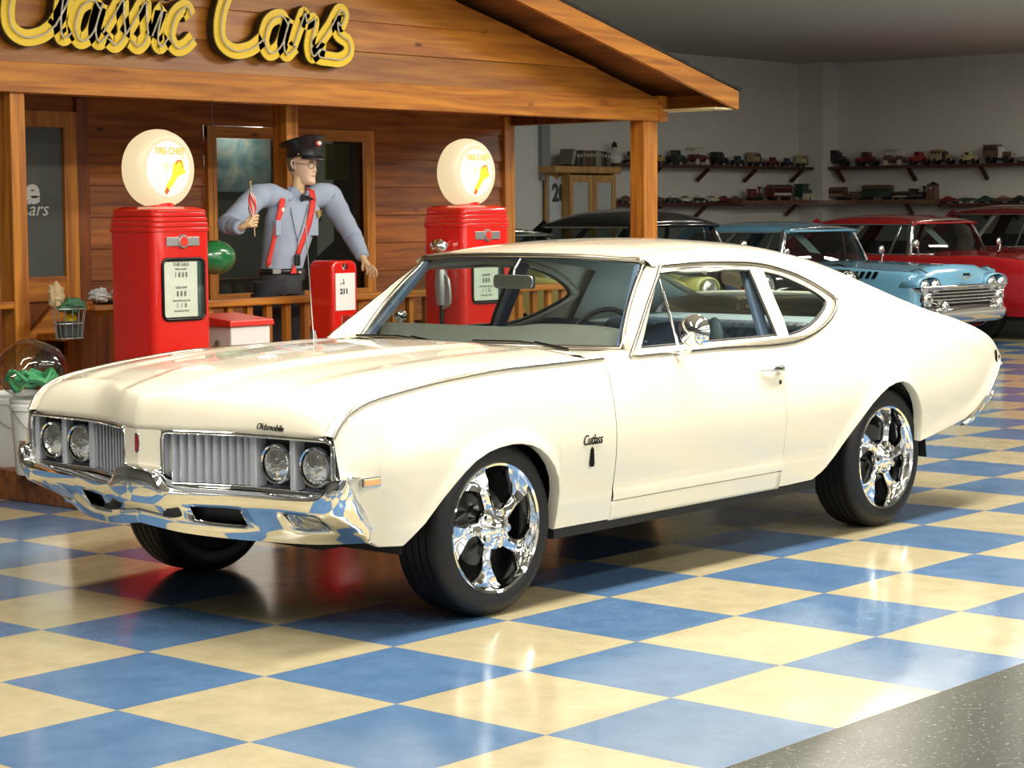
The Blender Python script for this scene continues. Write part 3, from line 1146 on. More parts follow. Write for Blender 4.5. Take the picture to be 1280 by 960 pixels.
MB().grid([[(-2.60, y, .955), (-3.3, y, .975)] for y in (-.75, 0, .75)]).build('package_shelf', M_vinyl_l, car)
# dashboard
g = []
for i in range(21):
    y = lerp(-.73, .73, i / 20)
    hump = .022 * math.exp(-((y - .38) / .28) ** 4)
    sg = y / .74
    xb = -.985 + .15 * (1 - sg * sg) - .02
    g.append([(xb, y, .945), (xb - .06, y, .956 + hump * .2), (-1.06, y, 1.012 + hump), (-1.12, y, 1.018 + hump), (-1.16, y, .97 + hump), (-1.13, y, .80), (-1.05, y, .70)])
dsh = MB().grid(g).build('dashboard', M_dash, car, smooth=40)
for yc in (-.48, -.30, .02, .20, .50):
    v = MB()
    for k in range(3): v.b2(-.93 - .018 * k, -.936 - .018 * k, yc - .06, yc + .06, .952, .9575)
    v.build('defrost_vent', M_black, dsh)
v = MB()
for k in range(9): v.bar((-.93, -.16 + .022 * k, .958), (-1.0, -.14 + .022 * k, .964), .007, .004)
v.build('speaker_grille', M_black, dsh)
# steering wheel
Ms = Matrix.Translation((-1.30, .38, .93)) @ Matrix.Rotation(math.radians(62), 4, 'Y')
sw = MB(); sw.tube([tuple(Ms @ Vector((.185 * math.cos(a), .185 * math.sin(a), 0))) for a in [2 * PI * i / 40 for i in range(40)]], .012, n=8, closed=True)
swo = sw.build('steering_wheel', mat('wheel_rim_dark', (.02, .022, .03), rough=.3), car, smooth=60)
sp = MB()
sp.bar(tuple(Ms @ Vector((0, -.18, 0))), tuple(Ms @ Vector((0, .18, 0))), .03, .012)
sp.cyl(tuple(Ms @ Vector((0, 0, -.02))), tuple(Ms @ Vector((0, 0, .03))), .045, 20)
sp.cyl(tuple(Ms @ Vector((0, 0, 0))), (-1.12, .38, .82), .02, 12)
sp.build('steering_hub', M_trim, swo, smooth=40)
# interior mirror
im = MB(); im.prism(rrect(0, 1.215, .23, .062, .02), -1.20, -1.175, 'X')
imo = im.build('rear_view_mirror', M_satin, car, smooth=30, bevel=.004)
im = MB(); im.tube([(-1.18, 0, 1.22), (-1.19, .0, 1.27), (-1.235, 0, 1.32)], .006); im.build('mirror_stem', M_chrome, imo, smooth=60)

# ---- exterior details
# door mirror on driver's door and passenger door
for s in (1, -1):
    mx_, my_, mz_ = -1.165, .985, 1.028
    mm = MB()
    mm.lathe([(0, .036), (.03, .033), (.055, .020), (.070, -.002), (.072, -.022), (.064, -.026), (.0, -.026)], 28, 'X', (0, 0, 0))
    mo = mm.build('door_mirror', M_chrome, car, smooth=50)
    if s < 0: mx_, my_ = -1.42, .93
    mo.location = (mx_, s * my_, mz_)
    mo.rotation_euler = (0, 0, s * -.25); mo.scale = (1.12, 1.18, .98) if s > 0 else (.5, .5, .42)
    st = MB(); st.tube([(0, 0, -.06), (-.01, -s * .03, -.085), (-.005, -s * .075, -.112)], [.008, .010, .018]); st.build('mirror_stalk', M_chrome, mo, smooth=60)
    # door handle and lock
    hd = MB()
    yb_ = ys(-1.83, .815)
    hd.tube([(-1.755, s * (yb_ + .006), .826), (-1.78, s * (yb_ + .018), .826), (-1.85, s * (yb_ + .024), .826), (-1.90, s * (yb_ + .020), .824), (-1.925, s * (yb_ + .006), .822)], [.007, .011, .012, .019, .012], n=12)
    hd.lathe([(0, .03), (.012, .028), (.014, .0)], 16, 'Y', (-1.90, 0, .822)) if False else None
    hd.build('door_handle', M_chrome, door_near if s == 1 else door_far, smooth=60)
    lk = MB(); lk.cyl((-1.90, s * (ys(-1.9, .765) - .002), .765), (-1.90, s * (ys(-1.9, .765) + .004), .765), .011, 16)
    lk.build('door_lock', M_chrome, door_near if s == 1 else door_far, smooth=40)
    # side marker
    yb_ = ys(.67, .585)
    mk = MB(); mk.box((.67, s * (yb_ + .002), .583), (.094, .014, .038)); mko = mk.build('side_marker', M_chrome, fender_near if s == 1 else fender_far, bevel=.005)
    mk = MB(); mk.box((.67, s * (yb_ + .008), .583), (.078, .010, .026)); mk.build('marker_lens', M_amber, mko, bevel=.003)
    # fender script and emblem
    Mx = frame((-.54, s * (ys(-.54, .628) + .003), .628), (-s, 0, 0), (0, 0, 1))
    text('Cutlass', 'fender_script', M_dkchrome, fender_near if s == 1 else fender_far, .058, Mx, ext=.0015, shear=.35, sx=.72)
    e = MB(); yb_ = ys(-.54, .56)
    e.prism([(-.54 + a, .56 + b) for a, b in ((-.010, -.038), (.010, -.038), (.014, -.025), (.011, .03), (0, .042), (-.011, .03), (-.014, -.025))], s * (yb_ - .002), s * (yb_ + .004), 'Y')
    e.build('fender_emblem', M_dkchrome, fender_near if s == 1 else fender_far)
    # rear emblem
    yb_ = WW(-4.02) - .002
    e = MB(); e.prism([(-4.03 + a, .74 + b) for a, b in ((-.012, -.042), (.008, -.042), (.014, -.025), (.010, .03), (0, .05), (-.008, .03), (-.012, -.02))], s * (ys(-4.03, .74) - .004), s * (ys(-4.03, .74) + .005), 'Y')
    e.build('quarter_emblem', M_dkchrome, car)
# hood script
hx = xf(.55) - .032
Mx = frame((.8205, .565, .766), (-.10, 1, -.03), (-.22, 0, 1))
text('Oldsmobile', 'hood_script', M_dkchrome, car, .034, Mx, ext=.0015, shear=.35, sx=.80)
# antenna
an = MB(); an.tube([(-.665, -.745, .965), (-.665, -.745, 1.0)], [.016, .010]); an.tube([(-.665, -.745, .99), (-.625, -.742, 1.485)], [.0035, .0022], n=8)
an.build('antenna', M_chrome, car, smooth=60)
# ================================================================== ROOM
WY = 12.0
CORN = aty(1018, 80, WY)
CX = CORN.x
CEIL = aty(1003, 80, WY).z
S_ = 0.6096

m, nt, b = new_mat('checker_floor')
N, L = nt.nodes, nt.links
tc = N.new('ShaderNodeTexCoord')
ck = N.new('ShaderNodeTexChecker'); ck.inputs['Scale'].default_value = 1 / S_
off = N.new('ShaderNodeVectorMath'); off.operation = 'ADD'; off.inputs[1].default_value = (0, 0, S_ * .5)
L.new(tc.outputs['Object'], off.inputs[0]); L.new(off.outputs[0], ck.inputs['Vector'])
n1 = N.new('ShaderNodeTexNoise'); n1.inputs['Scale'].default_value = 6; n1.inputs['Detail'].default_value = 8; n1.inputs['Roughness'].default_value = .7
L.new(tc.outputs['Object'], n1.inputs['Vector'])
rb_ = N.new('ShaderNodeValToRGB'); rb_.color_ramp.elements[0].position = .3; rb_.color_ramp.elements[1].position = .7
rb_.color_ramp.elements[0].color = (.058, .125, .250, 1); rb_.color_ramp.elements[1].color = (.095, .178, .32, 1)
ry_ = N.new('ShaderNodeValToRGB'); ry_.color_ramp.elements[0].position = .3; ry_.color_ramp.elements[1].position = .7
ry_.color_ramp.elements[0].color = (.34, .295, .18, 1); ry_.color_ramp.elements[1].color = (.455, .395, .25, 1)
L.new(n1.outputs['Fac'], rb_.inputs['Fac']); L.new(n1.outputs['Fac'], ry_.inputs['Fac'])
L.new(rb_.outputs['Color'], ck.inputs['Color1']); L.new(ry_.outputs['Color'], ck.inputs['Color2'])
# black border stripe beyond y = -1.829
sp_ = N.new('ShaderNodeSeparateXYZ'); L.new(tc.outputs['Object'], sp_.inputs[0])
lt = N.new('ShaderNodeMath'); lt.operation = 'LESS_THAN'; lt.inputs[1].default_value = -1.829
L.new(sp_.outputs['Y'], lt.inputs[0])
n2 = N.new('ShaderNodeTexNoise'); n2.inputs['Scale'].default_value = 55; n2.inputs['Detail'].default_value = 3
L.new(tc.outputs['Object'], n2.inputs['Vector'])
rk = N.new('ShaderNodeValToRGB'); rk.color_ramp.elements[0].position = .52; rk.color_ramp.elements[1].position = .75
rk.color_ramp.elements[0].color = (.018, .022, .018, 1); rk.color_ramp.elements[1].color = (.11, .125, .10, 1)
L.new(n2.outputs['Fac'], rk.inputs['Fac'])
mx = N.new('ShaderNodeMix'); mx.data_type = 'RGBA'
L.new(lt.outputs[0], mx.inputs['Factor']); L.new(ck.outputs['Color'], mx.inputs['A']); L.new(rk.outputs['Color'], mx.inputs['B'])
# fine joints between the foot-square tiles
jt = None
cols_ = []
for ax in ('X', 'Y'):
    md = N.new('ShaderNodeMath'); md.operation = 'PINGPONG'; md.inputs[1].default_value = S_ / 2
    L.new(sp_.outputs[ax], md.inputs[0])
    l2 = N.new('ShaderNodeMath'); l2.operation = 'LESS_THAN'; l2.inputs[1].default_value = .0016
    L.new(md.outputs[0], l2.inputs[0]); cols_.append(l2)
mxm = N.new('ShaderNodeMath'); mxm.operation = 'MAXIMUM'
L.new(cols_[0].outputs[0], mxm.inputs[0]); L.new(cols_[1].outputs[0], mxm.inputs[1])
jf = N.new('ShaderNodeMath'); jf.operation = 'MULTIPLY'; L.new(mxm.outputs[0], jf.inputs[0])
nl = N.new('ShaderNodeMath'); nl.operation = 'MULTIPLY_ADD'; nl.inputs[1].default_value = -.5; nl.inputs[2].default_value = .5
L.new(lt.outputs[0], nl.inputs[0]); L.new(nl.outputs[0], jf.inputs[1])
mj = N.new('ShaderNodeMix'); mj.data_type = 'RGBA'
L.new(jf.outputs[0], mj.inputs['Factor']); L.new(mx.outputs['Result'], mj.inputs['A']); mj.inputs['B'].default_value = (.16, .16, .15, 1)
L.new(mj.outputs['Result'], b.inputs['Base Color'])
rr = N.new('ShaderNodeMapRange'); rr.inputs['To Min'].default_value = .09; rr.inputs['To Max'].default_value = .20
L.new(n1.outputs['Fac'], rr.inputs['Value']); rm = N.new('ShaderNodeMath'); rm.operation = 'MULTIPLY_ADD'; rm.inputs[1].default_value = .10
L.new(lt.outputs[0], rm.inputs[0]); L.new(rr.outputs[0], rm.inputs[2]); L.new(rm.outputs[0], b.inputs['Roughness'])
n3 = N.new('ShaderNodeTexNoise'); n3.inputs['Scale'].default_value = 3.5; n3.inputs['Detail'].default_value = 2
L.new(tc.outputs['Object'], n3.inputs['Vector'])
bp = N.new('ShaderNodeBump'); bp.inputs['Strength'].default_value = .06; bp.inputs['Distance'].default_value = .01
L.new(n3.outputs['Fac'], bp.inputs['Height']); L.new(bp.outputs['Normal'], b.inputs['Normal'])
sl = N.new('ShaderNodeMath'); sl.operation = 'MULTIPLY_ADD'; sl.inputs[1].default_value = -.40; sl.inputs[2].default_value = .52
L.new(lt.outputs[0], sl.inputs[0]); L.new(sl.outputs[0], b.inputs['Specular IOR Level'])
M_floor = m

X0, X1, Y0, Y1 = -14.0, CX, -9.0, WY
M_wall = mat('wall_paint', (.66, .66, .62), rough=.85, noise=.04, nscale=1.5)
M_ceil = mat('ceiling_paint', (.52, .50, .45), rough=.9, noise=.05, nscale=3)
struct(MB().b2(X0, X1 + .2, Y0, Y1 + .2, -.1, 0).build('floor', M_floor))
struct(MB().b2(X0, X1 + .2, Y0, Y1 + .2, CEIL, CEIL + .1).build('ceiling', M_ceil))
struct(MB().b2(X0, X1 + .2, Y1, Y1 + .2, 0, CEIL).build('wall_back', M_wall))
struct(MB().b2(X1, X1 + .2, Y0, Y1, 0, CEIL).build('wall_right', M_wall))
struct(MB().b2(X0 - .2, X0, Y0, Y1 + .2, 0, CEIL).build('wall_left', M_wall))
# front wall with large unseen windows added as light sources
fw = MB()
wins = [(-11.0, -6.6), (-5.6, -1.2), (-.2, 4.2), (5.2, 9.6)]
px_ = X0
for a, c in wins:
    fw.b2(px_, a, Y0 - .2, Y0, 0, CEIL); px_ = c
    fw.b2(a, c, Y0 - .2, Y0, 0, .45); fw.b2(a, c, Y0 - .2, Y0, 3.1, CEIL)
fw.b2(px_, X1 + .2, Y0 - .2, Y0, 0, CEIL)
struct(fw.build('wall_front', M_wall))
M_alu = mat('window_aluminium', (.35, .35, .36), rough=.4, metal=.8)
for i, (a, c) in enumerate(wins):
    f = MB()
    for (u0, u1, z0, z1) in ((a, c, .45, .52), (a, c, 3.03, 3.10), (a, a + .06, .45, 3.1), (c - .06, c, .45, 3.1), ((a + c) / 2 - .03, (a + c) / 2 + .03, .45, 3.1)):
        f.b2(u0, u1, Y0 - .12, Y0 - .04, z0, z1)
    w = struct(f.build('window_%d' % (i + 1), M_alu))  # added window, an opening for the fill light behind it
    g = MB(); g.b2(a, c, Y0 - .085, Y0 - .075, .5, 3.05); g.build('pane', glass_mat('shop_glass', (.95, .97, .96), 1.45), w)
# corner pilaster and wall column
struct(MB().b2(CX - .42, CX, WY - .42, WY, 0, CEIL).build('trim_1', M_wall))
cpx = aty(642, 200, WY).x; cpx2 = aty(683, 200, WY - .3).x
struct(MB().b2(cpx - .6, cpx2, WY - .3, WY, 0, CEIL).build('trim_2', mat('column_paint', (.66, .68, .66), rough=.8)))
struct(MB().b2(cpx + .12, cpx + .28, WY - .36, WY - .3, 1.9, CEIL).build('trim_3', mat('conduit_grey', (.25, .27, .28), rough=.6)))

# ---- ceiling lights
M_lampframe = mat('lamp_frame_white', (.8, .8, .8), rough=.5)


def ceiling_light(x, y, lx, ly, power, label, col=(1, .93, .80)):
    t = thing('ceiling_light', label, 'ceiling light', (x, y, CEIL), 0, 'fluorescent ceiling fixtures above the showroom')
    f = MB()
    for (a, c, d, e) in ((-lx / 2, lx / 2, -ly / 2, -ly / 2 + .03), (-lx / 2, lx / 2, ly / 2 - .03, ly / 2), (-lx / 2, -lx / 2 + .03, -ly / 2, ly / 2), (lx / 2 - .03, lx / 2, -ly / 2, ly / 2)):
        f.b2(a, c, d, e, -.07, -.002)
    f.build('lamp_frame', M_lampframe, t)
    d = MB(); d.b2(-lx / 2 + .03, lx / 2 - .03, -ly / 2 + .03, ly / 2 - .03, -.055, -.045)
    d.build('diffuser', mat('lamp_diffuser', (.9, .9, .88), rough=.5, emit=(1, .95, .85), es=4), t)
    l = bpy.data.lights.new('lamp', 'AREA'); l.shape = 'RECTANGLE'; l.size = lx - .08; l.size_y = ly - .08; l.energy = power; l.color = col
    lo = bpy.data.objects.new('lamp', l); COL.objects.link(lo); lo.parent = t; lo.location = (0, 0, -.065)
    return t


k = 0
LAMPS = []
for xx in (-7.5, -4.5, -1.5, 1.5, 4.5):
    for yy in (-6.5, -3.6):
        LAMPS.append((xx, yy, 2.4, .55, {-7.5: 5, -4.5: 12, -1.5: 48, 1.5: 76, 4.5: 100}[xx]))
for xx, pw in ((-1.6, 60), (5.4, 115)):
    LAMPS.append((xx, 2.1, 2.4, .45, pw))
for xx, pw in ((-2.6, 125), (.6, 190), (3.8, 190)):
    LAMPS.append((xx, -.3, 2.4, .55, pw))
for xx, yy, pw in ((9.0, .6, 115), (13.0, .6, 130), (17.0, .6, 120), (9.8, 4.6, 95), (14.0, 4.6, 100), (18.0, 4.6, 70)):  # rear fixtures added to brighten the back walls
    LAMPS.append((xx, yy, 2.4, .35, pw))
for i, (xx, yy, lx, ly, p) in enumerate(LAMPS):
    ceiling_light(xx, yy, lx, ly, p, 'flat white fluorescent fixture recessed in the showroom ceiling')
# daylight area lights added as fill behind the unseen front windows
for i, (a, c) in enumerate(wins):
    l = bpy.data.lights.new('daylight', 'AREA'); l.shape = 'RECTANGLE'; l.size = c - a; l.size_y = 2.6; l.energy = (8, 24, 58, 78)[i]; l.color = (1, .97, .92)
    lo = bpy.data.objects.new('daylight', l); COL.objects.link(lo); lo.location = ((a + c) / 2, Y0 - .6, 1.9); lo.rotation_euler = (math.radians(90), 0, 0)

w = bpy.data.worlds.new('world'); scene.world = w; w.use_nodes = True
w.node_tree.nodes['Background'].inputs[0].default_value = (.75, .85, 1, 1)
w.node_tree.nodes['Background'].inputs[1].default_value = .8
scene.view_settings.view_transform = 'Standard'
scene.view_settings.look = 'None'
scene.view_settings.gamma = 1
scene.view_settings.use_curve_mapping = False
scene.view_settings.exposure = 0.0

# ================================================================== STATION FACADE
WR = (.30, .088, .010); WO = (.64, .25, .026)
W_x = wood_mat('cedar_x', WR, WO, 'X')
W_z = wood_mat('cedar_z', WR, WO, 'Z')
W_y = wood_mat('cedar_y', WR, WO, 'Y')
W_sid = wood_mat('cedar_siding', (.17, .038, .006), (.42, .13, .016), 'X', board=.215, board_axis='Z', rough=.4)
W_gab = wood_mat('cedar_gable', (.32, .10, .013), (.56, .225, .028), 'X', board=.20, board_axis='Z', rough=.4)
W_dark = wood_mat('cedar_dark_z', (.10, .022, .005), (.28, .075, .012), 'Z', rough=.45)
W_sof = wood_mat('cedar_soffit', (.16, .05, .013), (.38, .15, .035), 'Y', board=.14, board_axis='X')
W_deck = wood_mat('deck_boards', (.14, .04, .012), (.34, .12, .03), 'X', board=.14, board_axis='Y')
PY = 4.94
rid = 3.15
LX = -1.2
BW = 6.39
DZ = .16
st = thing('station_building', 'cedar wood service station front with gabled porch roof and railing behind the coupe', 'building', (0, 0, 0))
tag(MB().b2(.80, 8.0, 3.25, BW + .1, 0.0, DZ).build('porch_deck', W_deck, None, bevel=.006), 'low cedar board deck carrying the gas pumps in front of the station', 'deck')
# posts
pa, pb = aty(358, 160, 5.27).x, aty(373, 160, 5.27).x
for a, c, wy in ((1.353, 1.455, PY), (pa, pb, 5.27), (7.267, 7.442, PY)):
    MB().b2(a, c, wy, wy + .14, DZ, 2.225 if wy == PY else 2.35).build('post', W_z, st, bevel=.006)
# beam
MB().b2(LX, 7.46, PY - .02, PY + .12, 2.222, 2.398).build('beam', W_x, st, bevel=.005)
MB().b2(LX, 4.95, PY - .035, PY - .022, 2.222, 2.256).build('beam_trim', W_x, st, bevel=.002)
MB().b2(7.43, 7.52, PY - .04, PY + .14, 2.218, 2.42).build('beam_end', W_y, st, bevel=.004)
MB().b2(7.30, 7.42, PY + .12, BW + .1, 2.23, 2.36).build('side_beam', W_dark, st, bevel=.004)
# gable boards with lapped joints
RX, RZ0, SL = 7.72, 2.455, .252


def roofz(x): return RZ0 + (RX - rid - abs(x - rid)) * SL


g = MB()
z = 2.398
ztp = roofz(rid) - .11
while z < ztp - .02:
    z2 = min(z + .20, ztp)
    half0 = (RX - rid) - (z - RZ0 + .10) / SL - .05
    half1 = (RX - rid) - (z2 - RZ0 + .10) / SL - .05
    half0 = min(half0, 7.44 - rid); half1 = min(max(half1, 0.02), 7.44 - rid); hl0, hl1 = half0, half1
    if half0 <= 0: break
    y0 = PY + .0; y1 = PY + .018
    g.add([(rid - half0, y0, z), (rid + half0, y0, z), (rid + half1, y1, z2), (rid - half1, y1, z2),
           (rid - half0, PY + .05, z), (rid + half0, PY + .05, z), (rid + half1, PY + .05, z2), (rid - half1, PY + .05, z2)],
          [(0, 1, 2, 3), (4, 7, 6, 5), (0, 4, 5, 1), (3, 2, 6, 7), (0, 3, 7, 4), (1, 5, 6, 2)])
    z = z2
g.build('gable_boards', W_gab, st)
# roof slabs
YF, YB = 4.38, 8.6
for sgn in (1, -1):
    e0 = (RX, RZ0) if sgn > 0 else (LX, roofz(LX)); e1 = (rid, roofz(rid))
    r = MB(); r.add([(e0[0], YF, e0[1] - .03), (e1[0], YF, e1[1] - .03), (e1[0], YB, e1[1] - .03), (e0[0], YB, e0[1] - .03),
                     (e0[0], YF, e0[1] - .012), (e1[0], YF, e1[1] - .012), (e1[0], YB, e1[1] - .012), (e0[0], YB, e0[1] - .012)],
                    [(0, 1, 2, 3), (4, 7, 6, 5), (0, 4, 5, 1), (1, 5, 6, 2), (2, 6, 7, 3), (3, 7, 4, 0)])
    r.build('soffit', W_sof, st)
    r = MB()
    ns = 14
    for i in range(ns):
        u0, u1 = i / ns, (i + 1) / ns
        xa, za = lerp(e0[0], e1[0], u0), lerp(e0[1], e1[1], u0)
        xb, zb_ = lerp(e0[0], e1[0], u1), lerp(e0[1], e1[1], u1)
        ov = .03 * sgn if i == 0 else 0
        r.add([(xa + ov, YF - .03, za - .012), (xb, YF - .03, zb_ - .012), (xb, YB, zb_ - .012), (xa + ov, YB, za - .012),
               (xa + ov, YF - .03, za + .016), (xb, YF - .03, zb_ + .002), (xb, YB, zb_ + .002), (xa + ov, YB, za + .016)],
              [(0, 1, 2, 3), (4, 7, 6, 5), (0, 4, 5, 1), (1, 5, 6, 2), (2, 6, 7, 3), (3, 7, 4, 0)])
    r.build('roof_shingles', mat('shingles_black', (.02, .02, .02), rough=.8, bump=.6), st)
    # rake fascia
    r = MB(); d = .155
    r.add([(e0[0], YF - .02, e0[1] - d), (e1[0], YF - .02, e1[1] - d), (e1[0], YF - .02, e1[1] - .013), (e0[0], YF - .02, e0[1] - .013),
           (e0[0], YF + .02, e0[1] - d), (e1[0], YF + .02, e1[1] - d), (e1[0], YF + .02, e1[1] - .013), (e0[0], YF + .02, e0[1] - .013)],
          [(0, 1, 2, 3), (4, 7, 6, 5), (0, 4, 5, 1), (1, 5, 6, 2), (2, 6, 7, 3), (3, 7, 4, 0)])
    r.build('rake_board', W_x, st)
    MB().b2(e0[0] - .02 * sgn, e0[0], YF + .02, YB, e0[1] - .14, e0[1] - .03).build('eave_board', W_y, st)
    # pale soffit return between wall and eave, colour lightened to imitate floor-bounced light
    if sgn < 0:
        MB().b2(LX, LX + .14, PY, PY + .14, 0, 2.225).build('post', W_z, st, bevel=.006)
        continue
    xa = 7.46
    MB().b2(xa, e0[0] - .02 * sgn, YF + .02, YB, 2.300, 2.315).build('soffit_return', wood_mat('pale_pine', (.70, .62, .32), (.85, .78, .48), 'Y', board=.09, board_axis='X', rough=.6), st)
# porch ceiling
MB().b2(.85, 7.3, PY + .12, BW, 2.34, 2.36).build('porch_ceiling', W_dark, st)
# back wall siding, around window and door
wx0, wx1, wz0, wz1 = 4.015, 5.69, .86, 2.145
dx0, dx1, dz1 = 1.95, 2.88, 2.21


def siding(x0, x1, z0, z1, name='siding', mt=None):
    g = MB()
    k0 = int(math.floor(z0 / .215))
    z = k0 * .215
    while z < z1:
        za, zb_ = max(z, z0), min(z + .215, z1)
        fa = (za - z) / .215; fb = (zb_ - z) / .215
        if zb_ - za > .005:
            ya = BW - .02 + .018 * fa; yb = BW - .02 + .018 * fb
            g.add([(x0, ya, za), (x1, ya, za), (x1, yb, zb_), (x0, yb, zb_), (x0, BW + .08, za), (x1, BW + .08, za), (x1, BW + .08, zb_), (x0, BW + .08, zb_)],
                  [(0, 1, 2, 3), (4, 7, 6, 5), (0, 4, 5, 1), (3, 2, 6, 7), (0, 3, 7, 4), (1, 5, 6, 2)])
        z += .215
    return g.build(name, mt or W_sid, st)


siding(.85, dx0, DZ, 2.35); siding(dx0, dx1, dz1, 2.35); siding(dx1, wx0, DZ, 2.35); siding(wx0, wx1, DZ, wz0); siding(wx0, wx1, wz1, 2.35); siding(wx1, 7.30, DZ, 2.35)
MB().b2(7.22, 7.345, BW - .04, BW + .10, DZ, 2.30).build('corner_trim', W_z, st, bevel=.004)
MB().b2(7.33, 7.345, BW + .10, YB - .1, DZ, 2.4).build('side_wall', W_sid, st)
# window
t = .085
wfr = MB().b2(wx0, wx1, BW - .05, BW - .01, wz1 - t, wz1).build('window_frame', W_x, st, bevel=.004)
MB().b2(wx0, wx1, BW - .05, BW - .01, wz0, wz0 + t).build('window_sill', W_x, wfr, bevel=.004)
for a_, c_ in ((wx0, wx0 + t), (wx1 - t, wx1), (4.80, 4.87)):
    MB().b2(a_, c_, BW - .052, BW - .01, wz0, wz1).build('window_casing', W_z, wfr, bevel=.004)
MB().b2(wx0 + t, wx1 - t, BW + .01, BW + .015, wz0 + t, wz1 - t).build('window_pane', glass_mat('station_glass', (.55, .58, .56), 1.6), wfr)
# room behind the window
MB().b2(wx0, wx1, BW + .6, BW + .62, wz0 - .2, wz1 + .1).build('inner_wall', mat('office_wall', (.20, .22, .21), rough=.8, noise=.3, nscale=2), st)
m, nt, b = new_mat('painted_poster')
N, L = nt.nodes, nt.links
tc = N.new('ShaderNodeTexCoord'); n = N.new('ShaderNodeTexNoise'); n.inputs['Scale'].default_value = 7; n.inputs['Detail'].default_value = 6; n.inputs['Distortion'].default_value = 1.5
L.new(tc.outputs['Object'], n.inputs['Vector'])
r = N.new('ShaderNodeValToRGB'); r.color_ramp.elements[0].position = .3; r.color_ramp.elements[0].color = (.05, .10, .14, 1); r.color_ramp.elements[1].position = .7; r.color_ramp.elements[1].color = (.35, .30, .24, 1)
e = r.color_ramp.elements.new(.5); e.color = (.14, .24, .28, 1)
L.new(n.outputs['Fac'], r.inputs['Fac']); L.new(r.outputs['Color'], b.inputs['Base Color'])
M_poster = m
p = aty(268, 172, BW + .55); q = aty(338, 240, BW + .55)
tag(MB().b2(p.x, q.x, BW + .54, BW + .56, q.z, p.z).build('poster', M_poster), 'blue grey painted poster behind the station window, left of the attendant', 'poster')
p = aty(418, 180, BW + .55); q = aty(436, 225, BW + .55)
m2 = mat('olive_picture', (.30, .27, .06), rough=.6, noise=.7, nscale=9)
tag(MB().b2(p.x - .1, q.x, BW + .54, BW + .56, q.z, p.z).build('poster', m2), 'olive and yellow picture behind the station window, right of the attendant', 'poster')
p = aty(345, 172, BW + .50); q = aty(362, 300, BW + .50)
MB().b2(p.x, q.x, BW + .48, BW + .50, q.z, p.z).build('curtain', mat('curtain_grey', (.30, .36, .40), rough=.8), st)
p = aty(400, 250, BW + .4)
MB().b2(wx0 + .05, 5.5, BW + .35, BW + .45, 1.45, 1.62).build('inner_shelf', mat('pale_panel', (.30, .32, .30), rough=.7), st)

# door with frosted glass and Z brace
d = MB(); d.b2(dx0, dx0 + .11, BW - .05, BW, DZ, dz1); d.b2(dx1 - .11, dx1, BW - .05, BW, DZ, dz1); d.b2(dx0, dx1, BW - .051, BW, 2.10, dz1)
dr_ = d.build('door_panel', W_z, st, bevel=.004)
MB().b2(dx0 + .1, dx1 - .1, BW - .045, BW - .005, .95, 1.115).build('door_rail', W_x, dr_, bevel=.004)
MB().b2(dx0 + .1, dx1 - .1, BW - .045, BW - .005, DZ, .30).build('door_rail', W_x, dr_, bevel=.004)
MB().b2(dx0 + .1, dx1 - .1, BW - .01, BW + .02, .28, .97).build('door_planks', W_dark, dr_)
MB().bar((dx0 + .12, BW - .035, .34), (dx1 - .12, BW - .035, .95), .10, .04, up=(0, 1, 0)).build('door_brace', W_x, dr_) if False else None
b_ = MB(); b_.add([(dx0 + .10, BW - .04, .30), (dx0 + .22, BW - .04, .30), (dx1 - .10, BW - .04, .87), (dx1 - .10, BW - .04, .95), (dx1 - .2, BW - .04, .95), (dx0 + .10, BW - .04, .39)], [(0, 1, 2, 3, 4, 5)])
b_.build('door_brace', W_x, dr_, solid=.03, soff=-1)
M_frost = mat('frosted_glass', (.10, .115, .11), rough=.18, spec=.6)
pn = MB().b2(dx0 + .1, dx1 - .1, BW - .02, BW - .01, 1.115, 2.10).build('door_glass', M_frost, dr_)
M_sign = mat('sign_white', (.62, .63, .60), rough=.6)
p = aty(26, 239, BW - .022)
text('ine', 'door_lettering', M_sign, pn, .25, frame((p.x, BW - .022, p.z), (1, 0, 0), (0, 0, 1)), ext=.001, offset=.008, sx=1.0)
p = aty(33, 262, BW - .022)
text('c Cars', 'door_lettering', M_sign, pn, .13, frame((p.x, BW - .022, p.z), (1, 0, 0), (0, 0, 1)), ext=.001, shear=.3)
# trim boards right of the door
MB().b2(2.885, 2.98, BW - .045, BW - .02, DZ, 2.30).build('door_trim_board', W_dark, st, bevel=.003)
# railing
rl = MB().b2(2.06, 7.42, PY - .16, PY - .04, .945, .990).build('top_rail', W_x, st, bevel=.008)
MB().b2(.82, 1.353, PY + .004, PY + .13, .985, 1.03).build('top_rail', W_x, st, bevel=.006)
MB().b2(2.06, 7.42, PY - .13, PY - .07, .26, .32).build('bottom_rail', W_x, st, bevel=.004)
MB().b2(.82, 1.353, PY + .04, PY + .10, .26, .32).build('bottom_rail', W_x, st, bevel=.004)
x = 2.20
while x < 7.2:
    MB().b2(x, x + .045, PY - .12, PY - .08, .31, .95).build('baluster', W_z, st)
    x += .163
for x in (.90, 1.02, 1.14):
    MB().b2(x, x + .045, PY + .045, PY + .09, .31, .99).build('baluster', W_z, st)
MB().b2(2.05, 2.14, PY - .165, PY - .035, DZ, .995).build('rail_post', W_z, st, bevel=.004)
# inside counter behind the railing
MB().b2(2.5, 7.0, 5.95, 6.35, .70, .745).build('bench_seat', W_x, st, bevel=.006)
for x in (2.7, 4.2, 5.6, 6.8):
    MB().b2(x, x + .07, 6.0, 6.3, DZ, .70).build('bench_leg', W_z, st)

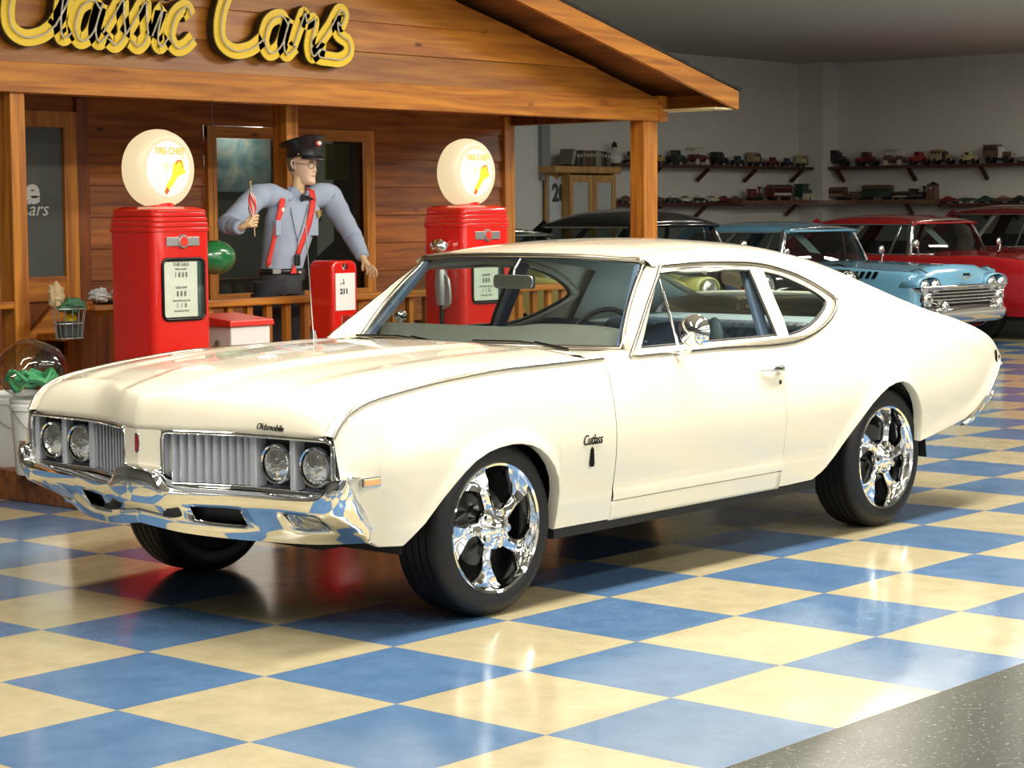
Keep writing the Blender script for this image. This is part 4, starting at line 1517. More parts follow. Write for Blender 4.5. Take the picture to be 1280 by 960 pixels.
# ---- yellow channel letters on the gable: script drawn with strokes
M_yel = mat('sign_yellow', (.95, .66, .02), rough=.35, coat=.4)
M_ydk = mat('sign_case', (.02, .018, .01), rough=.5)
M_neon = mat('neon_tube', (.75, .72, .6), rough=.15, coat=.5)


def bez(p, n=10):
    out = []
    for i in range(n + 1):
        t = i / n
        q = [Vector(a) for a in p]
        while len(q) > 1: q = [q[k].lerp(q[k + 1], t) for k in range(len(q) - 1)]
        out.append(q[0])
    return out


def spline(pts, n=6):
    P = [Vector(a) for a in pts]
    P = [P[0] * 2 - P[1]] + P + [P[-1] * 2 - P[-2]]
    out = []
    for i in range(1, len(P) - 2):
        for k in range(n):
            u = k / n
            a, b, c, d = P[i - 1:i + 3]
            out.append(.5 * (2 * b + (c - a) * u + (2 * a - 5 * b + 4 * c - d) * u * u + (3 * b - a - 3 * c + d) * u ** 3))
    out.append(P[-2])
    return out


GL = {  # glyph strokes in unit em, x advance
    'C': ([[(.78, .80), (.70, .95), (.50, 1.0), (.25, .85), (.10, .5), (.14, .15), (.40, 0), (.72, .04), (.95, .18)]], .90),
    'l': ([[(.02, .15), (.20, .45), (.32, .85), (.26, 1.0), (.16, .85), (.12, .3), (.2, .03), (.36, .10)]], .32),
    'a': ([[(.50, .42), (.36, .52), (.14, .42), (.08, .16), (.22, .0), (.42, .12), (.52, .45)], [(.54, .50), (.46, .16), (.56, .0), (.72, .12)]], .62),
    's': ([[(-.02, .12), (.18, .40), (.30, .56), (.34, .36), (.40, .12), (.26, -.02), (.10, .05)]], .44),
    'i': ([[(.05, .12), (.20, .48), (.16, .16), (.24, .0), (.38, .12)], [(.24, .66), (.26, .70)]], .34),
    'c': ([[(.46, .42), (.34, .54), (.14, .42), (.08, .16), (.22, .0), (.40, .02), (.56, .14)]], .52),
    'r': ([[(.04, .12), (.18, .50), (.22, .58), (.28, .46), (.44, .50), (.40, .16), (.48, .0), (.60, .10)]], .54),
    'S': ([[(-.02, .12), (.24, .42), (.40, .66), (.52, .62), (.46, .46), (.38, .50), (.44, .34), (.66, .24), (.70, .08), (.54, -.02), (.30, -.02), (.06, .0), (.08, .10), (.20, .08)]], .66),
}


def script_word(word, x0, z0, em, xs, label):
    t = thing('sign_word', label, 'sign', (0, 0, 0))
    x = x0
    for ch in word:
        strokes, adv = GL[ch]
        back, face, tube = MB(), MB(), MB()
        for s_ in strokes:
            P = spline([(a, b_) for a, b_ in s_], 6) if len(s_) > 2 else [Vector(a) for a in s_]
            W = .11 * em
            def rib(mb, w, y0, y1):
                L_, R_ = [], []
                for i, p in enumerate(P):
                    a = P[max(0, i - 1)]; c = P[min(len(P) - 1, i + 1)]
                    d = (c - a); d.normalize(); nn = Vector((-d.y, d.x))
                    pp = Vector((x + p.x * em * xs + .16 * p.y * em, z0 + p.y * em))
                    L_.append(pp + nn * w); R_.append(pp - nn * w)
                rows = []
                for l, r in zip(L_, R_):
                    rows.append([(l.x, y0, l.y), (l.x, y1, l.y), (r.x, y1, r.y), (r.x, y0, r.y)])
                mb.grid(rows, wrap=True)
                mb.add(rows[0], [(0, 1, 2, 3)]); mb.add(rows[-1], [(3, 2, 1, 0)])
            rib(back, W * 1.02, PY - .022, PY - .07)
            rib(face, W * .93, PY - .071, PY - .080)
            tube.tube([(x + p.x * em * xs + .16 * p.y * em, PY - .092, z0 + p.y * em) for p in P], .006, n=6)
        c = back.build('letter_case', M_ydk, t)
        face.build('letter_face', M_yel, c)
        tube.build('neon_tube', M_neon, c, smooth=60)
        x += adv * em * xs
    return x


script_word('Classic', 1.24, 2.53, .46, .84, 'yellow script neon channel sign on the gable at the upper left, ending in c')
script_word('CarS', 2.80, 2.535, .46, .92, 'yellow script neon channel sign Cars on the gable above the attendant')
# lamp added to brighten the dark room behind the station window
t = thing('office_lamp', 'small lamp hanging in the office behind the station window', 'lamp', (4.8, BW + .33, 2.34))
MB().lathe([(.02, 0), (.03, -.05), (.12, -.12), (.125, -.125)], 24).build('lamp_shade', M_lampframe, t, smooth=40)
MB().sphere((0, 0, -.09), .04).build('bulb', mat('bulb', (1, .9, .7), emit=(1, .85, .6), es=8), t, smooth=60)
l = bpy.data.lights.new('lamp', 'POINT'); l.energy = 14; l.color = (1, .9, .75); l.shadow_soft_size = .08
lo = bpy.data.objects.new('lamp', l); COL.objects.link(lo); lo.parent = t; lo.location = (0, 0, -.18)
MB().b2(wx0 - .2, wx1 + .2, BW + .08, BW + .64, 2.35, 2.36).build('inner_ceiling', MATS['office_wall'], st)
# ================================================================== GAS PUMPS
M_red = mat('pump_red', (.66, .012, .007), rough=.25, coat=.8)
M_cream = mat('price_card', (.88, .88, .76), rough=.5)
M_ink = mat('print_ink', (.05, .05, .05), rough=.6)
M_grey = mat('grey_metal', (.45, .46, .46), rough=.35, metal=.8)
M_gold = mat('gold_print', (.5, .34, .03), rough=.5, emit=(.85, .52, .06), es=.5)
M_globe = mat('globe_glass', (.16, .15, .12), rough=.35, emit=(1, .80, .47), es=.80)
M_globef = mat('globe_face', (.12, .12, .12), rough=.3, emit=(1, .97, .84), es=.96)
M_white = mat('white_enamel', (.80, .81, .80), rough=.3, coat=.4)
M_redp = mat('red_plastic', (.70, .03, .02), rough=.35)
M_bluep = M_ink


def fuel_pump(x0, x1, y0, y1, label, nozzle):
    cx_, cy_ = (x0 + x1) / 2, (y0 + y1) / 2
    t = thing('fuel_pump', label, 'gas pump', (cx_, cy_, DZ), 0, 'red antique gas pumps on the porch deck')
    hw, hd = (x1 - x0) / 2, (y1 - y0) / 2
    H = 1.27
    MB().b2(-hw - .015, hw + .015, -hd - .015, hd + .015, 0, .12).build('base', M_red, t, bevel=.01)
    # cabinet with a front opening
    wz_0, wz_1, wxh = .79, 1.12, .145
    wc = .0
    body = MB()
    r = .045
    out = rrect(0, 0, 2 * hw, 2 * hd, r, 5)
    body.prism(out, .12, H, 'Z')
    b = body.build('cabinet', M_red, t, smooth=30, bevel=.004)
    # stepped crown
    c = MB()
    for k in range(4):
        ins = (.0, .003, .007, .012)[k]
        z0 = H + .028 * k - .004
        c.prism(rrect(0, 0, 2 * (hw + .006 - ins), 2 * (hd + .006 - ins), .045, 5), z0, z0 + .026, 'Z')
    A_ = rrect(0, 0, 2 * (hw - .006), 2 * (hd - .006), .045, 5); B_ = rrect(0, 0, 2 * (hw - .045), 2 * (hd - .045), .045, 5)
    c.grid([[(a, b_, H + .108) for a, b_ in A_], [(a * .985, b_ * .985, H + .118) for a, b_ in A_], [(a, b_, H + .134) for a, b_ in B_]], wrap=True)
    c.add([(a, b_, H + .134) for a, b_ in B_], [tuple(range(len(B_)))])
    c.build('crown', M_red, t, smooth=30, bevel=.006)
    MB().lathe([(.0, H + .125), (.085, H + .125), (.082, H + .16), (.07, H + .165), (0, H + .165)], 32).build('globe_collar', M_red, t, smooth=40)
    gz = 1.77 - DZ
    g = MB()
    pr = [(0, -.095), (.05, -.094), (.10, -.090), (.145, -.082), (.165, -.085), (.185, -.082), (.205, -.060), (.216, -.025), (.218, 0), (.216, .025), (.205, .060), (.185, .082), (.165, .085), (.145, .082), (.10, .090), (.05, .094), (0, .095)]
    g.lathe(pr, 56, 'Y', (0, 0, gz))
    gl = g.build('globe', M_globe, t, smooth=50)
    g = MB(); g.lathe([(0, -.101), (.06, -.100), (.11, -.096), (.148, -.088), (.150, -.084)], 48, 'Y', (0, 0, gz))
    fc = g.build('globe_face', M_globef, gl, smooth=50)
    F = frame((0, -.104, gz + .095), (1, 0, 0), (0, 0, 1))
    text('FIRE-CHIEF', 'globe_lettering', M_gold, fc, .052, F, ext=.001, sx=.82, offset=.001)
    # star
    sp = []
    for i in range(10):
        a = PI / 2 + PI * i / 5; rr = .030 if i % 2 == 0 else .012
        sp.append((-.025 + rr * math.cos(a), gz + .015 + rr * math.sin(a)))
    MB().prism(sp, -.103, -.106, 'Y').build('star', mat('pale_gold', (.9, .8, .45), emit=(.85, .62, .15), es=.7), fc)
    # fire helmet emblem
    hp = [(-.045, -.125), (-.020, -.075), (-.002, -.055), (.012, -.030), (.022, .025), (.045, .045), (.072, .048), (.085, .040), (.082, .062), (.090, .080), (.084, .052), (.095, -.005), (.112, -.014), (.070, -.035), (.045, -.045), (.015, -.085), (-.020, -.120), (-.038, -.138)]
    MB().prism([(a, gz + b_) for a, b_ in hp], -.103, -.107, 'Y').build('helmet_emblem', mat('emblem_yellow', (.95, .70, .02), emit=(.95, .62, .02), es=.9), fc)
    hp = [(-.045, -.125), (-.030, -.098), (-.012, -.118), (-.034, -.142)]
    MB().prism([(a, gz + b_) for a, b_ in hp], -.1072, -.109, 'Y').build('emblem_tip', mat('emblem_red', (.5, .08, .02), emit=(.4, .05, .01), es=.5), fc)
    hp = [(.030, .028), (.045, .048), (.075, .050), (.088, .005), (.080, .004), (.070, .038), (.050, .036), (.040, .022)]
    MB().prism([(a, gz + b_) for a, b_ in hp], -.1072, -.109, 'Y').build('emblem_band', mat('emblem_brown', (.5, .15, .03), emit=(.45, .13, .03), es=.5), fc)
    # badge
    bz_ = 1.215
    bd = MB().b2(-.115, .115, -hd - .008, -hd + .002, bz_ - .025, bz_ + .025).build('name_plate', M_grey, t, bevel=.003)
    m_ = MB(); m_.lathe([(0, -.016), (.034, -.014), (.040, -.006), (.040, 0)], 28, 'Y', (0, -hd, bz_)); m_.build('medallion', M_grey, bd, smooth=40)
    m_ = MB(); m_.lathe([(0, -.0185), (.026, -.017), (.026, -.01)], 28, 'Y', (0, -hd, bz_)); m_.build('medallion_face', M_redp, bd, smooth=40)
    # price window
    wx_0, wx_1 = -.145, .145
    zc_, hh_ = .955, .33
    ring = [(a, -hd - .004, b_) for a, b_ in rrect(0, zc_, .29, hh_, .035, 5)]
    bz2 = MB().tube(ring, .009, n=8, closed=True).build('window_bezel', M_dkchrome, t, smooth=60)
    MB().prism(rrect(0, zc_, .285, hh_ - .006, .033, 5), -hd - .0035, -hd + .001, 'Y').build('window_recess', M_black, bz2)
    pc = MB().b2(-.135, .095, -hd - .006, -hd - .0042, zc_ - .150, zc_ + .150).build('price_sheet', M_cream, bz2)
    MB().b2(.100, .118, -hd - .006, -hd - .0042, zc_ - .15, zc_ + .15).build('side_reveal', mat('teal_dark', (.05, .12, .11), rough=.3), bz2)
    yy = -hd - .0075
    for body_, z_, sz, sxx in (('THIS SALE', .135, .026, 1.0), ('MUST AGREE', .110, .014, 1), ('1 8 8 8', .078, .040, .8), ('GALLONS', .010, .018, 1), ('8 8 8', -.025, .042, .8), ('PRICE PER GALLON', -.062, .014, 1), ('1  1  8', -.088, .034, .8), ('INCLUDING TAXES', -.118, .012, 1)):
        text(body_, 'price_print', M_ink, pc, sz, frame((-.02, yy, zc_ + z_), (1, 0, 0), (0, 0, 1)), ext=.0005, sx=sxx)
    MB().prism(rrect(0, zc_, .283, hh_ - .008, .033, 5), -hd - .0100, -hd - .0092, 'Y').build('window_glass', glass_mat('clear_glass', (.93, .95, .95), 1.4), bz2)
    # lower label frame
    lf = MB().b2(-.15, .17, -hd - .004, -hd + .001, .33, .595).build('lower_panel', M_white, t, bevel=.002)
    MB().b2(-.14, .16, -hd - .006, -hd - .004, .34, .585).build('panel_inlay', M_red, lf)
    # hose down the right side
    hs = MB(); hs.tube(spline([(hw + .022, -.05, 1.12), (hw + .03, -.05, .9), (hw + .028, -.05, .5), (hw + .03, -.05, .25), (hw + .005, -.03, .15)], 8), .017, n=10)
    hs.build('hose', M_rubber, t, smooth=60)
    if nozzle:
        xs_ = -hw
        nb = MB()
        nb.sphere((xs_ - .055, -.03, 1.15), .065, 16, 10, (1, 1, .8)); nb.b2(xs_ - .06, xs_ + .0, -.06, .0, 1.08, 1.18)
        nb.build('nozzle_hook', M_chrome, t, smooth=60)
        n2_ = MB()
        n2_.tube(spline([(xs_ - .05, -.03, 1.09), (xs_ - .055, -.04, .98), (xs_ - .06, -.05, .86)], 6), [.016] * 12 + [.016], n=12)
        n2_.tube([(xs_ - .055, -.04, 1.00), (xs_ - .06, -.045, .90), (xs_ - .065, -.05, .78)], [.038, .046, .034], n=12)
        no = n2_.build('nozzle', M_grey, t, smooth=60)
        n3_ = MB(); n3_.tube(spline([(xs_ - .06, -.075, .97), (xs_ - .065, -.11, .92), (xs_ - .065, -.115, .80), (xs_ - .065, -.06, .76)], 6), .013, n=8)
        n3_.build('trigger_guard', M_grey, no, smooth=60)
        n4_ = MB(); n4_.tube(spline([(xs_ - .065, -.05, .78), (xs_ - .07, -.05, .60), (xs_ - .09, -.03, .35), (xs_ - .04, .0, .18), (xs_ + .01, .05, .2)], 8), .015, n=10)
        n4_.build('hose', M_rubber, t, smooth=60)
    return t


fuel_pump(1.400, 1.806, 3.75, 4.135, 'red antique gas pump with a lit globe, behind the hood at the left', False)
fuel_pump(3.862, 4.318, 3.75, 4.10, 'red antique gas pump with a lit globe and hanging nozzle, behind the windshield', True)

# ---- air meter
t = thing('air_meter', 'small red air meter with a white dial card reading 211, beside the attendant', 'air pump', (3.42, 4.46, DZ))
hw, hd = .112, .105
o = MB()
prof = [(-hw, .72 - DZ), (hw, .72 - DZ), (hw, 1.16 - DZ)] + [(hw - .05 + .05 * math.cos(a), 1.175 - DZ + .05 * math.sin(a)) for a in [PI / 2 * i / 5 for i in range(6)]] + [(-hw + .05 - .05 * math.sin(a), 1.175 - DZ + .05 * math.cos(a)) for a in [PI / 2 * i / 5 for i in range(6)]]
o.prism(prof, -hd, hd, 'Y')
o.build('housing', M_red, t, smooth=30, bevel=.018, seg=3)
MB().lathe([(.10, 0), (.10, .03), (.07, .06), (.065, .42), (.09, .50), (.10, .57)], 28).build('pedestal', M_red, t, smooth=40)
pl = MB().b2(-.085, .085, -hd - .006, -hd + .002, .91 - DZ, 1.145 - DZ).build('dial_card', mat('card_white', (.82, .85, .84), rough=.4), t, bevel=.003)
text('211', 'dial_number', M_ink, pl, .045, frame((-.015, -hd - .0075, 1.03 - DZ), (1, 0, 0), (0, 0, 1)), ext=.001, offset=.002, sx=1.05)
mk = MB(); mk.tube(spline([(-.05, -hd - .008, 1.07 - DZ), (-.03, -hd - .008, 1.085 - DZ), (-.015, -hd - .008, 1.075 - DZ), (-.02, -hd - .008, 1.11 - DZ)], 5), .002, n=6); mk.build('dial_mark', M_ink, pl)
MB().lathe([(0, -.012), (.02, -.010), (.024, 0)], 20, 'Y', (.0, -hd, 1.185 - DZ)).build('name_badge', M_chrome, t, smooth=40)
MB().b2(-.035, .035, -hd - .006, -hd, .81 - DZ, .88 - DZ).build('lower_badge', M_chrome, t, bevel=.003)
hs = MB(); hs.tube(spline([(.02, -hd - .01, .79 - DZ), (.0, -hd - .05, .80 - DZ), (-.06, -hd - .06, .77 - DZ), (-.11, -hd - .05, .66 - DZ), (-.08, -hd - .04, .40 - DZ), (.04, -hd - .02, .25 - DZ), (.10, -hd, .5 - DZ), (.06, -hd, .70 - DZ)], 8), .012, n=10)
hs.build('air_hose', M_rubber, t, smooth=60)
MB().tube([(.0, -hd - .0, .80 - DZ), (.03, -hd - .035, .80 - DZ)], .016).build('hose_fitting', M_chrome, t, smooth=60)

# ---- white bin with red lid
t = thing('lidded_bin', 'white square bin with a red hinged lid beside the left gas pump', 'bin', (2.50, 4.37, DZ))
MB().b2(-.155, .155, -.155, .155, 0, .70).build('bin_body', M_white, t, bevel=.008)
ld = MB(); ld.add([(-.175, -.175, .70), (.175, -.175, .70), (.175, .175, .70), (-.175, .175, .70), (-.170, -.170, .735), (.170, -.170, .735), (.165, .165, .765), (-.165, .165, .765)],
                  [(0, 3, 2, 1), (4, 5, 6, 7), (0, 1, 5, 4), (1, 2, 6, 5), (2, 3, 7, 6), (3, 0, 4, 7)])
ld.build('bin_lid', M_redp, t, bevel=.006)
text('OIL ONLY', 'bin_lettering', mat('orange_ink', (.5, .15, .03)), t, .034, frame((.03, -.1565, .56), (1, 0, 0), (0, 0, 1)), ext=.0008)
MB().cyl((-.156, -.05, .60), (-.175, -.05, .60), .02, 12).build('bin_latch', M_grey, t, smooth=40)

# ---- green oval float behind the pump
t = MB().sphere((0, 0, 0), .095, 28, 18, (1.35, 1, 1)).build('oval_float', mat('glossy_green', (.01, .16, .045), rough=.2, coat=.8), None, smooth=60)
t.location = (2.46, 4.48, 1.262); t.scale = (1.12, 1.0, 1.08)
tag(t, 'glossy dark green oval float hanging between the left gas pump and the attendant', 'float')
MB().tube([(-.13, 0, 0), (-.155, 0, 0)], [.03, .026]).build('end_cap', M_white, t, smooth=50)
MB().tube([(0, 0, .09), (0, .0, .87)], .002, n=6).build('hanging_line', M_rubber, t)

# ---- wooden barrel stand with clutter
t = thing('wooden_bin', 'dark cedar plank waste stand with a flared rim left of the gas pump', 'bin', (1.78, 4.62, DZ))
ns = 10
for k in range(ns):
    a = 2 * PI * k / ns + .2; a2 = 2 * PI * (k + 1) / ns + .2
    r0_, r1_ = .235, .255
    b_ = MB(); b_.add([(r0_ * math.cos(a), r0_ * math.sin(a), 0), (r0_ * math.cos(a2), r0_ * math.sin(a2), 0), (r1_ * math.cos(a2), r1_ * math.sin(a2), .80), (r1_ * math.cos(a), r1_ * math.sin(a), .80),
                       (.88 * r0_ * math.cos(a), .88 * r0_ * math.sin(a), 0), (.88 * r0_ * math.cos(a2), .88 * r0_ * math.sin(a2), 0), (.88 * r1_ * math.cos(a2), .88 * r1_ * math.sin(a2), .80), (.88 * r1_ * math.cos(a), .88 * r1_ * math.sin(a), .80)],
                      [(0, 1, 2, 3), (4, 7, 6, 5), (0, 3, 7, 4), (1, 5, 6, 2), (3, 2, 6, 7), (0, 4, 5, 1)])
    b_.build('stave', W_dark, t, bevel=.004)
MB().lathe([(.0, .79), (.24, .79), (.262, .80), (.30, .825), (.295, .85), (0, .85)], ns).build('rim_top', W_x, t)
t = MB().b2(-.10, .12, -.08, .08, 0, .02).build('tray', mat('dark_tray', (.03, .035, .04), rough=.5), None, bevel=.006)
t.location = (1.80, 4.60, DZ + .851); tag(t, 'black plastic tray lying on the wooden waste stand', 'tray')


def crumple(name, r, m, loc, label, cat, sc=(1, 1, 1), seed=1, amp=.3):
    rnd = random.Random(seed)
    mb = MB(); mb.sphere((0, 0, 0), r, 18, 12, sc)
    pts = []
    ph = [rnd.uniform(0, 6) for _ in range(9)]
    for v in mb.v:
        d = Vector(v)
        k = 1 + amp * (math.sin(9 * d.x / r + ph[0]) * math.sin(7 * d.y / r + ph[1]) + .6 * math.sin(13 * d.z / r + ph[2] + 3 * d.x / r))*.5
        pts.append(tuple(d * k))
    mb.v = pts
    o = mb.build(name, m, None, smooth=30)
    o.location = loc
    return tag(o, label, cat)


M_film = glass_mat('plastic_film', (.86, .88, .88), 1.5, 1.6)
crumple('plastic_wrap', .05, mat('pale_film', (.70, .74, .76), rough=.25), (1.63, 4.52, DZ + .851 + .052), 'crumpled clear plastic wrap at the left end of the wooden waste stand top', 'plastic wrap', (1.3, 1, .8), 3, .5)
crumple('tissue', .05, mat('tissue_white', (.80, .80, .78), rough=.7), (1.74, 4.46, DZ + .851 + .075), 'crumpled white tissue standing on the wooden waste stand top', 'tissue', (1, .9, 1.2), 5, .5)
# wire basket hanging from a post hook
p = aty(82, 396, 4.45)
t = thing('wire_basket', 'small wire basket hanging on the waste stand with a green cloth and yellow cap', 'basket', (p.x, 4.42, 0))
zb0_, zt0_ = aty(82, 423, 4.42).z, aty(82, 386, 4.42).z
wr = MB()
for z_, r_ in ((zb0_, .075), (lerp(zb0_, zt0_, .5), .085), (zt0_, .098)):
    wr.tube([(r_ * math.cos(a) * 1.05, r_ * math.sin(a) * .7, z_) for a in [2 * PI * i / 20 for i in range(20)]], .0035, n=6, closed=True)
for k in range(14):
    a = 2 * PI * k / 14
    wr.tube([(.075 * math.cos(a) * 1.05, .075 * math.sin(a) * .7, zb0_), (.098 * math.cos(a) * 1.05, .098 * math.sin(a) * .7, zt0_)], .0025, n=6)
for k in range(4): wr.tube([(-.07, -.04 + .027 * k, zb0_), (.07, -.04 + .027 * k, zb0_)], .0025, n=6)
wr.tube([(.10, .04, zt0_), (.13, .10, zt0_ + .0), (.16, .12, zt0_ - .02)], .004, n=6)
wr.build('wire_frame', M_grey, t, smooth=60)
crumple('green_cloth', .07, mat('green_cloth', (.06, .17, .09), rough=.8), (p.x + .015, 4.42, zt0_ + .015), 'crumpled green cloth in the wire basket', 'cloth', (1.2, .75, .55), 8, .5)
crumple('kraft_paper', .06, mat('kraft_paper', (.55, .42, .24), rough=.8), (p.x - .085, 4.42, zt0_ + .075), 'crumpled tan paper sticking out of the wire basket', 'paper', (.75, .6, 1.15), 11, .4)
o = MB().lathe([(0, -.04), (.028, -.04), (.030, -.01), (.030, .0)], 18).build('yellow_cap', mat('yellow_plastic', (.85, .60, .02), rough=.4), None, smooth=40)
o.location = (p.x + .02, 4.415, zb0_ + .115); o.rotation_euler = (1.2, .2, 0)
tag(o, 'yellow round cap among the things in the wire basket', 'cap')
o = MB().b2(-.06, .06, -.035, .035, 0, .09).build('dark_tin', mat('tin_dark', (.05, .06, .06), rough=.5), None, bevel=.005)
o.location = (p.x, 4.42, zb0_ + .005); tag(o, 'dark tin box inside the wire basket', 'tin')

# ---- buckets and bag
def bucket(x, y, label):
    t = thing('bucket', label, 'bucket', (x, y, DZ), 0, 'white plastic buckets on the deck edge')
    MB().lathe([(0, .0), (.125, .0), (.130, .01), (.150, .34), (.158, .345), (.158, .37), (.150, .375), (.150, .385), (.156, .39), (.156, .40), (.145, .40), (.14, .36), (.12, .02), (0, .02)], 40).build('pail', mat('bucket_white', (.78, .80, .80), rough=.35), t, smooth=40)
    MB().tube([(.158 * math.cos(a), .158 * math.sin(a), .36 - .16 * math.sin(PI * k / 12)) for k, a in enumerate([PI * .95 + PI * .9 * i / 12 for i in range(13)])], .0025, n=6).build('bail', M_grey, t, smooth=60)
    return t


b1 = bucket(.985, 4.02, 'white plastic bucket under the clear plastic bag beside the deck edge')
b1.location = (aty(49, 500, 4.02).x, 4.02, DZ)
MB().b2(-.05, -.02, -.153, -.150, .15, .18).build('bucket_label', mat('label_blue', (.2, .25, .45), rough=.5), b1)
b2_ = bucket(.6, 4.25, 'white plastic bucket cut by the left edge of the picture')
b2_.location = (max(.97, aty(1, 500, 4.45).x), 4.45, DZ)
bc = aty(40, 474, 4.02)
mb = MB(); mb.sphere((0, 0, 0), .185, 36, 24, (1, 1, .86))
rnd = random.Random(4)
vs = []
for v in mb.v:
    d = Vector(v); k = 1 + .018 * math.sin(24 * d.x + 17 * d.z) + .02 * math.sin(31 * d.y - 22 * d.x + 1) + .012 * math.sin(60 * d.z + 30 * d.x)
    vs.append(tuple(d * k))
mb.v = vs
bag = mb.build('plastic_bag', M_film, None, smooth=50)
bag.location = (bc.x, 4.02, DZ + .40 + .155)
tag(bag, 'inflated clear plastic bag with green strips in it, on a white bucket', 'bag')
gs = MB()
for k in range(16):
    a0_ = rnd.uniform(0, 6.28); r_ = rnd.uniform(.08, .145)
    gs.tube(spline([(r_ * math.cos(a0_ + q * .5), r_ * math.sin(a0_ + q * .5), -.09 + .03 * math.sin(q * 2 + k) + .004 * k) for q in range(5)], 4), [rnd.uniform(.010, .02)] * 17, n=5)
o = gs.build('green_strips', mat('green_strips', (.06, .42, .16), rough=.4), bag, smooth=40)
o['kind'] = 'stuff'
# ================================================================== ATTENDANT FIGURE
M_skin = mat('mannequin_skin', (.85, .60, .44), rough=.5)
M_lip = mat('mannequin_lip', (.50, .22, .17), rough=.5)
M_hand = mat('mannequin_hand', (.82, .60, .36), rough=.45)
M_shirt = mat('work_shirt', (.37, .45, .60), rough=.8, noise=.12, nscale=6, bump=.3, bscale=14)
M_trous = mat('charcoal_trousers', (.030, .034, .042), rough=.75, bump=.3, bscale=18)
M_susp = mat('suspender_red', (.80, .045, .03), rough=.6)
M_cap = mat('cap_black', (.012, .014, .016), rough=.35, coat=.3)
M_hair = mat('grey_hair', (.25, .22, .18), rough=.8)
FX, FY = 3.84, 5.06
man = thing('person', 'attendant in blue work shirt, red suspenders and black cap, hand beside the air meter', 'person', (FX, FY, DZ))


def J(px, py, y):
    p = aty(px, py, y)
    return Vector((p.x - FX, p.y - FY, p.z - DZ))


neck = J(371, 240, 5.07); headc = J(378, 206, 5.06)
shR, shL = J(322, 246, 5.12), J(411, 245, 5.06)
elR, elL = J(284, 281, 4.97), J(441, 296, 4.93)
wrR, wrL = J(302, 285, 4.78), J(455, 324, 4.76)
pel = J(347, 352, 5.08)
chest = J(366, 275, 5.09)
waist = J(352, 330, 5.09)
hipR, hipL = pel + Vector((-.10, .0, -.06)), pel + Vector((.10, 0, -.06))
knR, knL = Vector((hipR.x, hipR.y - .02, .48)), Vector((hipL.x + .02, hipL.y - .02, .48))
anR, anL = Vector((hipR.x - .01, hipR.y + .03, .09)), Vector((hipL.x + .03, hipL.y + .03, .09))
toR, toL = anR + Vector((0, -.17, -.055)), anL + Vector((.02, -.17, -.055))

joints, edges = [], []


def add(v, r, par=None):
    joints.append((v.x, v.y, v.z, r)); i = len(joints) - 1
    if par is not None: edges.append((par, i))
    return i


jp = add(pel, .10)
jw = add(waist, .095, jp); jc = add(chest, .11, jw); ju = add(lerp(chest, neck, .6), .085, jc)
jn = add(neck + Vector((0, 0, .0)), .052, ju); jn2 = add(lerp(neck, headc, .45), .05, jn); jh = add(headc, .062, jn2)
for sh, el, wr in ((shR, elR, wrR), (shL, elL, wrL)):
    a = add(lerp(chest + Vector((0, 0, .08)), sh, .8), .040, ju); b_ = add(lerp(sh, el, .5), .036, a); c = add(el, .038, b_); d = add(lerp(el, wr, .55), .034, c); e = add(wr, .024, d)
    f = (wr - el).normalized()
    right = sh is shR
    if right:
        # raised hand closed on the flag stick
        palm = wr + J(312, 279, 4.74) - J(302, 285, 4.78)
        pc_ = add(lerp(wr, palm, .6), .026, e); pm = add(palm, .024, pc_)
        ax = Vector((.25, 0, 1)).normalized()
        out = (palm - wr).normalized()
        side = ax.cross(out).normalized()
        for k in range(4):
            base = palm + ax * (.030 - .021 * k) + out * .018
            i1 = add(base, .0095, pm)
            i2 = add(base + out * .026 + side * .012, .009, i1)
            i3 = add(base + out * .030 + side * .036, .0085, i2)
            i4 = add(base + out * .006 + side * .046, .008, i3)
        t1 = add(lerp(wr, palm, .5) + ax * .028, .012, pc_)
        t2 = add(palm + ax * .050 + side * .018, .0105, t1)
        t3 = add(palm + ax * .046 + side * .044 + out * .015, .009, t2)
        flag_at = palm + out * .022 + side * .026; flag_ax = ax
    else:
        palm = J(459, 331, 4.73)
        pc_ = add(lerp(wr, palm, .6), .026, e); pm = add(palm, .026, pc_)
        hx_ = Vector((.66, -.75, 0))
        for k, (ln, sx_) in enumerate(((.072, 1.4), (.080, .6), (.074, -.2), (.056, -1.0))):
            base = palm + hx_ * (.018 * sx_) + Vector((0, -.012, -.012))
            i1 = add(base, .010, pm)
            i2 = add(base + Vector((.012, -.012, -.35 * ln)) + hx_ * .006 * sx_, .0095, i1)
            i3 = add(base + Vector((.016, -.010, -.72 * ln)) + hx_ * .008 * sx_, .009, i2)
            i4 = add(base + Vector((.014, .0, -ln)) + hx_ * .009 * sx_, .008, i3)
        t1 = add(palm - hx_ * .028 + Vector((0, 0, .006)), .012, pc_)
        t2 = add(palm - hx_ * .040 + Vector((0, -.012, -.020)), .0105, t1)
        t3 = add(palm - hx_ * .040 + Vector((0, -.016, -.042)), .009, t2)
for hp, kn, an_, to in ((hipR, knR, anR, toR), (hipL, knL, anL, toL)):
    a = add(hp, .078, jp); b_ = add(lerp(hp, kn, .5), .068, a); c = add(kn, .052, b_); d = add(lerp(kn, an_, .45), .048, c); e = add(an_, .032, d); add(to, .03, e)
skinned('body', M_hand, man, joints, edges, root=0, sub=1)


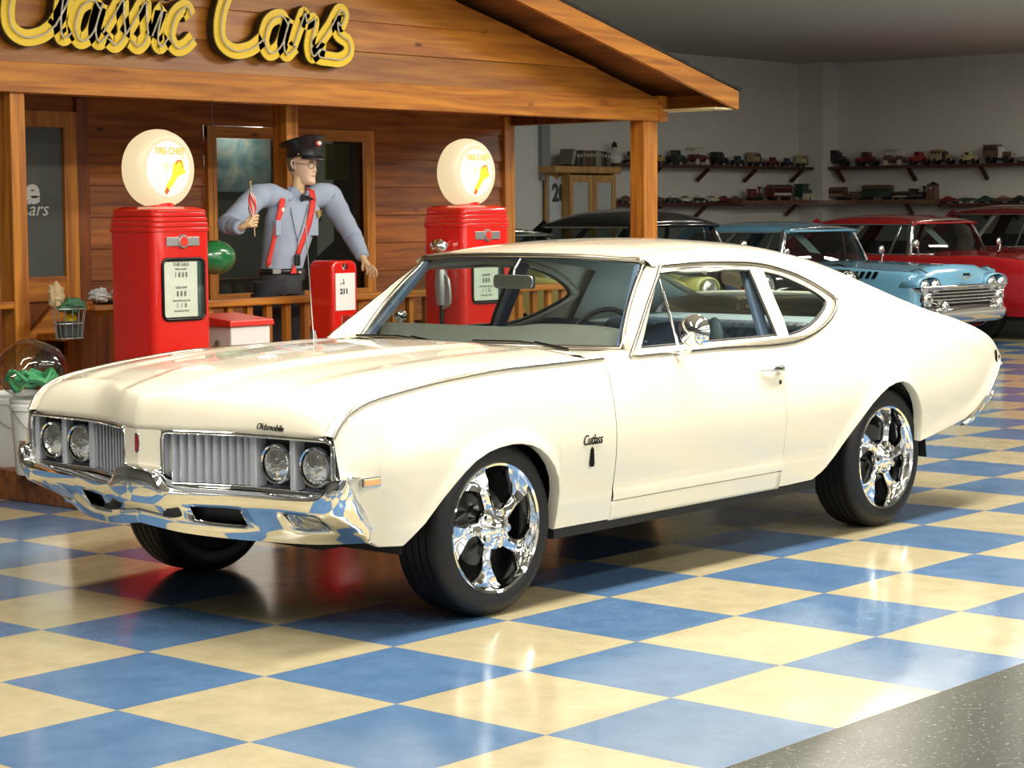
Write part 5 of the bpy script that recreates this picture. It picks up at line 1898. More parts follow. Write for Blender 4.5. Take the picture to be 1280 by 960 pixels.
def rings(name, R, m, n=28, smooth=60, fold=0.0, label=None, caps=True):
    """R: list of (centre, rx, ry[, exp]) horizontal elliptical rings"""
    rows = []
    for i, q in enumerate(R):
        c, rx_, ry_ = q[:3]
        row = []
        for k in range(n):
            a = 2 * PI * k / n
            f = 1 + fold * math.sin(5 * a + i * .9) * .5 + fold * math.sin(9 * a - i * 1.3) * .4
            row.append((c.x + rx_ * math.cos(a) * f, c.y + ry_ * math.sin(a) * f, c.z))
        rows.append(row)
    mb = MB(); mb.grid(rows, wrap=True)
    if caps: mb.add(rows[0], [tuple(range(n))]); mb.add(rows[-1], [tuple(range(n))])
    return mb


# shirt: torso and two sleeves
T = []
for t, rx_, ry_ in ((0, .155, .115), (.12, .160, .120), (.3, .175, .130), (.5, .192, .135), (.68, .212, .132), (.80, .205, .120), (.88, .165, .105), (.94, .120, .090), (1.0, .080, .075)):
    c = lerp(waist + Vector((0, 0, -.03)), neck + Vector((0, 0, -.015)), t)
    T.append((c, rx_, ry_))
sh_ = rings('shirt', T, M_shirt, n=40, fold=.018)


def sleeve(mb, sh, el, wr, cuff=.036):
    P = [lerp(neck, sh, .12) + Vector((0, 0, -.075)), lerp(neck, sh, .62) + Vector((0, 0, -.012)), sh, lerp(sh, el, .35), lerp(sh, el, .72), el, lerp(el, wr, .3), lerp(el, wr, .65), lerp(el, wr, .92)]
    Q = spline(P, 5)
    rad = lin([(0, .065), (5, .082), (10, .082), (15, .078), (20, .068), (25, .064), (30, .058), (35, .050), (39, cuff + .008), (40, cuff)])
    rr = [rad(i) * (1 + .035 * math.sin(i * 1.35)) for i in range(len(Q))]
    mb.tube(Q, rr, n=18)


sleeve(sh_, shR, elR, wrR); sleeve(sh_, shL, elL, wrL)
shirt = sh_.build('shirt', M_shirt, man, smooth=70)
# collar
for s in (1, -1):
    c = MB()
    n0 = neck
    c.add([(n0.x + s * .012, n0.y - .078, n0.z - .018), (n0.x + s * .062, n0.y - .045, n0.z + .035), (n0.x + s * .075, n0.y + .01, n0.z + .035), (n0.x + s * .088, n0.y - .02, n0.z - .01), (n0.x + s * .070, n0.y - .088, n0.z - .050)], [(0, 1, 3, 4), (1, 2, 3)])
    c.build('collar', M_shirt, shirt, solid=.006)
def front_y(z):
    """shirt front at the strap lines"""
    t = (z - (waist.z - .03)) / (neck.z - .015 - waist.z + .03)
    c = lerp(waist + Vector((0, 0, -.03)), neck + Vector((0, 0, -.015)), t)
    f = lin([(0, .115), (.3, .130), (.5, .135), (.68, .132), (.8, .122), (.88, .108), (.94, .092), (1, .075)])
    fx = lin([(0, .155), (.3, .175), (.5, .192), (.68, .205), (.8, .205), (.88, .19), (.94, .15), (1, .085)])
    return c, fx(t), f(t)


def on_shirt(px, py, off=.006):
    # find the point of the torso surface along the line of sight
    best = None
    for i in range(60):
        y = FY + .10 - .005 * i
        p = J(px, py, y)
        c, rx_, ry_ = front_y(p.z)
        if ((p.x - c.x) / (rx_ + off)) ** 2 + ((p.y - c.y) / (ry_ + off)) ** 2 >= 1 and best is not None: return best
        if ((p.x - c.x) / (rx_ + off)) ** 2 + ((p.y - c.y) / (ry_ + off)) ** 2 < 1: best = p
    return best or J(px, py, 4.95)


# pocket flaps and placket
for px_, py_ in ((351, 285), (392, 285)):
    q = on_shirt(px_, py_, .004)
    MB().box((q.x, q.y + .012, q.z), (.085, .03, .10)).build('pocket', M_shirt, shirt, bevel=.004)
# trousers and belt
tr = rings('t', [(waist + Vector((0, 0, -.045)), .158, .122), (waist + Vector((0, 0, -.10)), .170, .13), (pel + Vector((0, 0, .0)), .180, .135), (pel + Vector((0, 0, -.08)), .180, .13)], M_trous, n=32, fold=.012)
for hp, kn, an_ in ((hipR, knR, anR), (hipL, knL, anL)):
    tr.tube(spline([hp + Vector((0, 0, -.01)), lerp(hp, kn, .5), kn, lerp(kn, an_, .5), an_ + Vector((0, 0, -.02))], 5), [.105 - .0022 * i for i in range(21)], n=18)
tr.build('trousers', M_trous, man, smooth=60)
bl = rings('b', [(waist + Vector((0, 0, -.062)), .162, .127), (waist + Vector((0, 0, -.028)), .160, .124)], M_cap, n=32, caps=False)
belt = bl.build('belt', M_cap, man, smooth=60, solid=.006, soff=1)
q = J(318, 334, 5.0)
MB().box((waist.x - .125, waist.y - .088, waist.z - .045), (.055, .02, .034), rz=-.7).build('belt_buckle', M_grey, belt, bevel=.004)
for an_, to in ((anR, toR), (anL, toL)):
    sh2 = MB(); sh2.sphere(((an_.x + to.x) / 2, (an_.y + to.y) / 2, .045), .05, 18, 12, (1, 2.6, .9)); sh2.build('shoe', M_cap, man, smooth=60)


for path in (((356, 238), (354, 248), (351, 265), (347, 285), (343, 305), (338, 325), (337, 333)), ((390, 238), (392, 250), (390, 265), (386, 282), (380, 298), (374, 314), (372, 320))):
    pts = [on_shirt(a, c, .008) for a, c in path]
    for q_, dd in ((0, .030), (1, .030), (2, .018), (3, .006)): pts[q_] = pts[q_] - Vector((.6, .65, 0)) * dd
    L_, R_ = [], []
    s_ = MB()
    rows = []
    top = pts[0] + Vector((0, .06, .02))
    back = [pts[0] + Vector((0, .14, .0)), top]
    pts = [pts[0] + Vector((.0, .045, .012))] + pts
    for i, p in enumerate(pts):
        w_ = Vector((.0255, 0, 0))
        rows.append([p - w_ + Vector((0, .003, 0)), p + Vector((0, -.003, 0)), p + w_ + Vector((0, .003, 0))])
    s_.grid(rows)
    s_.build('suspender', M_susp, man, smooth=60, solid=.004)
    e = pts[-1]
    MB().box((e.x, e.y - .004, e.z - .005), (.032, .008, .02)).build('suspender_clip', M_grey, man, bevel=.003)
# bow tie
q = J(384, 247, 4.965)
for s in (1, -1):
    b_ = MB(); b_.add([(q.x, q.y - .012, q.z + .008), (q.x + s * .048, q.y - .014, q.z + .026 + s * .004), (q.x + s * .052, q.y - .010, q.z - .022 + s * .004), (q.x, q.y - .012, q.z - .008),
                       (q.x, q.y + .006, q.z + .008), (q.x + s * .048, q.y + .010, q.z + .026 + s * .004), (q.x + s * .052, q.y + .012, q.z - .022 + s * .004), (q.x, q.y + .006, q.z - .008)],
                      [(0, 1, 2, 3), (4, 7, 6, 5), (0, 4, 5, 1), (1, 5, 6, 2), (2, 6, 7, 3)])
    b_.build('bow_tie', M_cap, man, bevel=.003)
MB().box((q.x, q.y - .012, q.z), (.018, .018, .020)).build('tie_knot', M_cap, man, bevel=.004)
# badges
q = on_shirt(353, 262, .01); e = MB(); e.lathe([(0, -.006), (.020, -.004), (.022, 0)], 20, 'Y', (q.x, q.y, q.z)); bo = e.build('name_patch', M_susp, man, smooth=50)
e = MB(); e.lathe([(0, -.008), (.014, -.007)], 18, 'Y', (q.x, q.y, q.z)); e.build('patch_centre', M_white, bo)
q = on_shirt(398, 267, .01); e = MB()
for k in range(3): e.box((q.x + .002 * k, q.y - .004, q.z + .016 - .014 * k), (.05 - .008 * k, .006, .008), rz=.1)
e.prism([(q.x - .008, q.z - .024), (q.x + .008, q.z - .024), (q.x + .008, q.z + .024), (q.x - .008, q.z + .024)], q.y - .009, q.y - .002, 'Y')
e.build('wing_badge', mat('brass_badge', (.75, .50, .18), rough=.35, metal=.7), man)
# lanyard
c = MB()
c.tube([on_shirt(361, 245, .012), on_shirt(364, 265, .012), on_shirt(368, 285, .012), on_shirt(372, 302, .014), on_shirt(371, 320, .016)], .0022, n=6)
c.tube([on_shirt(385, 255, .012), on_shirt(382, 270, .012), on_shirt(376, 290, .012), on_shirt(372, 302, .014)], .0022, n=6)
lan = c.build('lanyard', M_cap, man, smooth=60)
q = on_shirt(371, 325, .02); MB().box((q.x, q.y - .006, q.z), (.042, .02, .075)).build('pager_case', M_cap, lan, bevel=.006)
q = on_shirt(366, 336, .02); MB().add([(q.x - .03, q.y - .012, q.z - .03), (q.x + .025, q.y - .012, q.z - .03), (q.x + .005, q.y - .012, q.z + .03)], [(0, 1, 2)]).build('red_tag', M_susp, lan, solid=.006)
q = on_shirt(372, 339, .02); MB().sphere((q.x + .01, q.y - .008, q.z - .01), .014, 12, 8).build('key_fob', M_chrome, lan, smooth=60)

# ---- head in its own frame: -Y is the face direction
YAW = .14
MH = Matrix.Translation(headc + Vector((0, 0, .0))) @ Matrix.Rotation(YAW, 4, 'Z') @ Matrix.Rotation(math.radians(4), 4, 'X') @ Matrix.Scale(1.04, 4)


def H(x, y, z): return tuple(MH @ Vector((x, y, z)))


wz = crv([(-.125, .030), (-.118, .042), (-.10, .052), (-.075, .058), (-.04, .065), (0, .071), (.04, .073), (.08, .070), (.105, .055), (.12, .03)])
fz = crv([(-.125, .075), (-.118, .092), (-.10, .098), (-.075, .094), (-.04, .092), (0, .090), (.04, .095), (.08, .086), (.105, .062), (.12, .03)])
bz_h = crv([(-.125, .02), (-.10, .045), (-.06, .075), (-.02, .092), (.03, .100), (.08, .088), (.105, .062), (.12, .03)])


def G(x, s): return math.exp(-(x / s) ** 2)


rows = []
for i in range(46):
    z = lerp(-.125, .12, i / 45)
    row = []
    for k in range(48):
        a = 2 * PI * k / 48
        ca, sa = math.cos(a), math.sin(a)
        x = wz(z) * math.copysign(abs(sa) ** .85, sa)
        y = -(fz(z) * abs(ca) ** .9) if ca > 0 else bz_h(z) * abs(ca) ** .9
        if ca > 0:
            fx_ = G(x, .011)
            nose = fx_ * (.022 * G(z + .030, .018) + .012 * G(z + .005, .022) + .004 * G(z - .015, .02))
            brow = .007 * G(z - .022, .010) * (G(x - .03, .024) + G(x + .03, .024))
            eye = -.010 * G(z - .003, .011) * (G(x - .031, .014) + G(x + .031, .014))
            cheek = .005 * G(z + .030, .02) * (G(x - .038, .02) + G(x + .038, .02))
            lip = .006 * G(x, .024) * (G(z + .060, .005) + G(z + .073, .006)) - .005 * G(x, .026) * G(z + .0665, .003)
            chin = .008 * G(x, .022) * G(z + .104, .014) - .005 * G(x, .02) * G(z + .086, .006)
            y -= nose + brow + eye + cheek + lip + chin
        row.append(H(x, y, z))
    rows.append(row)
hm = MB(); hm.grid(rows, wrap=True); hm.add(rows[0], [tuple(range(48))])
head = hm.build('head', M_skin, man, smooth=70)
for s in (1, -1):
    e = MB()
    e.tube([H(s * .070, .012, .028), H(s * .083, .020, .024), H(s * .085, .024, .005), H(s * .078, .014, -.020), H(s * .070, .004, -.028), H(s * .072, .004, -.005), H(s * .070, .006, .02)], [.006, .007, .007, .006, .005, .004, .004], n=8)
    e.build('ear', M_skin, head, smooth=60)
    e = MB(); e.sphere(H(s * .031, -.0795, .003), .0105, 12, 8); e.build('eye', M_white, head, smooth=60)
    e = MB(); e.sphere(H(s * .031, -.0885, .003), .004, 8, 6); e.build('iris', M_cap, head, smooth=60)
    e = MB(); e.tube([H(s * .014, -.099, .022), H(s * .030, -.101, .028), H(s * .048, -.090, .022)], [.003, .004, .002], n=6); e.build('eyebrow', M_hair, head, smooth=60)
e = MB(); e.tube([H(-.022, -.0945, -.066), H(-.010, -.1005, -.0645), H(0, -.102, -.0655), H(.010, -.1005, -.0645), H(.022, -.0945, -.066)], [.001, .0035, .004, .0035, .001], n=8)
e.build('lips', M_lip, head, smooth=60)
# hair at the back and sides
rows = []
for i in range(12):
    z = lerp(-.045, .075, i / 11)
    row = []
    for k in range(25):
        a = lerp(PI * .52, PI * 1.48, k / 24)
        ca, sa = math.cos(a), math.sin(a)
        row.append(H((wz(z) + .004) * math.copysign(abs(sa) ** .85, sa), (bz_h(z) + .004) * abs(ca) ** .9 * (1 if ca < 0 else -1), z))
    rows.append(row)
MB().grid(rows).build('hair', M_hair, head, smooth=60)
# glasses
gl = MB()
for s in (1, -1):
    ring = [H(s * .033 + .025 * math.cos(a), -.106 + .012 * abs(s * .033 + .025 * math.cos(a)) / .06, .000 + .019 * math.sin(a)) for a in [2 * PI * i / 20 for i in range(20)]]
    gl.tube(ring, .0018, n=6, closed=True)
    gl.tube([H(s * .058, -.094, .006), H(s * .074, -.05, .008), H(s * .078, .01, .010)], .0018, n=6)
gl.tube([H(-.008, -.109, .004), H(0, -.112, .007), H(.008, -.109, .004)], .0018, n=6)
gl.build('glasses', mat('glasses_wire', (.10, .09, .07), rough=.3, metal=.8), head, smooth=60)
# service cap
MC = MH @ Matrix.Scale(1.12, 4) @ Matrix.Translation((0, 0, .060)) @ Matrix.Rotation(math.radians(-7), 4, 'X')


def Cc(x, y, z): return tuple(MC @ Vector((x, y, z)))


rows = []
for (rx_, ry_, z, oy) in ((.079, .100, -.018, 0), (.081, .102, .0, 0), (.080, .101, .024, 0), (.086, .106, .036, -.004), (.108, .128, .058, .0), (.122, .138, .070, .004), (.118, .134, .078, .004), (.08, .09, .086, .0), (.0, .0, .090, 0)):
    rows.append([Cc(rx_ * math.cos(a), ry_ * math.sin(a) + oy, z + (.020 * (-math.sin(a)) if z > .05 else 0)) for a in [2 * PI * k / 36 for k in range(36)]])
cap = MB().grid(rows, wrap=True).build('cap', M_cap, head, smooth=50)
rows = []
for i in range(17):
    a = lerp(PI * 1.16, PI * 1.84, i / 16)
    b0 = Vector((.080 * math.cos(a), .101 * math.sin(a), -.012))
    o_ = Vector((.088 * math.cos(a), .101 * math.sin(a) - .052 * (math.sin(PI * i / 16)) ** .7, -.030 - .012 * math.sin(PI * i / 16)))
    rows.append([Cc(*b0), Cc(*lerp(b0, o_, .5) + Vector((0, 0, .004))), Cc(*o_)])
MB().grid(rows).build('cap_visor', M_cap, cap, smooth=60, solid=.004)
e = MB(); e.sphere(Cc(.0, -.118, .052), .026, 16, 10, (1.0, .35, .75)); bd = e.build('cap_badge', M_susp, cap, smooth=60)
e = MB(); e.sphere(Cc(.0, -.124, .052), .019, 16, 10, (1.0, .35, .70)); e.build('badge_centre', M_white, bd, smooth=60)
for s in (1, -1):
    e = MB(); e.sphere(Cc(s * .077, -.030, -.004), .006, 10, 8); e.build('cap_button', M_gold if False else MATS['brass_badge'], cap, smooth=60)
# ---- furled flag in the raised hand
F0 = Vector((FX, FY, DZ)) + flag_at
fl = thing('small_flag', 'little furled red and white striped flag held in the raised hand of the attendant', 'flag', tuple(F0))
tp_ = aty(313, 228, F0.y); axv = (tp_ - F0)
MB().tube([tuple(-axv * .35), tuple(axv)], .0032, n=8).build('flag_stick', mat('pale_stick', (.75, .62, .40), rough=.5), fl, smooth=60)
MB().sphere(tuple(axv), .006, 10, 8, (1, 1, 1.8)).build('finial', MATS['brass_badge'], fl, smooth=60)
n_ = 26
for nm, mm, par in (('flag_cloth', M_white, 0), ('flag_stripe', M_susp, 1)):
    mb = MB(); rows = []
    for i in range(n_ + 1):
        u = i / n_
        c = axv * lerp(.74, .10, u) + Vector((.006 * math.sin(u * 5) - .004, 0, 0))
        r_ = (.006 + .018 * math.sin(PI * min(1, u * 1.05)) ** .8)
        rows.append([tuple(c + Vector((r_ * math.cos(a + u * 2.5) * (1 + .25 * math.sin(4 * a)), r_ * math.sin(a + u * 2.5) * (1 + .25 * math.sin(4 * a)), 0)) * (1 + .03 * par)) for a in [2 * PI * k / 24 for k in range(24)]])
    g = MB().grid(rows, wrap=True)
    if par:
        g.f = [f for idx, f in enumerate(g.f) if (idx % 24) % 4 < 2]
        g.build(nm, mm, base_, smooth=60)
    else:
        base_ = g.build(nm, mm, fl, smooth=60)
# ================================================================== CARS BEHIND
M_cglass = glass_mat('dark_car_glass', (.42, .47, .46), 1.5, 1.1)
M_cab = mat('cabin_dark', (.03, .03, .032), rough=.7)
M_card = mat('window_card', (.62, .80, .72), rough=.5)
M_hub = M_chrome


def classic_car(name, label, paint, top, x, y, head, group=None, crown=.10, H=1.45, belt=.93, L=5.2, lights=2, seat=None, trim=True, fin=0.0, scoop=False, hoodz=.98, headz=.76):
    t = thing(name, label, 'car', (x, y, 0), head, group)
    # x = 0 at the nose, negative to the rear
    st_ = [(0.0, .80, .62, .66), (-.04, .86, .74, .80), (-.12, .90, .84, .90), (-.5, .93, hoodz - .06, hoodz - .02), (-1.0, .95, hoodz - .03, hoodz), (-1.55, .96, belt, hoodz + .01), (-2.4, .965, belt, belt + .02), (-3.4, .97, belt, belt + .02), (-4.2, .965, belt + .02 + fin, belt + .03), (-4.8, .93, belt - .02 + fin, belt - .04), (-5.12, .86, belt - .12 + fin, belt - .16), (-5.2, .80, .60, .62)]
    k = L / 5.2
    fw = crv([(s[0], s[1]) for s in st_]); fe_ = crv([(s[0], s[2]) for s in st_]); fc_ = crv([(s[0], s[3]) for s in st_])
    R0, WXS = .345, (-.92, -3.95)

    def bot(xx):
        for wx in WXS:
            if abs(xx - wx) < .40: return max(.26, .34 + .36 * math.sqrt(max(0, 1 - ((xx - wx) / .40) ** 2)))
        return .27
    xs = set([0, -.02, -.04, -.08, -.12] + [-.1 * i for i in range(2, 52)] + [-5.2, -5.16, -5.12])
    for wx in WXS:
        for dx in (-.401, -.399, -.38, -.34, .34, .38, .399, .401): xs.add(wx + dx)
    xs = sorted(xs, reverse=True)
    rows = []
    for xx in xs:
        w_, e_, c_ = fw(xx), fe_(xx), fc_(xx)
        b_ = min(bot(xx), e_ - .05)
        half = []
        for i in range(9):
            z = lerp(b_, e_ - .04, i / 8)
            v = (z - .27) / (e_ - .27)
            bulge = -.05 * max(0, v - .55) ** 1.5 * 2 - .05 * (1 - min(1, v / .35)) ** 2 - .012 * G(v - .52, .03)
            half.append((w_ + bulge, z))
        yl = half[-1][0]
        half += [(yl - .02, e_ - .012), (yl - .06, e_), (yl - .14, e_ - .004), (yl - .26, lerp(e_, c_, .25) - .012), (yl * .5, lerp(e_, c_, .85)), (0, c_ + .01)]
        rows.append([(xx * k, a, z) for a, z in half] + [(xx * k, -a, z) for a, z in half[-2::-1]])
    mb = MB(); mb.grid(rows); mb.add(rows[0], [tuple(range(len(rows[0])))]); mb.add(rows[-1], [tuple(range(len(rows[-1])))])
    mb.build('body', paint, t, smooth=38)
    MB().b2(-.3 * k, -4.9 * k, -.80, .80, .22, .55).build('chassis', M_under, t)
    # greenhouse: base ring and roof ring
    zb_, zr = belt + .01, H - .10
    wsx0, wsx1, rr1, rr0 = -1.58 * k, -1.92 * k, -3.35 * k, -3.95 * k
    yb_, yr = .84, .64
    # roof
    zr = H - crown
    rows = []
    for i in range(15):
        u = i / 14
        xx = lerp(wsx1 + .04, rr1 - .05, u)
        cr = crown * (1 - abs(2 * u - 1) ** 3.2)
        half = [(yr + .045, zr - .030), (yr + .040, zr + .0), (yr - .0, zr + cr * .40), (yr * .75, zr + cr * .75), (yr * .38, zr + cr * .96), (0, zr + cr)]
        xo = [0, 0, .02, .05, .07, .08]
        sg = 1 if u < .5 else -1
        rows.append([(xx + sg * xo[q] * abs(2 * u - 1) ** 2, a, z) for q, (a, z) in enumerate(half)] + [(xx + sg * xo[q] * abs(2 * u - 1) ** 2, -half[q][0], half[q][1]) for q in range(4, -1, -1)])
    MB().grid(rows).build('roof', top, t, smooth=50, solid=.02)
    # windshield (wraps) and its chrome frame
    W0 = [(wsx0 - .30 * abs(s_) ** 2.5, s_ * yb_, zb_ + .0) for s_ in [lerp(-1, 1, i / 16) for i in range(17)]]
    W1 = [(wsx1 + .07 - .12 * abs(s_) ** 2.5, s_ * (yr + .01), zr + .0 + .035 * (1 - s_ * s_)) for s_ in [lerp(-1, 1, i / 16) for i in range(17)]]
    rows = [[lerp(Vector(a), Vector(b__), u) + Vector((.03 * math.sin(PI * u), 0, .0)) for a, b__ in zip(W0, W1)] for u in [i / 6 for i in range(7)]]
    MB().grid(rows).build('windshield', M_cglass, t, smooth=60)
    MB().tube(rows[0] + [r[-1] for r in rows[1:-1]] + rows[-1][::-1] + [r[0] for r in rows[-2:0:-1]], .014, n=8, closed=True).build('windshield_trim', M_chrome, t, smooth=60)
    # rear glass
    R0_ = [(rr0 + .2 * abs(s_) ** 2.5, s_ * yb_, zb_) for s_ in [lerp(-1, 1, i / 12) for i in range(13)]]
    R1_ = [(rr1 - .06 + .1 * abs(s_) ** 2.5, s_ * yr, zr + .02) for s_ in [lerp(-1, 1, i / 12) for i in range(13)]]
    MB().grid([[lerp(Vector(a), Vector(b__), u) for a, b__ in zip(R0_, R1_)] for u in (0, .5, 1)]).build('rear_glass', M_cglass, t, smooth=60)
    for s in (1, -1):
        a = Vector((W0[-1][0], s * yb_, zb_)); b1 = Vector((W1[-1][0], s * (yr + .01), zr)); c = Vector((R0_[-1][0], s * yb_, zb_)); d = Vector((R1_[-1][0], s * yr, zr))
        MB().grid([[lerp(a, b1, .02), lerp(a, b1, .98)], [lerp(c, d, .02), lerp(c, d, .98)]]).build('side_glass', M_cglass, t)
        p_ = MB(); p_.bar(a, b1, .06, .05, up=(0, 1, 0)); p_.build('front_pillar', M_chrome if trim else top, t, bevel=.008)
        p_ = MB(); p_.bar(c, d, .16, .04, up=(0, 1, 0)); p_.build('rear_pillar', top, t, bevel=.008)
        p_ = MB(); p_.bar(lerp(a, c, .55), lerp(b1, d, .50), .05, .03, up=(0, 1, 0)); p_.build('centre_pillar', M_chrome if trim else top, t, bevel=.005)
        p_ = MB(); p_.bar(lerp(a, c, .15), lerp(b1, d, .10), .015, .02, up=(0, 1, 0)); p_.build('vent_bar', M_chrome, t)
        p_ = MB(); p_.tube([(W0[-1][0], s * (yb_ + .01), zb_), (c.x, s * (yb_ + .01), zb_)], .012, n=8); p_.tube([(b1.x, s * (yr + .045), zr - .025), (d.x, s * (yr + .045), zr - .025)], .010, n=8)
        p_.build('side_moulding', M_chrome, t, smooth=60)
        # headlights under a brow
        n = lights
        for q in range(n):
            yy = .69 if n == 1 else (.77 - .20 * q)
            hx = .005
            r_ = .105 if n == 1 else .083
            l_ = MB(); l_.lathe([(0, .05), (r_ * .5, .045), (r_ * .85, .025), (r_ * .9, 0)], 24, 'X', (hx, s * yy, headz)); lo_ = l_.build('headlight', M_lens, t, smooth=50)
            l_ = MB(); l_.lathe([(r_ * .9, .02), (r_, .028), (r_ * 1.08, .0), (r_ * 1.08, -.10)], 24, 'X', (hx, s * yy, headz)); l_.build('headlight_rim', M_chrome, lo_, smooth=50)
        br = MB()
        wbr = .17 if n == 1 else .235
        yc = .69 if n == 1 else .67
        rws = []
        for i in range(13):
            a_ = PI * i / 12
            rws.append([(.035, s * (yc + (wbr - .02) * math.cos(a_)), headz + .115 * math.sin(a_) ** .7), (.0, s * (yc + wbr * math.cos(a_)), headz + .125 * math.sin(a_) ** .7), (-.22, s * (yc + wbr * math.cos(a_)), headz + .13 * math.sin(a_) ** .7)])
        br.grid(rws); br.build('headlight_hood', paint, t, smooth=50, solid=.012)
        # fender ornament and side marks
        o_ = MB(); o_.tube([(.0, s * .68, headz + .15), (-.10, s * .68, headz + .185), (-.22, s * .68, headz + .165)], [.006, .018, .006], n=8); o_.build('fender_ornament', M_chrome, t, smooth=60)
        mi = MB(); mi.sphere((-1.72 * k, s * .93, belt + .14), .055, 16, 10, (.55, 1, 1)); mi.tube([(-1.70 * k, s * .93, belt + .10), (-1.70 * k, s * .90, belt + .0)], .010); mi.build('side_mirror', M_chrome, t, smooth=60)
        if scoop:
            for q in range(4):
                g_ = MB(); g_.add([(-.50 - .085 * q, s * .935, .77), (-.54 - .085 * q, s * .935, .77), (-.50 - .085 * q, s * .925, .845), (-.46 - .085 * q, s * .925, .845)], [(0, 1, 2, 3)])
                g_.build('fender_louver', M_dkchrome, t, solid=.02, soff=0)
    # interior block, seats, steering wheel
    MB().b2(wsx0 - .35, rr0 + .1, -.78, .78, .5, belt - .05).build('cabin_tub', seat or M_cab, t)
    for xs_ in (-2.45 * k, -3.3 * k):
        MB().b2(xs_, xs_ - .16, -.66, .66, .6, belt + .16).build('seat_back', seat or M_cab, t, bevel=.05, seg=3)
    sw_ = MB(); sw_.tube([(-2.02 * k + .05 * math.sin(a), .36 + .2 * math.cos(a), belt + .06 + .17 * math.sin(a)) for a in [2 * PI * i / 24 for i in range(24)]], .010, n=6, closed=True); sw_.build('steering_wheel', M_black, t, smooth=60)
    # front: grille and bumper
    gr = MB(); gr.grid([[(-.01 + .035 * (1 - abs(yy) ** 2), yy, z) for z in (.44, .60, .66)] for yy in [lerp(-.80, .80, i / 10) for i in range(11)]]); g0 = gr.build('grille_backing', M_black, t)
    for q in range(6):
        z = .465 + .036 * q
        MB().tube([(.01 + .035 * (1 - abs(yy) ** 2), yy, z) for yy in [lerp(-.80, .80, i / 10) for i in range(11)]], .009, n=6).build('grille_bar', M_satin, g0, smooth=60)
    MB().tube([(.03 + .035 * (1 - abs(yy) ** 2), yy, .675) for yy in [lerp(-.84, .84, i / 12) for i in range(13)]], .020, n=8).build('grille_top_bar', M_chrome, g0, smooth=60)
    bm_ = MB(); rws = []
    for yy in [lerp(-.98, .98, i / 28) for i in range(29)]:
        xx = .12 - .42 * max(0, abs(yy) - .62) ** 1.6 * 2
        dn = .05 * math.cos(yy * 3.2)
        rws.append([(xx - .05, yy, .47 + dn * .2), (xx, yy, .455 + dn * .2), (xx + .03, yy, .40), (xx + .02, yy, .33), (xx - .03, yy, .29), (xx - .07, yy, .30)])
    bm_.grid(rws); bm_.build('front_bumper', M_chrome, t, smooth=50, solid=.01)
    for s in (1, -1):
        MB().sphere((.10, s * .55, .47), .075, 16, 12, (1.1, .8, 1.0)).build('bumper_guard', M_chrome, t, smooth=60)
        pod = MB(); pod.lathe([(.0, .06), (.06, .05), (.085, .02), (.09, -.05), (.07, -.12)], 20, 'X', (.02, s * .72, .545)); pod.build('parking_lamp', M_lens if False else M_chrome, t, smooth=50)
    MB().b2(-5.2 * k - .06, -5.2 * k, -.9, .9, .38, .50).build('rear_bumper', M_chrome, t, bevel=.03, seg=3)
    # badge
    if trim:
        v = MB(); v.add([(.055, -.17, .80), (.055, 0, .735), (.055, .17, .80), (.055, .14, .80), (.055, 0, .755), (.055, -.14, .80)], [(0, 1, 4, 5), (1, 2, 3, 4)]); v.build('hood_emblem', M_chrome, t, solid=.012)
        v = MB(); v.b2(.05, .062, -.06, .06, .785, .815); v.build('emblem_bar', M_dkchrome, t)
    # wheels
    for wx in WXS:
        for s in (1, -1):
            w_ = MB(); w_.lathe([(.20, s * -.09), (.30, s * -.10), (R0 - .01, s * -.085), (R0, s * -.06), (R0, s * .06), (R0 - .01, s * .085), (.30, s * .10), (.20, s * .085)], 40, 'Y'); wo = w_.build('tire', M_rubber, t, smooth=40)
            wo.location = (wx * k, s * .80, R0)
            h_ = MB(); h_.lathe([(0, s * .10), (.04, s * .098), (.06, s * .085), (.14, s * .085), (.19, s * .095), (.205, s * .08)], 32, 'Y'); h_.build('hubcap', M_chrome, wo, smooth=40)
    return t


def cpos(px, py, z):
    d = ray(px, py); tt_ = (z - CAM.z) / d.z
    return CAM + d * tt_


HD = math.radians(-93)
P_blue = mat('sky_blue_paint', (.17, .42, .62), rough=.2, coat=1)
P_red = mat('crimson_paint', (.42, .012, .015), rough=.18, coat=1)
P_maroon = mat('maroon_paint', (.13, .010, .012), rough=.2, coat=1)
P_black = mat('black_paint', (.008, .008, .009), rough=.12, coat=1)
P_yel = mat('lemon_paint', (.80, .80, .28), rough=.2, coat=1)
P_gtop = mat('slate_green_top', (.045, .065, .06), rough=.3, coat=.5)
GRP = 'vintage cars parked along the back wall'
CARS = []


def yaw_to(dist, px):
    a = math.atan2(px - 640, FPX)
    ang = TH - a
    return CAM.x + dist * math.cos(ang), CAM.y + dist * math.sin(ang)


x, y = yaw_to(18.4, 822)
c1 = classic_car('vintage_car', 'lemon yellow vintage car seen through the side windows of the coupe', P_yel, P_gtop, x, y, HD, GRP, H=1.40, belt=.88, lights=1, hoodz=1.0, headz=.80, trim=False)
x, y = yaw_to(21.0, 1010)
c2 = classic_car('vintage_car', 'tall black vintage sedan with a rounded roof behind the coupe and the porch post', P_black, P_black, x, y, HD, GRP, H=1.54, crown=.17, belt=1.0, L=4.6, lights=1, hoodz=.98, headz=.78, trim=False, seat=mat('oxblood_seat', (.10, .015, .012), rough=.6))
x, y = yaw_to(23.4, 1203)
c3 = classic_car('vintage_car', 'sky blue vintage hardtop with quad headlights and a V emblem on the nose', P_blue, P_blue, x, y, HD, GRP, H=1.38, belt=.90, L=5.08, lights=2, scoop=True, headz=.68, hoodz=.92, seat=mat('red_seat', (.22, .02, .03), rough=.6))
x, y = yaw_to(25.3, 1358)
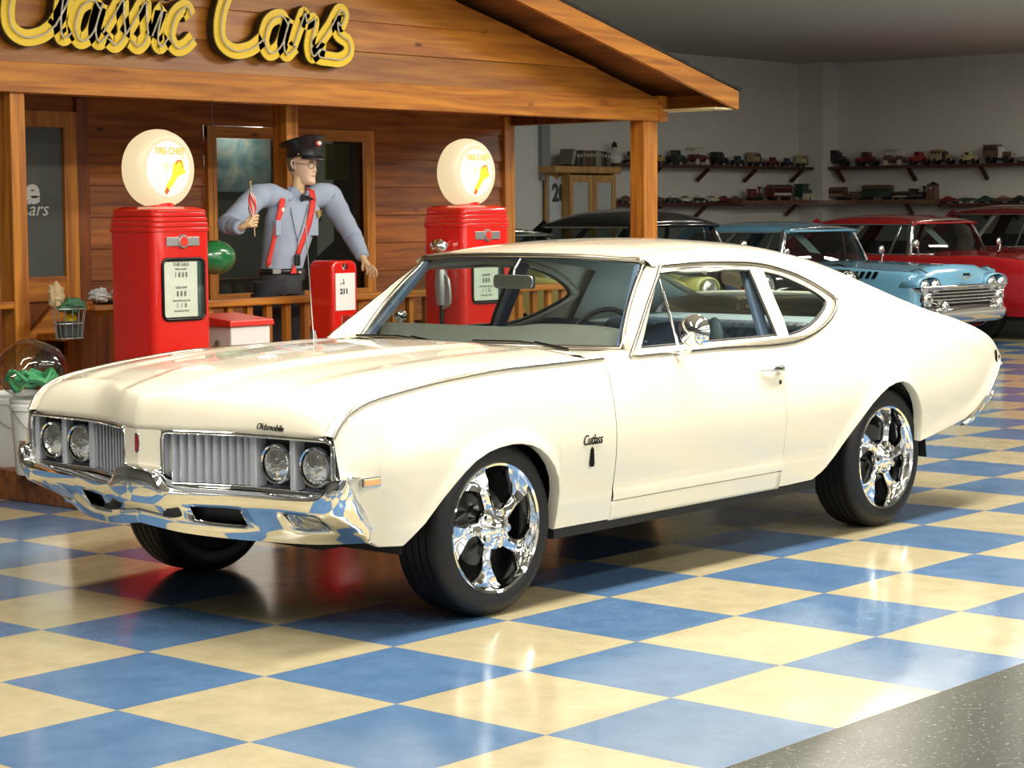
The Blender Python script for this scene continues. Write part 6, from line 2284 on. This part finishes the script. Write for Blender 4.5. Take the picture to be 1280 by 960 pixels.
c4 = classic_car('vintage_car', 'bright crimson vintage car parked just beyond the sky blue one', P_red, P_red, x, y, HD, GRP, H=1.45, belt=.96, lights=1, hoodz=1.0)
x, y = yaw_to(26.9, 1490)
c5 = classic_car('vintage_car', 'dark maroon vintage car in the corner at the far right', P_maroon, P_maroon, x, y, HD, GRP, H=1.56, belt=1.02, lights=1, hoodz=1.05, L=4.6)


def card(car_, lx, ly, lz, w, h, label, rz=.0, tilt=.9):
    M = car_.matrix_basis @ Matrix.Translation((lx, ly, lz)) @ Matrix.Rotation(rz, 4, 'X') @ Matrix.Rotation(-tilt, 4, 'Y')
    o = MB().b2(-.002, .002, -w / 2, w / 2, -h / 2, h / 2).build('window_card', M_card, None)
    o.matrix_world = M
    tag(o, label, 'sign', 'price cards in the windshields')
    for q in range(4):
        l_ = MB(); l_.b2(.0022, .003, -w * .3, w * (.3 - .08 * (q % 2)), h * (.28 - .16 * q), h * (.31 - .16 * q)); l_.build('print_line', M_grey if False else mat('card_ink', (.25, .35, .33)), o)


card(c2, -1.80, -.28, 1.24, .22, .30, 'pale green price card lying in the windshield of the black sedan', .2)
card(c3, -1.84, -.34, 1.13, .20, .34, 'pale green price card in the windshield of the sky blue car', -.1)
card(c4, -1.84, -.32, 1.18, .20, .34, 'pale green price card in the windshield of the crimson car', -.1)

# ================================================================== CABINET, SHELVES, MODELS
M_pine = wood_mat('honey_pine', (.38, .20, .06), (.55, .32, .11), 'Z', rough=.4)
M_shelf = wood_mat('mahogany_shelf', (.035, .010, .007), (.10, .025, .015), 'X', rough=.4)
kx0, kx1 = aty(709, 215, 11.5).x, aty(768, 215, 11.5).x
kz = aty(740, 217, 11.5).z
t = thing('display_cabinet', 'honey pine cabinet with two tall glass doors standing against the back wall', 'cabinet', (0, 0, 0))
MB().b2(kx0, kx1, 11.93, 11.97, 0, kz).build('back_panel', M_pine, t)
for a in (kx0, kx1 - .05): MB().b2(a, a + .05, 11.5, 11.95, 0, kz).build('side_panel', M_pine, t)
MB().b2(kx0 - .32, kx1 + .06, 11.42, 11.97, kz, kz + .09).build('crown', M_pine, t, bevel=.02)
for zz in (.1, .8, 1.35): MB().b2(kx0 + .05, kx1 - .05, 11.52, 11.93, zz, zz + .03).build('shelf', M_pine, t)
kxm = (kx0 + kx1) / 2
for a, c in ((kx0 + .01, kxm - .005), (kxm + .005, kx1 - .01)):
    f = MB()
    f.b2(a, a + .08, 11.47, 11.50, .08, kz - .02); f.b2(c - .08, c, 11.47, 11.50, .08, kz - .02); f.b2(a + .08, c - .08, 11.47, 11.50, kz - .11, kz - .02); f.b2(a + .08, c - .08, 11.47, 11.50, .08, .18)
    dr = f.build('door_frame', M_pine, t)
    MB().b2(a + .08, c - .08, 11.48, 11.485, .18, kz - .11).build('door_glass', mat('milky_pane', (.40, .43, .42), rough=.12, spec=.8), dr)
# framed jersey beside it
jx0, jx1 = aty(686, 240, 11.6).x, aty(706, 240, 11.6).x
jz1, jz0 = aty(696, 219, 11.6).z, aty(696, 275, 11.6).z
t = thing('framed_jersey', 'white sports jersey numbered 20 hanging framed left of the pine cabinet', 'jersey', (0, 0, 0))
jf_ = MB().b2(jx0 - .02, jx1 + .0, 11.62, 11.66, jz0 - .5, jz1 + .02).build('jersey_frame', M_pine, t)
jc = MB(); jm = (jx0 + jx1) / 2; jw_ = (jx1 - jx0) / 2
jc.prism([(jx0 + .01, jz0 - .48), (jx1 - .03, jz0 - .48), (jx1 - .03, jz1 - .02), (jm + .10, jz1), (jm, jz1 - .06), (jm - .10, jz1), (jx0 + .01, jz1 - .02)], 11.60, 11.62, 'Y')
jc.build('jersey', mat('jersey_white', (.52, .56, .60), rough=.8, noise=.15, nscale=6), t)
q = aty(697, 242, 11.6)
text('20', 'jersey_number', M_ink, t, .30, frame((q.x + .02, 11.595, q.z), (1, 0, 0), (0, 0, 1)), ext=.002, offset=.012, sx=.85)
# books on top
names = ['dark green', 'olive', 'grey', 'brown', 'black', 'tan', 'dark red', 'charcoal']
bcols = {'dark green': (.03, .05, .04), 'olive': (.10, .09, .05), 'grey': (.22, .22, .20), 'brown': (.10, .06, .04), 'black': (.015, .015, .018), 'tan': (.26, .22, .15), 'dark red': (.10, .03, .025), 'charcoal': (.05, .05, .05)}
ordn = ['first', 'second', 'third', 'fourth', 'fifth', 'sixth', 'seventh', 'eighth', 'ninth', 'tenth', 'eleventh', 'twelfth', 'thirteenth', 'fourteenth', 'fifteenth', 'sixteenth', 'seventeenth', 'eighteenth']
bx0, bx1 = aty(702, 205, 11.65).x, aty(764, 205, 11.65).x
x = bx0; i = 0
rnd = random.Random(12)
while x < min(bx1, kx1 - .04) and i < 16:
    w_ = rnd.uniform(.045, .085); h_ = aty(740, 189, 11.65).z - kz - .09 + rnd.uniform(-.02, .012)
    nm = names[(i * 5 + 2) % 8]
    lean = -.22 if i == 0 else 0
    o = MB(); o.b2(-w_ / 2, w_ / 2, -.11, .11, 0, h_)
    bk_ = o.build('book', mat('book_' + nm.replace(' ', '_'), bcols[nm], rough=.6), None, bevel=.006)
    l_ = MB(); l_.b2(-w_ / 2 + .008, w_ / 2 - .008, -.112, -.1105, h_ * .62, h_ * .82); l_.build('spine_label', mat('spine_label', (.35, .33, .27), rough=.6), bk_)
    bk_.location = (x + w_ / 2 + (.06 if i == 0 else 0), 11.65, kz + .09 + (.018 if lean else 0)); bk_.rotation_euler = (0, -lean, 0)
    tag(bk_, '%s book, %s from the left on top of the pine cabinet' % (nm, ordn[i]), 'book', 'books on top of the cabinet')
    x += w_ + (.10 if i == 0 else .004); i += 1

# shelves
SYF = WY - .28
sh_ends = {}
sxa, sxb = aty(768, 208, SYF).x, CX - .43
uz = aty(900, 206.5, SYF).z
lz = aty(880, 253.5, SYF).z
up = thing('wall_shelf', 'upper dark mahogany shelf on the left part of the back wall', 'shelf', (0, 0, 0), 0, 'dark shelves on the showroom walls')
MB().b2(sxa, sxb, SYF, WY, uz - .045, uz).build('board', M_shelf, up, bevel=.004)
lo_ = thing('wall_shelf', 'lower dark mahogany shelf on the back wall carrying small cars', 'shelf', (0, 0, 0), 0, 'dark shelves on the showroom walls')
lxa, lxb = aty(690, 255, SYF).x, aty(932, 255, SYF).x
lxa = kx1 + .06
MB().b2(lxa, lxb, SYF, WY, lz - .045, lz).build('board', M_shelf, lo_, bevel=.004)


def bracket(par, x, y, z, ax):
    b_ = MB()
    if ax == 'y': b_.bar((x, y + .24, z - .21), (x, y + .04, z - .045), .045, .045, up=(1, 0, 0))
    else: b_.bar((x + .24, y, z - .21), (x + .04, y, z - .045), .045, .045, up=(0, 1, 0))
    b_.build('bracket', M_shelf, par)


for px in (828, 889, 948, 1006): bracket(up, aty(px, 215, SYF).x, SYF, uz, 'y')
for px in (828, 885): bracket(lo_, aty(px, 262, SYF).x, SYF, lz, 'y')
SXF = CX - .28
ur_z = atx(1150, 206, SXF).z
lr_z = atx(1240, 254, SXF).z
yend_u = atx(1030, 207, SXF).y
ur = thing('wall_shelf', 'upper dark mahogany shelf on the right hand wall', 'shelf', (0, 0, 0), 0, 'dark shelves on the showroom walls')
MB().b2(SXF, CX, -1, yend_u, ur_z - .045, ur_z).build('board', M_shelf, ur, bevel=.004)
lr = thing('wall_shelf', 'lower dark mahogany shelf on the right hand wall past the trains', 'shelf', (0, 0, 0), 0, 'dark shelves on the showroom walls')
yl1 = atx(1172, 254, SXF).y
MB().b2(SXF, CX, -1, yl1, lr_z - .045, lr_z).build('board', M_shelf, lr, bevel=.004)
for px in (1044, 1134, 1224): bracket(ur, SXF, atx(px, 215, SXF).y, ur_z, 'x')
for px in (1224, 1262): bracket(lr, SXF, atx(px, 262, SXF).y, lr_z, 'x')
# train shelf bridging the corner
tz = lz + .03
tr_ = thing('train_shelf', 'curved brown shelf carrying the toy trains round the wall corner', 'shelf', (0, 0, 0))
tx0 = aty(928, 251, WY - .42).x
pts = [(tx0, WY), (tx0, WY - .40)] + [(lerp(tx0 + .2, CX - 1.1, i / 3), WY - .42) for i in range(4)]
pts += [(CX - 1.1 + .68 * math.sin(a), WY - 1.1 + .68 * math.cos(a)) for a in [PI / 2 * i / 8 for i in range(1, 9)]]
pts += [(CX - .42, yl1 + .3), (CX - .36, yl1 + .02), (CX, yl1 + .02), (CX, WY)]
MB().prism(pts, tz - .06, tz, 'Z').build('board', wood_mat('train_board', (.10, .045, .025), (.20, .09, .05), 'X', rough=.45), tr_)
for px in (1000, 1040): bracket(tr_, aty(px, 262, WY - .3).x, WY - .3, tz, 'y')
bracket(tr_, CX - .3, atx(1130, 262, CX - .3).y, tz, 'x')

# ---- miniature vehicles
MC_ = {'black': (.012, .012, .014), 'dark green': (.02, .05, .035), 'yellow': (.50, .42, .08), 'maroon': (.13, .015, .015), 'dark blue': (.02, .03, .07), 'tan': (.36, .26, .14), 'red': (.30, .02, .02), 'cream': (.55, .50, .36), 'brown': (.12, .06, .035), 'white': (.6, .6, .58), 'grey': (.2, .2, .2), 'pale yellow': (.50, .44, .22)}


def mm(n): return mat('model_' + n.replace(' ', '_'), MC_[n], rough=.3, coat=.5)


def mini(kind, col, col2, base, rz, L, label, group):
    L = L * (.74 if kind != 'figure' else 1)
    t = thing('model_' + {'sedan': 'car', 'truck': 'truck', 'antique': 'antique_car', 'box': 'box_truck', 'coach': 'train_coach', 'loco': 'locomotive', 'tower': 'signal_tower', 'gondola': 'freight_wagon', 'figure': 'figurine'}[kind], label,
              {'sedan': 'model car', 'truck': 'model truck', 'antique': 'model car', 'box': 'model truck', 'coach': 'toy train', 'loco': 'toy train', 'tower': 'model tower', 'gondola': 'toy train', 'figure': 'figurine'}[kind], tuple(base), rz, group)
    a, b_ = mm(col), mm(col2)
    k = L

    def wheels(r, xs_, w_=.34):
        for xx in xs_:
            for s in (1, -1):
                MB().cyl((xx * k, s * w_ * k * .5, r * k), (xx * k, s * (w_ * .5 - .06) * k, r * k), r * k, 14).build('wheel', M_black if col2 != 'cream' else b_, t, smooth=40)
    if kind == 'sedan':
        rows = []
        for xx, w_, z0, z1 in ((.5, .30, .12, .18), (.47, .34, .09, .23), (.30, .37, .08, .27), (.1, .38, .08, .28), (-.25, .38, .08, .28), (-.42, .36, .09, .25), (-.5, .30, .12, .19)):
            rows.append([(xx * k, yy * w_ * k * .5, z * k) for yy, z in ((-1, z0), (-1.05, (z0 + z1) / 2), (-.85, z1), (0, z1 + .02), (.85, z1), (1.05, (z0 + z1) / 2), (1, z0))])
        m_ = MB(); m_.grid(rows); m_.add(rows[0], [tuple(range(7))]); m_.add(rows[-1], [tuple(range(7))]); m_.build('body', a, t, smooth=50)
        rows = []
        for xx, w_, z1 in ((.17, .30, .27), (.06, .28, .37), (-.05, .27, .395), (-.18, .27, .385), (-.33, .29, .28)):
            rows.append([(xx * k, yy * w_ * k * .5, z * k) for yy, z in ((-1, .26), (-.86, z1 - .015), (0, z1 + .005), (.86, z1 - .015), (1, .26))])
        m_ = MB(); m_.grid(rows); m_.build('cabin', b_, t, smooth=50)
        wheels(.085, (.30, -.30), .38)
        MB().b2(.49 * k, .52 * k, -.15 * k, .15 * k, .10 * k, .14 * k).build('bumper', M_chrome, t)
    elif kind in ('truck', 'antique', 'box'):
        MB().b2(-.45 * k, .46 * k, -.10 * k, .10 * k, .12 * k, .17 * k).build('frame', M_black, t)
        MB().prism([(.12 * k, .17 * k), (.46 * k, .17 * k), (.46 * k, .33 * k), (.40 * k, .36 * k), (.12 * k, .38 * k)], -.10 * k, .10 * k, 'Y').build('hood', a, t, bevel=.006)
        MB().b2(.455 * k, .475 * k, -.09 * k, .09 * k, .17 * k, .34 * k).build('radiator', M_chrome, t, bevel=.003)
        if kind == 'antique':
            MB().prism([(-.42 * k, .17 * k), (.12 * k, .17 * k), (.12 * k, .32 * k), (-.06 * k, .30 * k), (-.10 * k, .40 * k), (-.42 * k, .40 * k)], -.15 * k, .15 * k, 'Y').build('body', a, t, bevel=.006)
            MB().prism([(-.46 * k, .60 * k), (.16 * k, .60 * k), (.18 * k, .625 * k), (-.20 * k, .66 * k), (-.46 * k, .64 * k)], -.17 * k, .17 * k, 'Y').build('canopy', b_, t, bevel=.004)
            for xx in (-.40, .10):
                for s in (1, -1): MB().tube([(xx * k, s * .14 * k, .35 * k), (xx * k, s * .14 * k, .61 * k)], .008 * k * 1.5, n=6).build('canopy_post', M_chrome, t)
        elif kind == 'truck':
            cb = MB(); cb.prism([(-.18 * k, .17 * k), (.14 * k, .17 * k), (.14 * k, .38 * k), (.10 * k, .55 * k), (-.16 * k, .56 * k), (-.18 * k, .54 * k)], -.15 * k, .15 * k, 'Y'); cb.build('cab', a, t, bevel=.008)
            for s in (1, -1): MB().b2(-.10 * k, .06 * k, s * .151 * k, s * .156 * k, .40 * k, .51 * k).build('window', M_black, t)
            MB().b2(-.47 * k, -.19 * k, -.16 * k, .16 * k, .17 * k, .33 * k).build('bed', b_, t, bevel=.006)
        else:
            MB().prism([(.02 * k, .17 * k), (.16 * k, .17 * k), (.16 * k, .38 * k), (.12 * k, .52 * k), (.02 * k, .54 * k)], -.15 * k, .15 * k, 'Y').build('cab', b_, t, bevel=.006)
            bx_ = MB().b2(-.50 * k, .0, -.18 * k, .18 * k, .18 * k, .60 * k).build('box_body', a, t, bevel=.006)
            for q in range(3):
                for s in (1, -1): MB().b2((-.44 + .15 * q) * k, (-.34 + .15 * q) * k, s * .181 * k, s * .186 * k, .42 * k, .53 * k).build('window', M_black, bx_)
        for xx in (.32, -.30):
            for s in (1, -1):
                f = MB(); f.tube([((xx + .13 * math.cos(q)) * k, s * .17 * k, (.13 + .13 * math.sin(q)) * k) for q in [PI * i / 8 for i in range(9)]], .022 * k, n=6); f.build('fender', a, t, smooth=60)
        wheels(.115, (.32, -.30), .38)
        for s in (1, -1): MB().sphere((.48 * k, s * .11 * k, .30 * k), .04 * k, 10, 8).build('headlamp', M_chrome, t, smooth=60)
    elif kind == 'coach':
        MB().b2(-.5 * k, .5 * k, -.13 * k, .13 * k, .10 * k, .36 * k).build('body', a, t, bevel=.004)
        MB().prism([(-.15 * k, .36 * k), (.15 * k, .36 * k), (.12 * k, .42 * k), (.05 * k, .46 * k), (-.05 * k, .46 * k), (-.12 * k, .42 * k)], -.52 * k, .52 * k, 'X').build('roof', mm('brown'), t)
        for s in (1, -1):
            st2 = MB().b2(-.44 * k, .44 * k, s * .131 * k, s * .136 * k, .15 * k, .22 * k).build('side_stripe', b_, t)
            for q in range(6): MB().b2((-.42 + .15 * q) * k, (-.34 + .15 * q) * k, s * .131 * k, s * .136 * k, .25 * k, .33 * k).build('window', M_black, t)
        wheels(.05, (.38, .28, -.28, -.38), .24)
    elif kind == 'gondola':
        MB().b2(-.5 * k, .5 * k, -.13 * k, .13 * k, .10 * k, .30 * k).build('body', a, t, bevel=.004)
        for q in range(5): MB().sphere(((-.36 + .18 * q) * k, 0, .33 * k), .09 * k, 10, 8).build('load', b_, t, smooth=60)
        wheels(.05, (.38, .28, -.28, -.38), .24)
    elif kind == 'loco':
        MB().cyl((-.10 * k, 0, .26 * k), (.44 * k, 0, .26 * k), .10 * k, 20).build('boiler', a, t, smooth=40)
        MB().b2(-.46 * k, -.08 * k, -.14 * k, .14 * k, .12 * k, .48 * k).build('cab', a, t, bevel=.006)
        MB().b2(-.50 * k, -.04 * k, -.17 * k, .17 * k, .48 * k, .52 * k).build('cab_roof', a, t, bevel=.004)
        for s in (1, -1): MB().b2(-.40 * k, .30 * k, s * .141 * k, s * .147 * k, .13 * k, .22 * k).build('side_stripe', b_, t)
        MB().lathe([(.04 * k, .34 * k), (.04 * k, .50 * k), (.10 * k, .60 * k), (.11 * k, .63 * k), (0, .63 * k)], 18, 'Z', (.32 * k, 0, 0)).build('smokestack', a, t, smooth=40)
        MB().sphere((.08 * k, 0, .37 * k), .05 * k, 12, 8).build('bell', M_gold if False else MATS['brass_badge'], t, smooth=60)
        MB().prism([(.44 * k, .03 * k), (.60 * k, .03 * k), (.44 * k, .18 * k)], -.10 * k, .10 * k, 'Y').build('cow_catcher', b_, t)
        wheels(.085, (.34, .12, -.14, -.34), .30)
    elif kind == 'tower':
        MB().prism([(-.3 * k, 0), (.3 * k, 0), (.24 * k, .8 * k), (-.24 * k, .8 * k)], -.25 * k, .25 * k, 'Y').build('tower_body', a, t, bevel=.006)
        MB().lathe([(.42 * k, .78 * k), (.40 * k, .82 * k), (0, 1.0 * k)], 4).build('tower_roof', b_, t)
        MB().sphere((0, -.27 * k, .62 * k), .06 * k, 10, 8).build('signal_lamp', mm('white'), t)
    elif kind == 'figure':
        MB().lathe([(0, 0), (.28 * k, .02 * k), (.34 * k, .2 * k), (.24 * k, .42 * k), (.12 * k, .5 * k), (0, .5 * k)], 18).build('torso', a, t, smooth=60)
        MB().sphere((0, 0, .62 * k), .15 * k, 14, 10).build('head', b_, t, smooth=60)
        MB().lathe([(.17 * k, .70 * k), (.13 * k, .74 * k), (.11 * k, .86 * k), (.0, .98 * k)], 14).build('hat', mm('black'), t, smooth=50)
        for s in (1, -1): MB().tube([(s * .22 * k, 0, .42 * k), (s * .42 * k, -.06 * k, .30 * k), (s * .36 * k, -.16 * k, .16 * k)], .07 * k).build('arm', a, t, smooth=60)
    return t


def on_back(px, y=WY - .15): return aty(px, 206, y)


SU = 'model vehicles on the upper back wall shelf'; SR = 'model vehicles on the upper right wall shelf'
SL_ = 'model cars on the lower back wall shelf'; SK = 'toy train pieces on the corner shelf'; SQ = 'model cars on the lower right wall shelf'
lst = [  # px, kind, colour, colour2, length, text
    (768, 'figure', 'white', 'cream', .30, 'white figurine in a black hat at the left end of the upper back shelf'),
    (790, 'truck', 'dark green', 'grey', .42, 'dark green model pickup just left of the porch post on the upper shelf'),
    (823, 'truck', 'yellow', 'black', .34, 'yellow and black model truck just right of the porch post'),
    (845, 'truck', 'dark green', 'black', .50, 'large dark green model pickup, second right of the porch post, upper shelf'),
    (873, 'antique', 'maroon', 'cream', .52, 'maroon antique model car with cream wheels on the upper back shelf'),
    (900, 'box', 'black', 'dark green', .44, 'black boxy model van right of the maroon antique one'),
    (922, 'truck', 'dark green', 'dark blue', .36, 'small dark green model truck left of the tan and blue model van'),
    (946, 'box', 'tan', 'dark blue', .46, 'tan model van with dark blue cab on the upper back shelf'),
    (966, 'truck', 'maroon', 'maroon', .34, 'maroon model pickup right of the tan model van'),
    (984, 'truck', 'dark blue', 'black', .32, 'small dark blue model truck second from the corner column'),
    (1005, 'box', 'pale yellow', 'brown', .42, 'pale yellow model bus at the corner end of the upper back shelf')]
for px, kd, a, b_, L_, tx in lst:
    q = aty(px, 206, WY - .14); mini(kd, a, b_, (q.x, WY - .14, uz), .0, L_ * (.95 if kd != 'figure' else 1), tx, SU)
lst = [(783, 'brown', 'brown', 'first brown model car right of the cabinet on the lower shelf'), (822, 'brown', 'tan', 'brown model car with tan roof right of the porch post, lower shelf'), (840, 'dark green', 'white', 'dark green model car with white roof on the lower shelf'),
       (857, 'cream', 'brown', 'cream model car right of the dark green one, lower shelf'), (873, 'black', 'cream', 'black model car with cream roof on the lower shelf'), (890, 'cream', 'grey', 'cream model car with grey roof on the lower shelf'),
       (905, 'maroon', 'black', 'maroon model car next to last before the train shelf'), (920, 'brown', 'brown', 'plain brown model car last before the train shelf')]
for px, a, b_, tx in lst:
    q = aty(px, 250, WY - .14); mini('sedan', a, b_, (q.x, WY - .14, lz), .0, .34, tx, SL_)
lst = [(1046, 'box', 'black', 'black', .55, 'black boxy model van nearest the corner on the right wall shelf'), (1084, 'truck', 'maroon', 'red', .50, 'maroon model truck second from the corner on the right wall shelf'),
       (1118, 'antique', 'brown', 'cream', .50, 'brown antique model car with a raised canopy on the right wall shelf'), (1149, 'truck', 'red', 'red', .46, 'red model fire truck between the canopy car and the woody van'),
       (1179, 'box', 'tan', 'black', .48, 'tan woody model van on the right wall shelf'), (1211, 'truck', 'pale yellow', 'tan', .42, 'pale yellow model pickup right of the woody van'),
       (1249, 'box', 'brown', 'white', .58, 'long brown box truck model with a white cab on the right wall shelf'), (1283, 'sedan', 'grey', 'white', .40, 'grey model car cut by the right edge of the picture')]
for px, kd, a, b_, L_, tx in lst:
    q = atx(px, 206, CX - .14); mini(kd, a, b_, (CX - .14, q.y, ur_z), -PI / 2, L_, tx, SR)
lst = [(1187, 'maroon', 'red', 'maroon model car just right of the train shelf end'), (1210, 'dark green', 'cream', 'dark green model car with cream roof, lower right shelf'), (1234, 'dark green', 'dark green', 'all dark green model car on the lower right shelf'),
       (1256, 'brown', 'tan', 'brown model car with tan roof on the lower right shelf'), (1277, 'black', 'dark green', 'black model car at the right edge of the lower right shelf')]
for px, a, b_, tx in lst:
    q = atx(px, 254, CX - .14); mini('sedan', a, b_, (CX - .14, q.y, lr_z), -PI / 2, .37, tx, SQ)
q = aty(944, 250, WY - .2); mini('loco', 'maroon', 'dark green', (q.x, WY - .2, tz), 0, .42, 'maroon toy locomotive at the left end of the train shelf', SK)
q = aty(974, 250, WY - .2); mini('coach', 'maroon', 'white', (q.x, WY - .2, tz), 0, .66, 'maroon toy passenger coach with a white stripe', SK)
q = aty(1008, 250, WY - .2); mini('loco', 'dark green', 'cream', (q.x, WY - .2, tz), 0, .62, 'dark green toy locomotive with wide stack and cream stripe', SK)
for px, kd, a, b_, L_, tx in ((1042, 'coach', 'brown', 'tan', .56, 'brown toy boxcar just right of the corner'), (1068, 'gondola', 'brown', 'brown', .40, 'brown toy freight wagon with a heaped load'), (1097, 'coach', 'dark green', 'dark green', .62, 'dark green toy coach with a roof overhang'),
                              (1127, 'coach', 'black', 'pale yellow', .34, 'black toy tender with a pale yellow stripe'), (1148, 'loco', 'black', 'brown', .40, 'black toy steam locomotive left of the tall tower'), (1166, 'tower', 'brown', 'black', .34, 'tall dark brown toy tower at the right end of the train shelf')):
    q = atx(px, 250, CX - .2); mini(kd, a, b_, (CX - .2, q.y, tz), -PI / 2, L_, tx, SK)
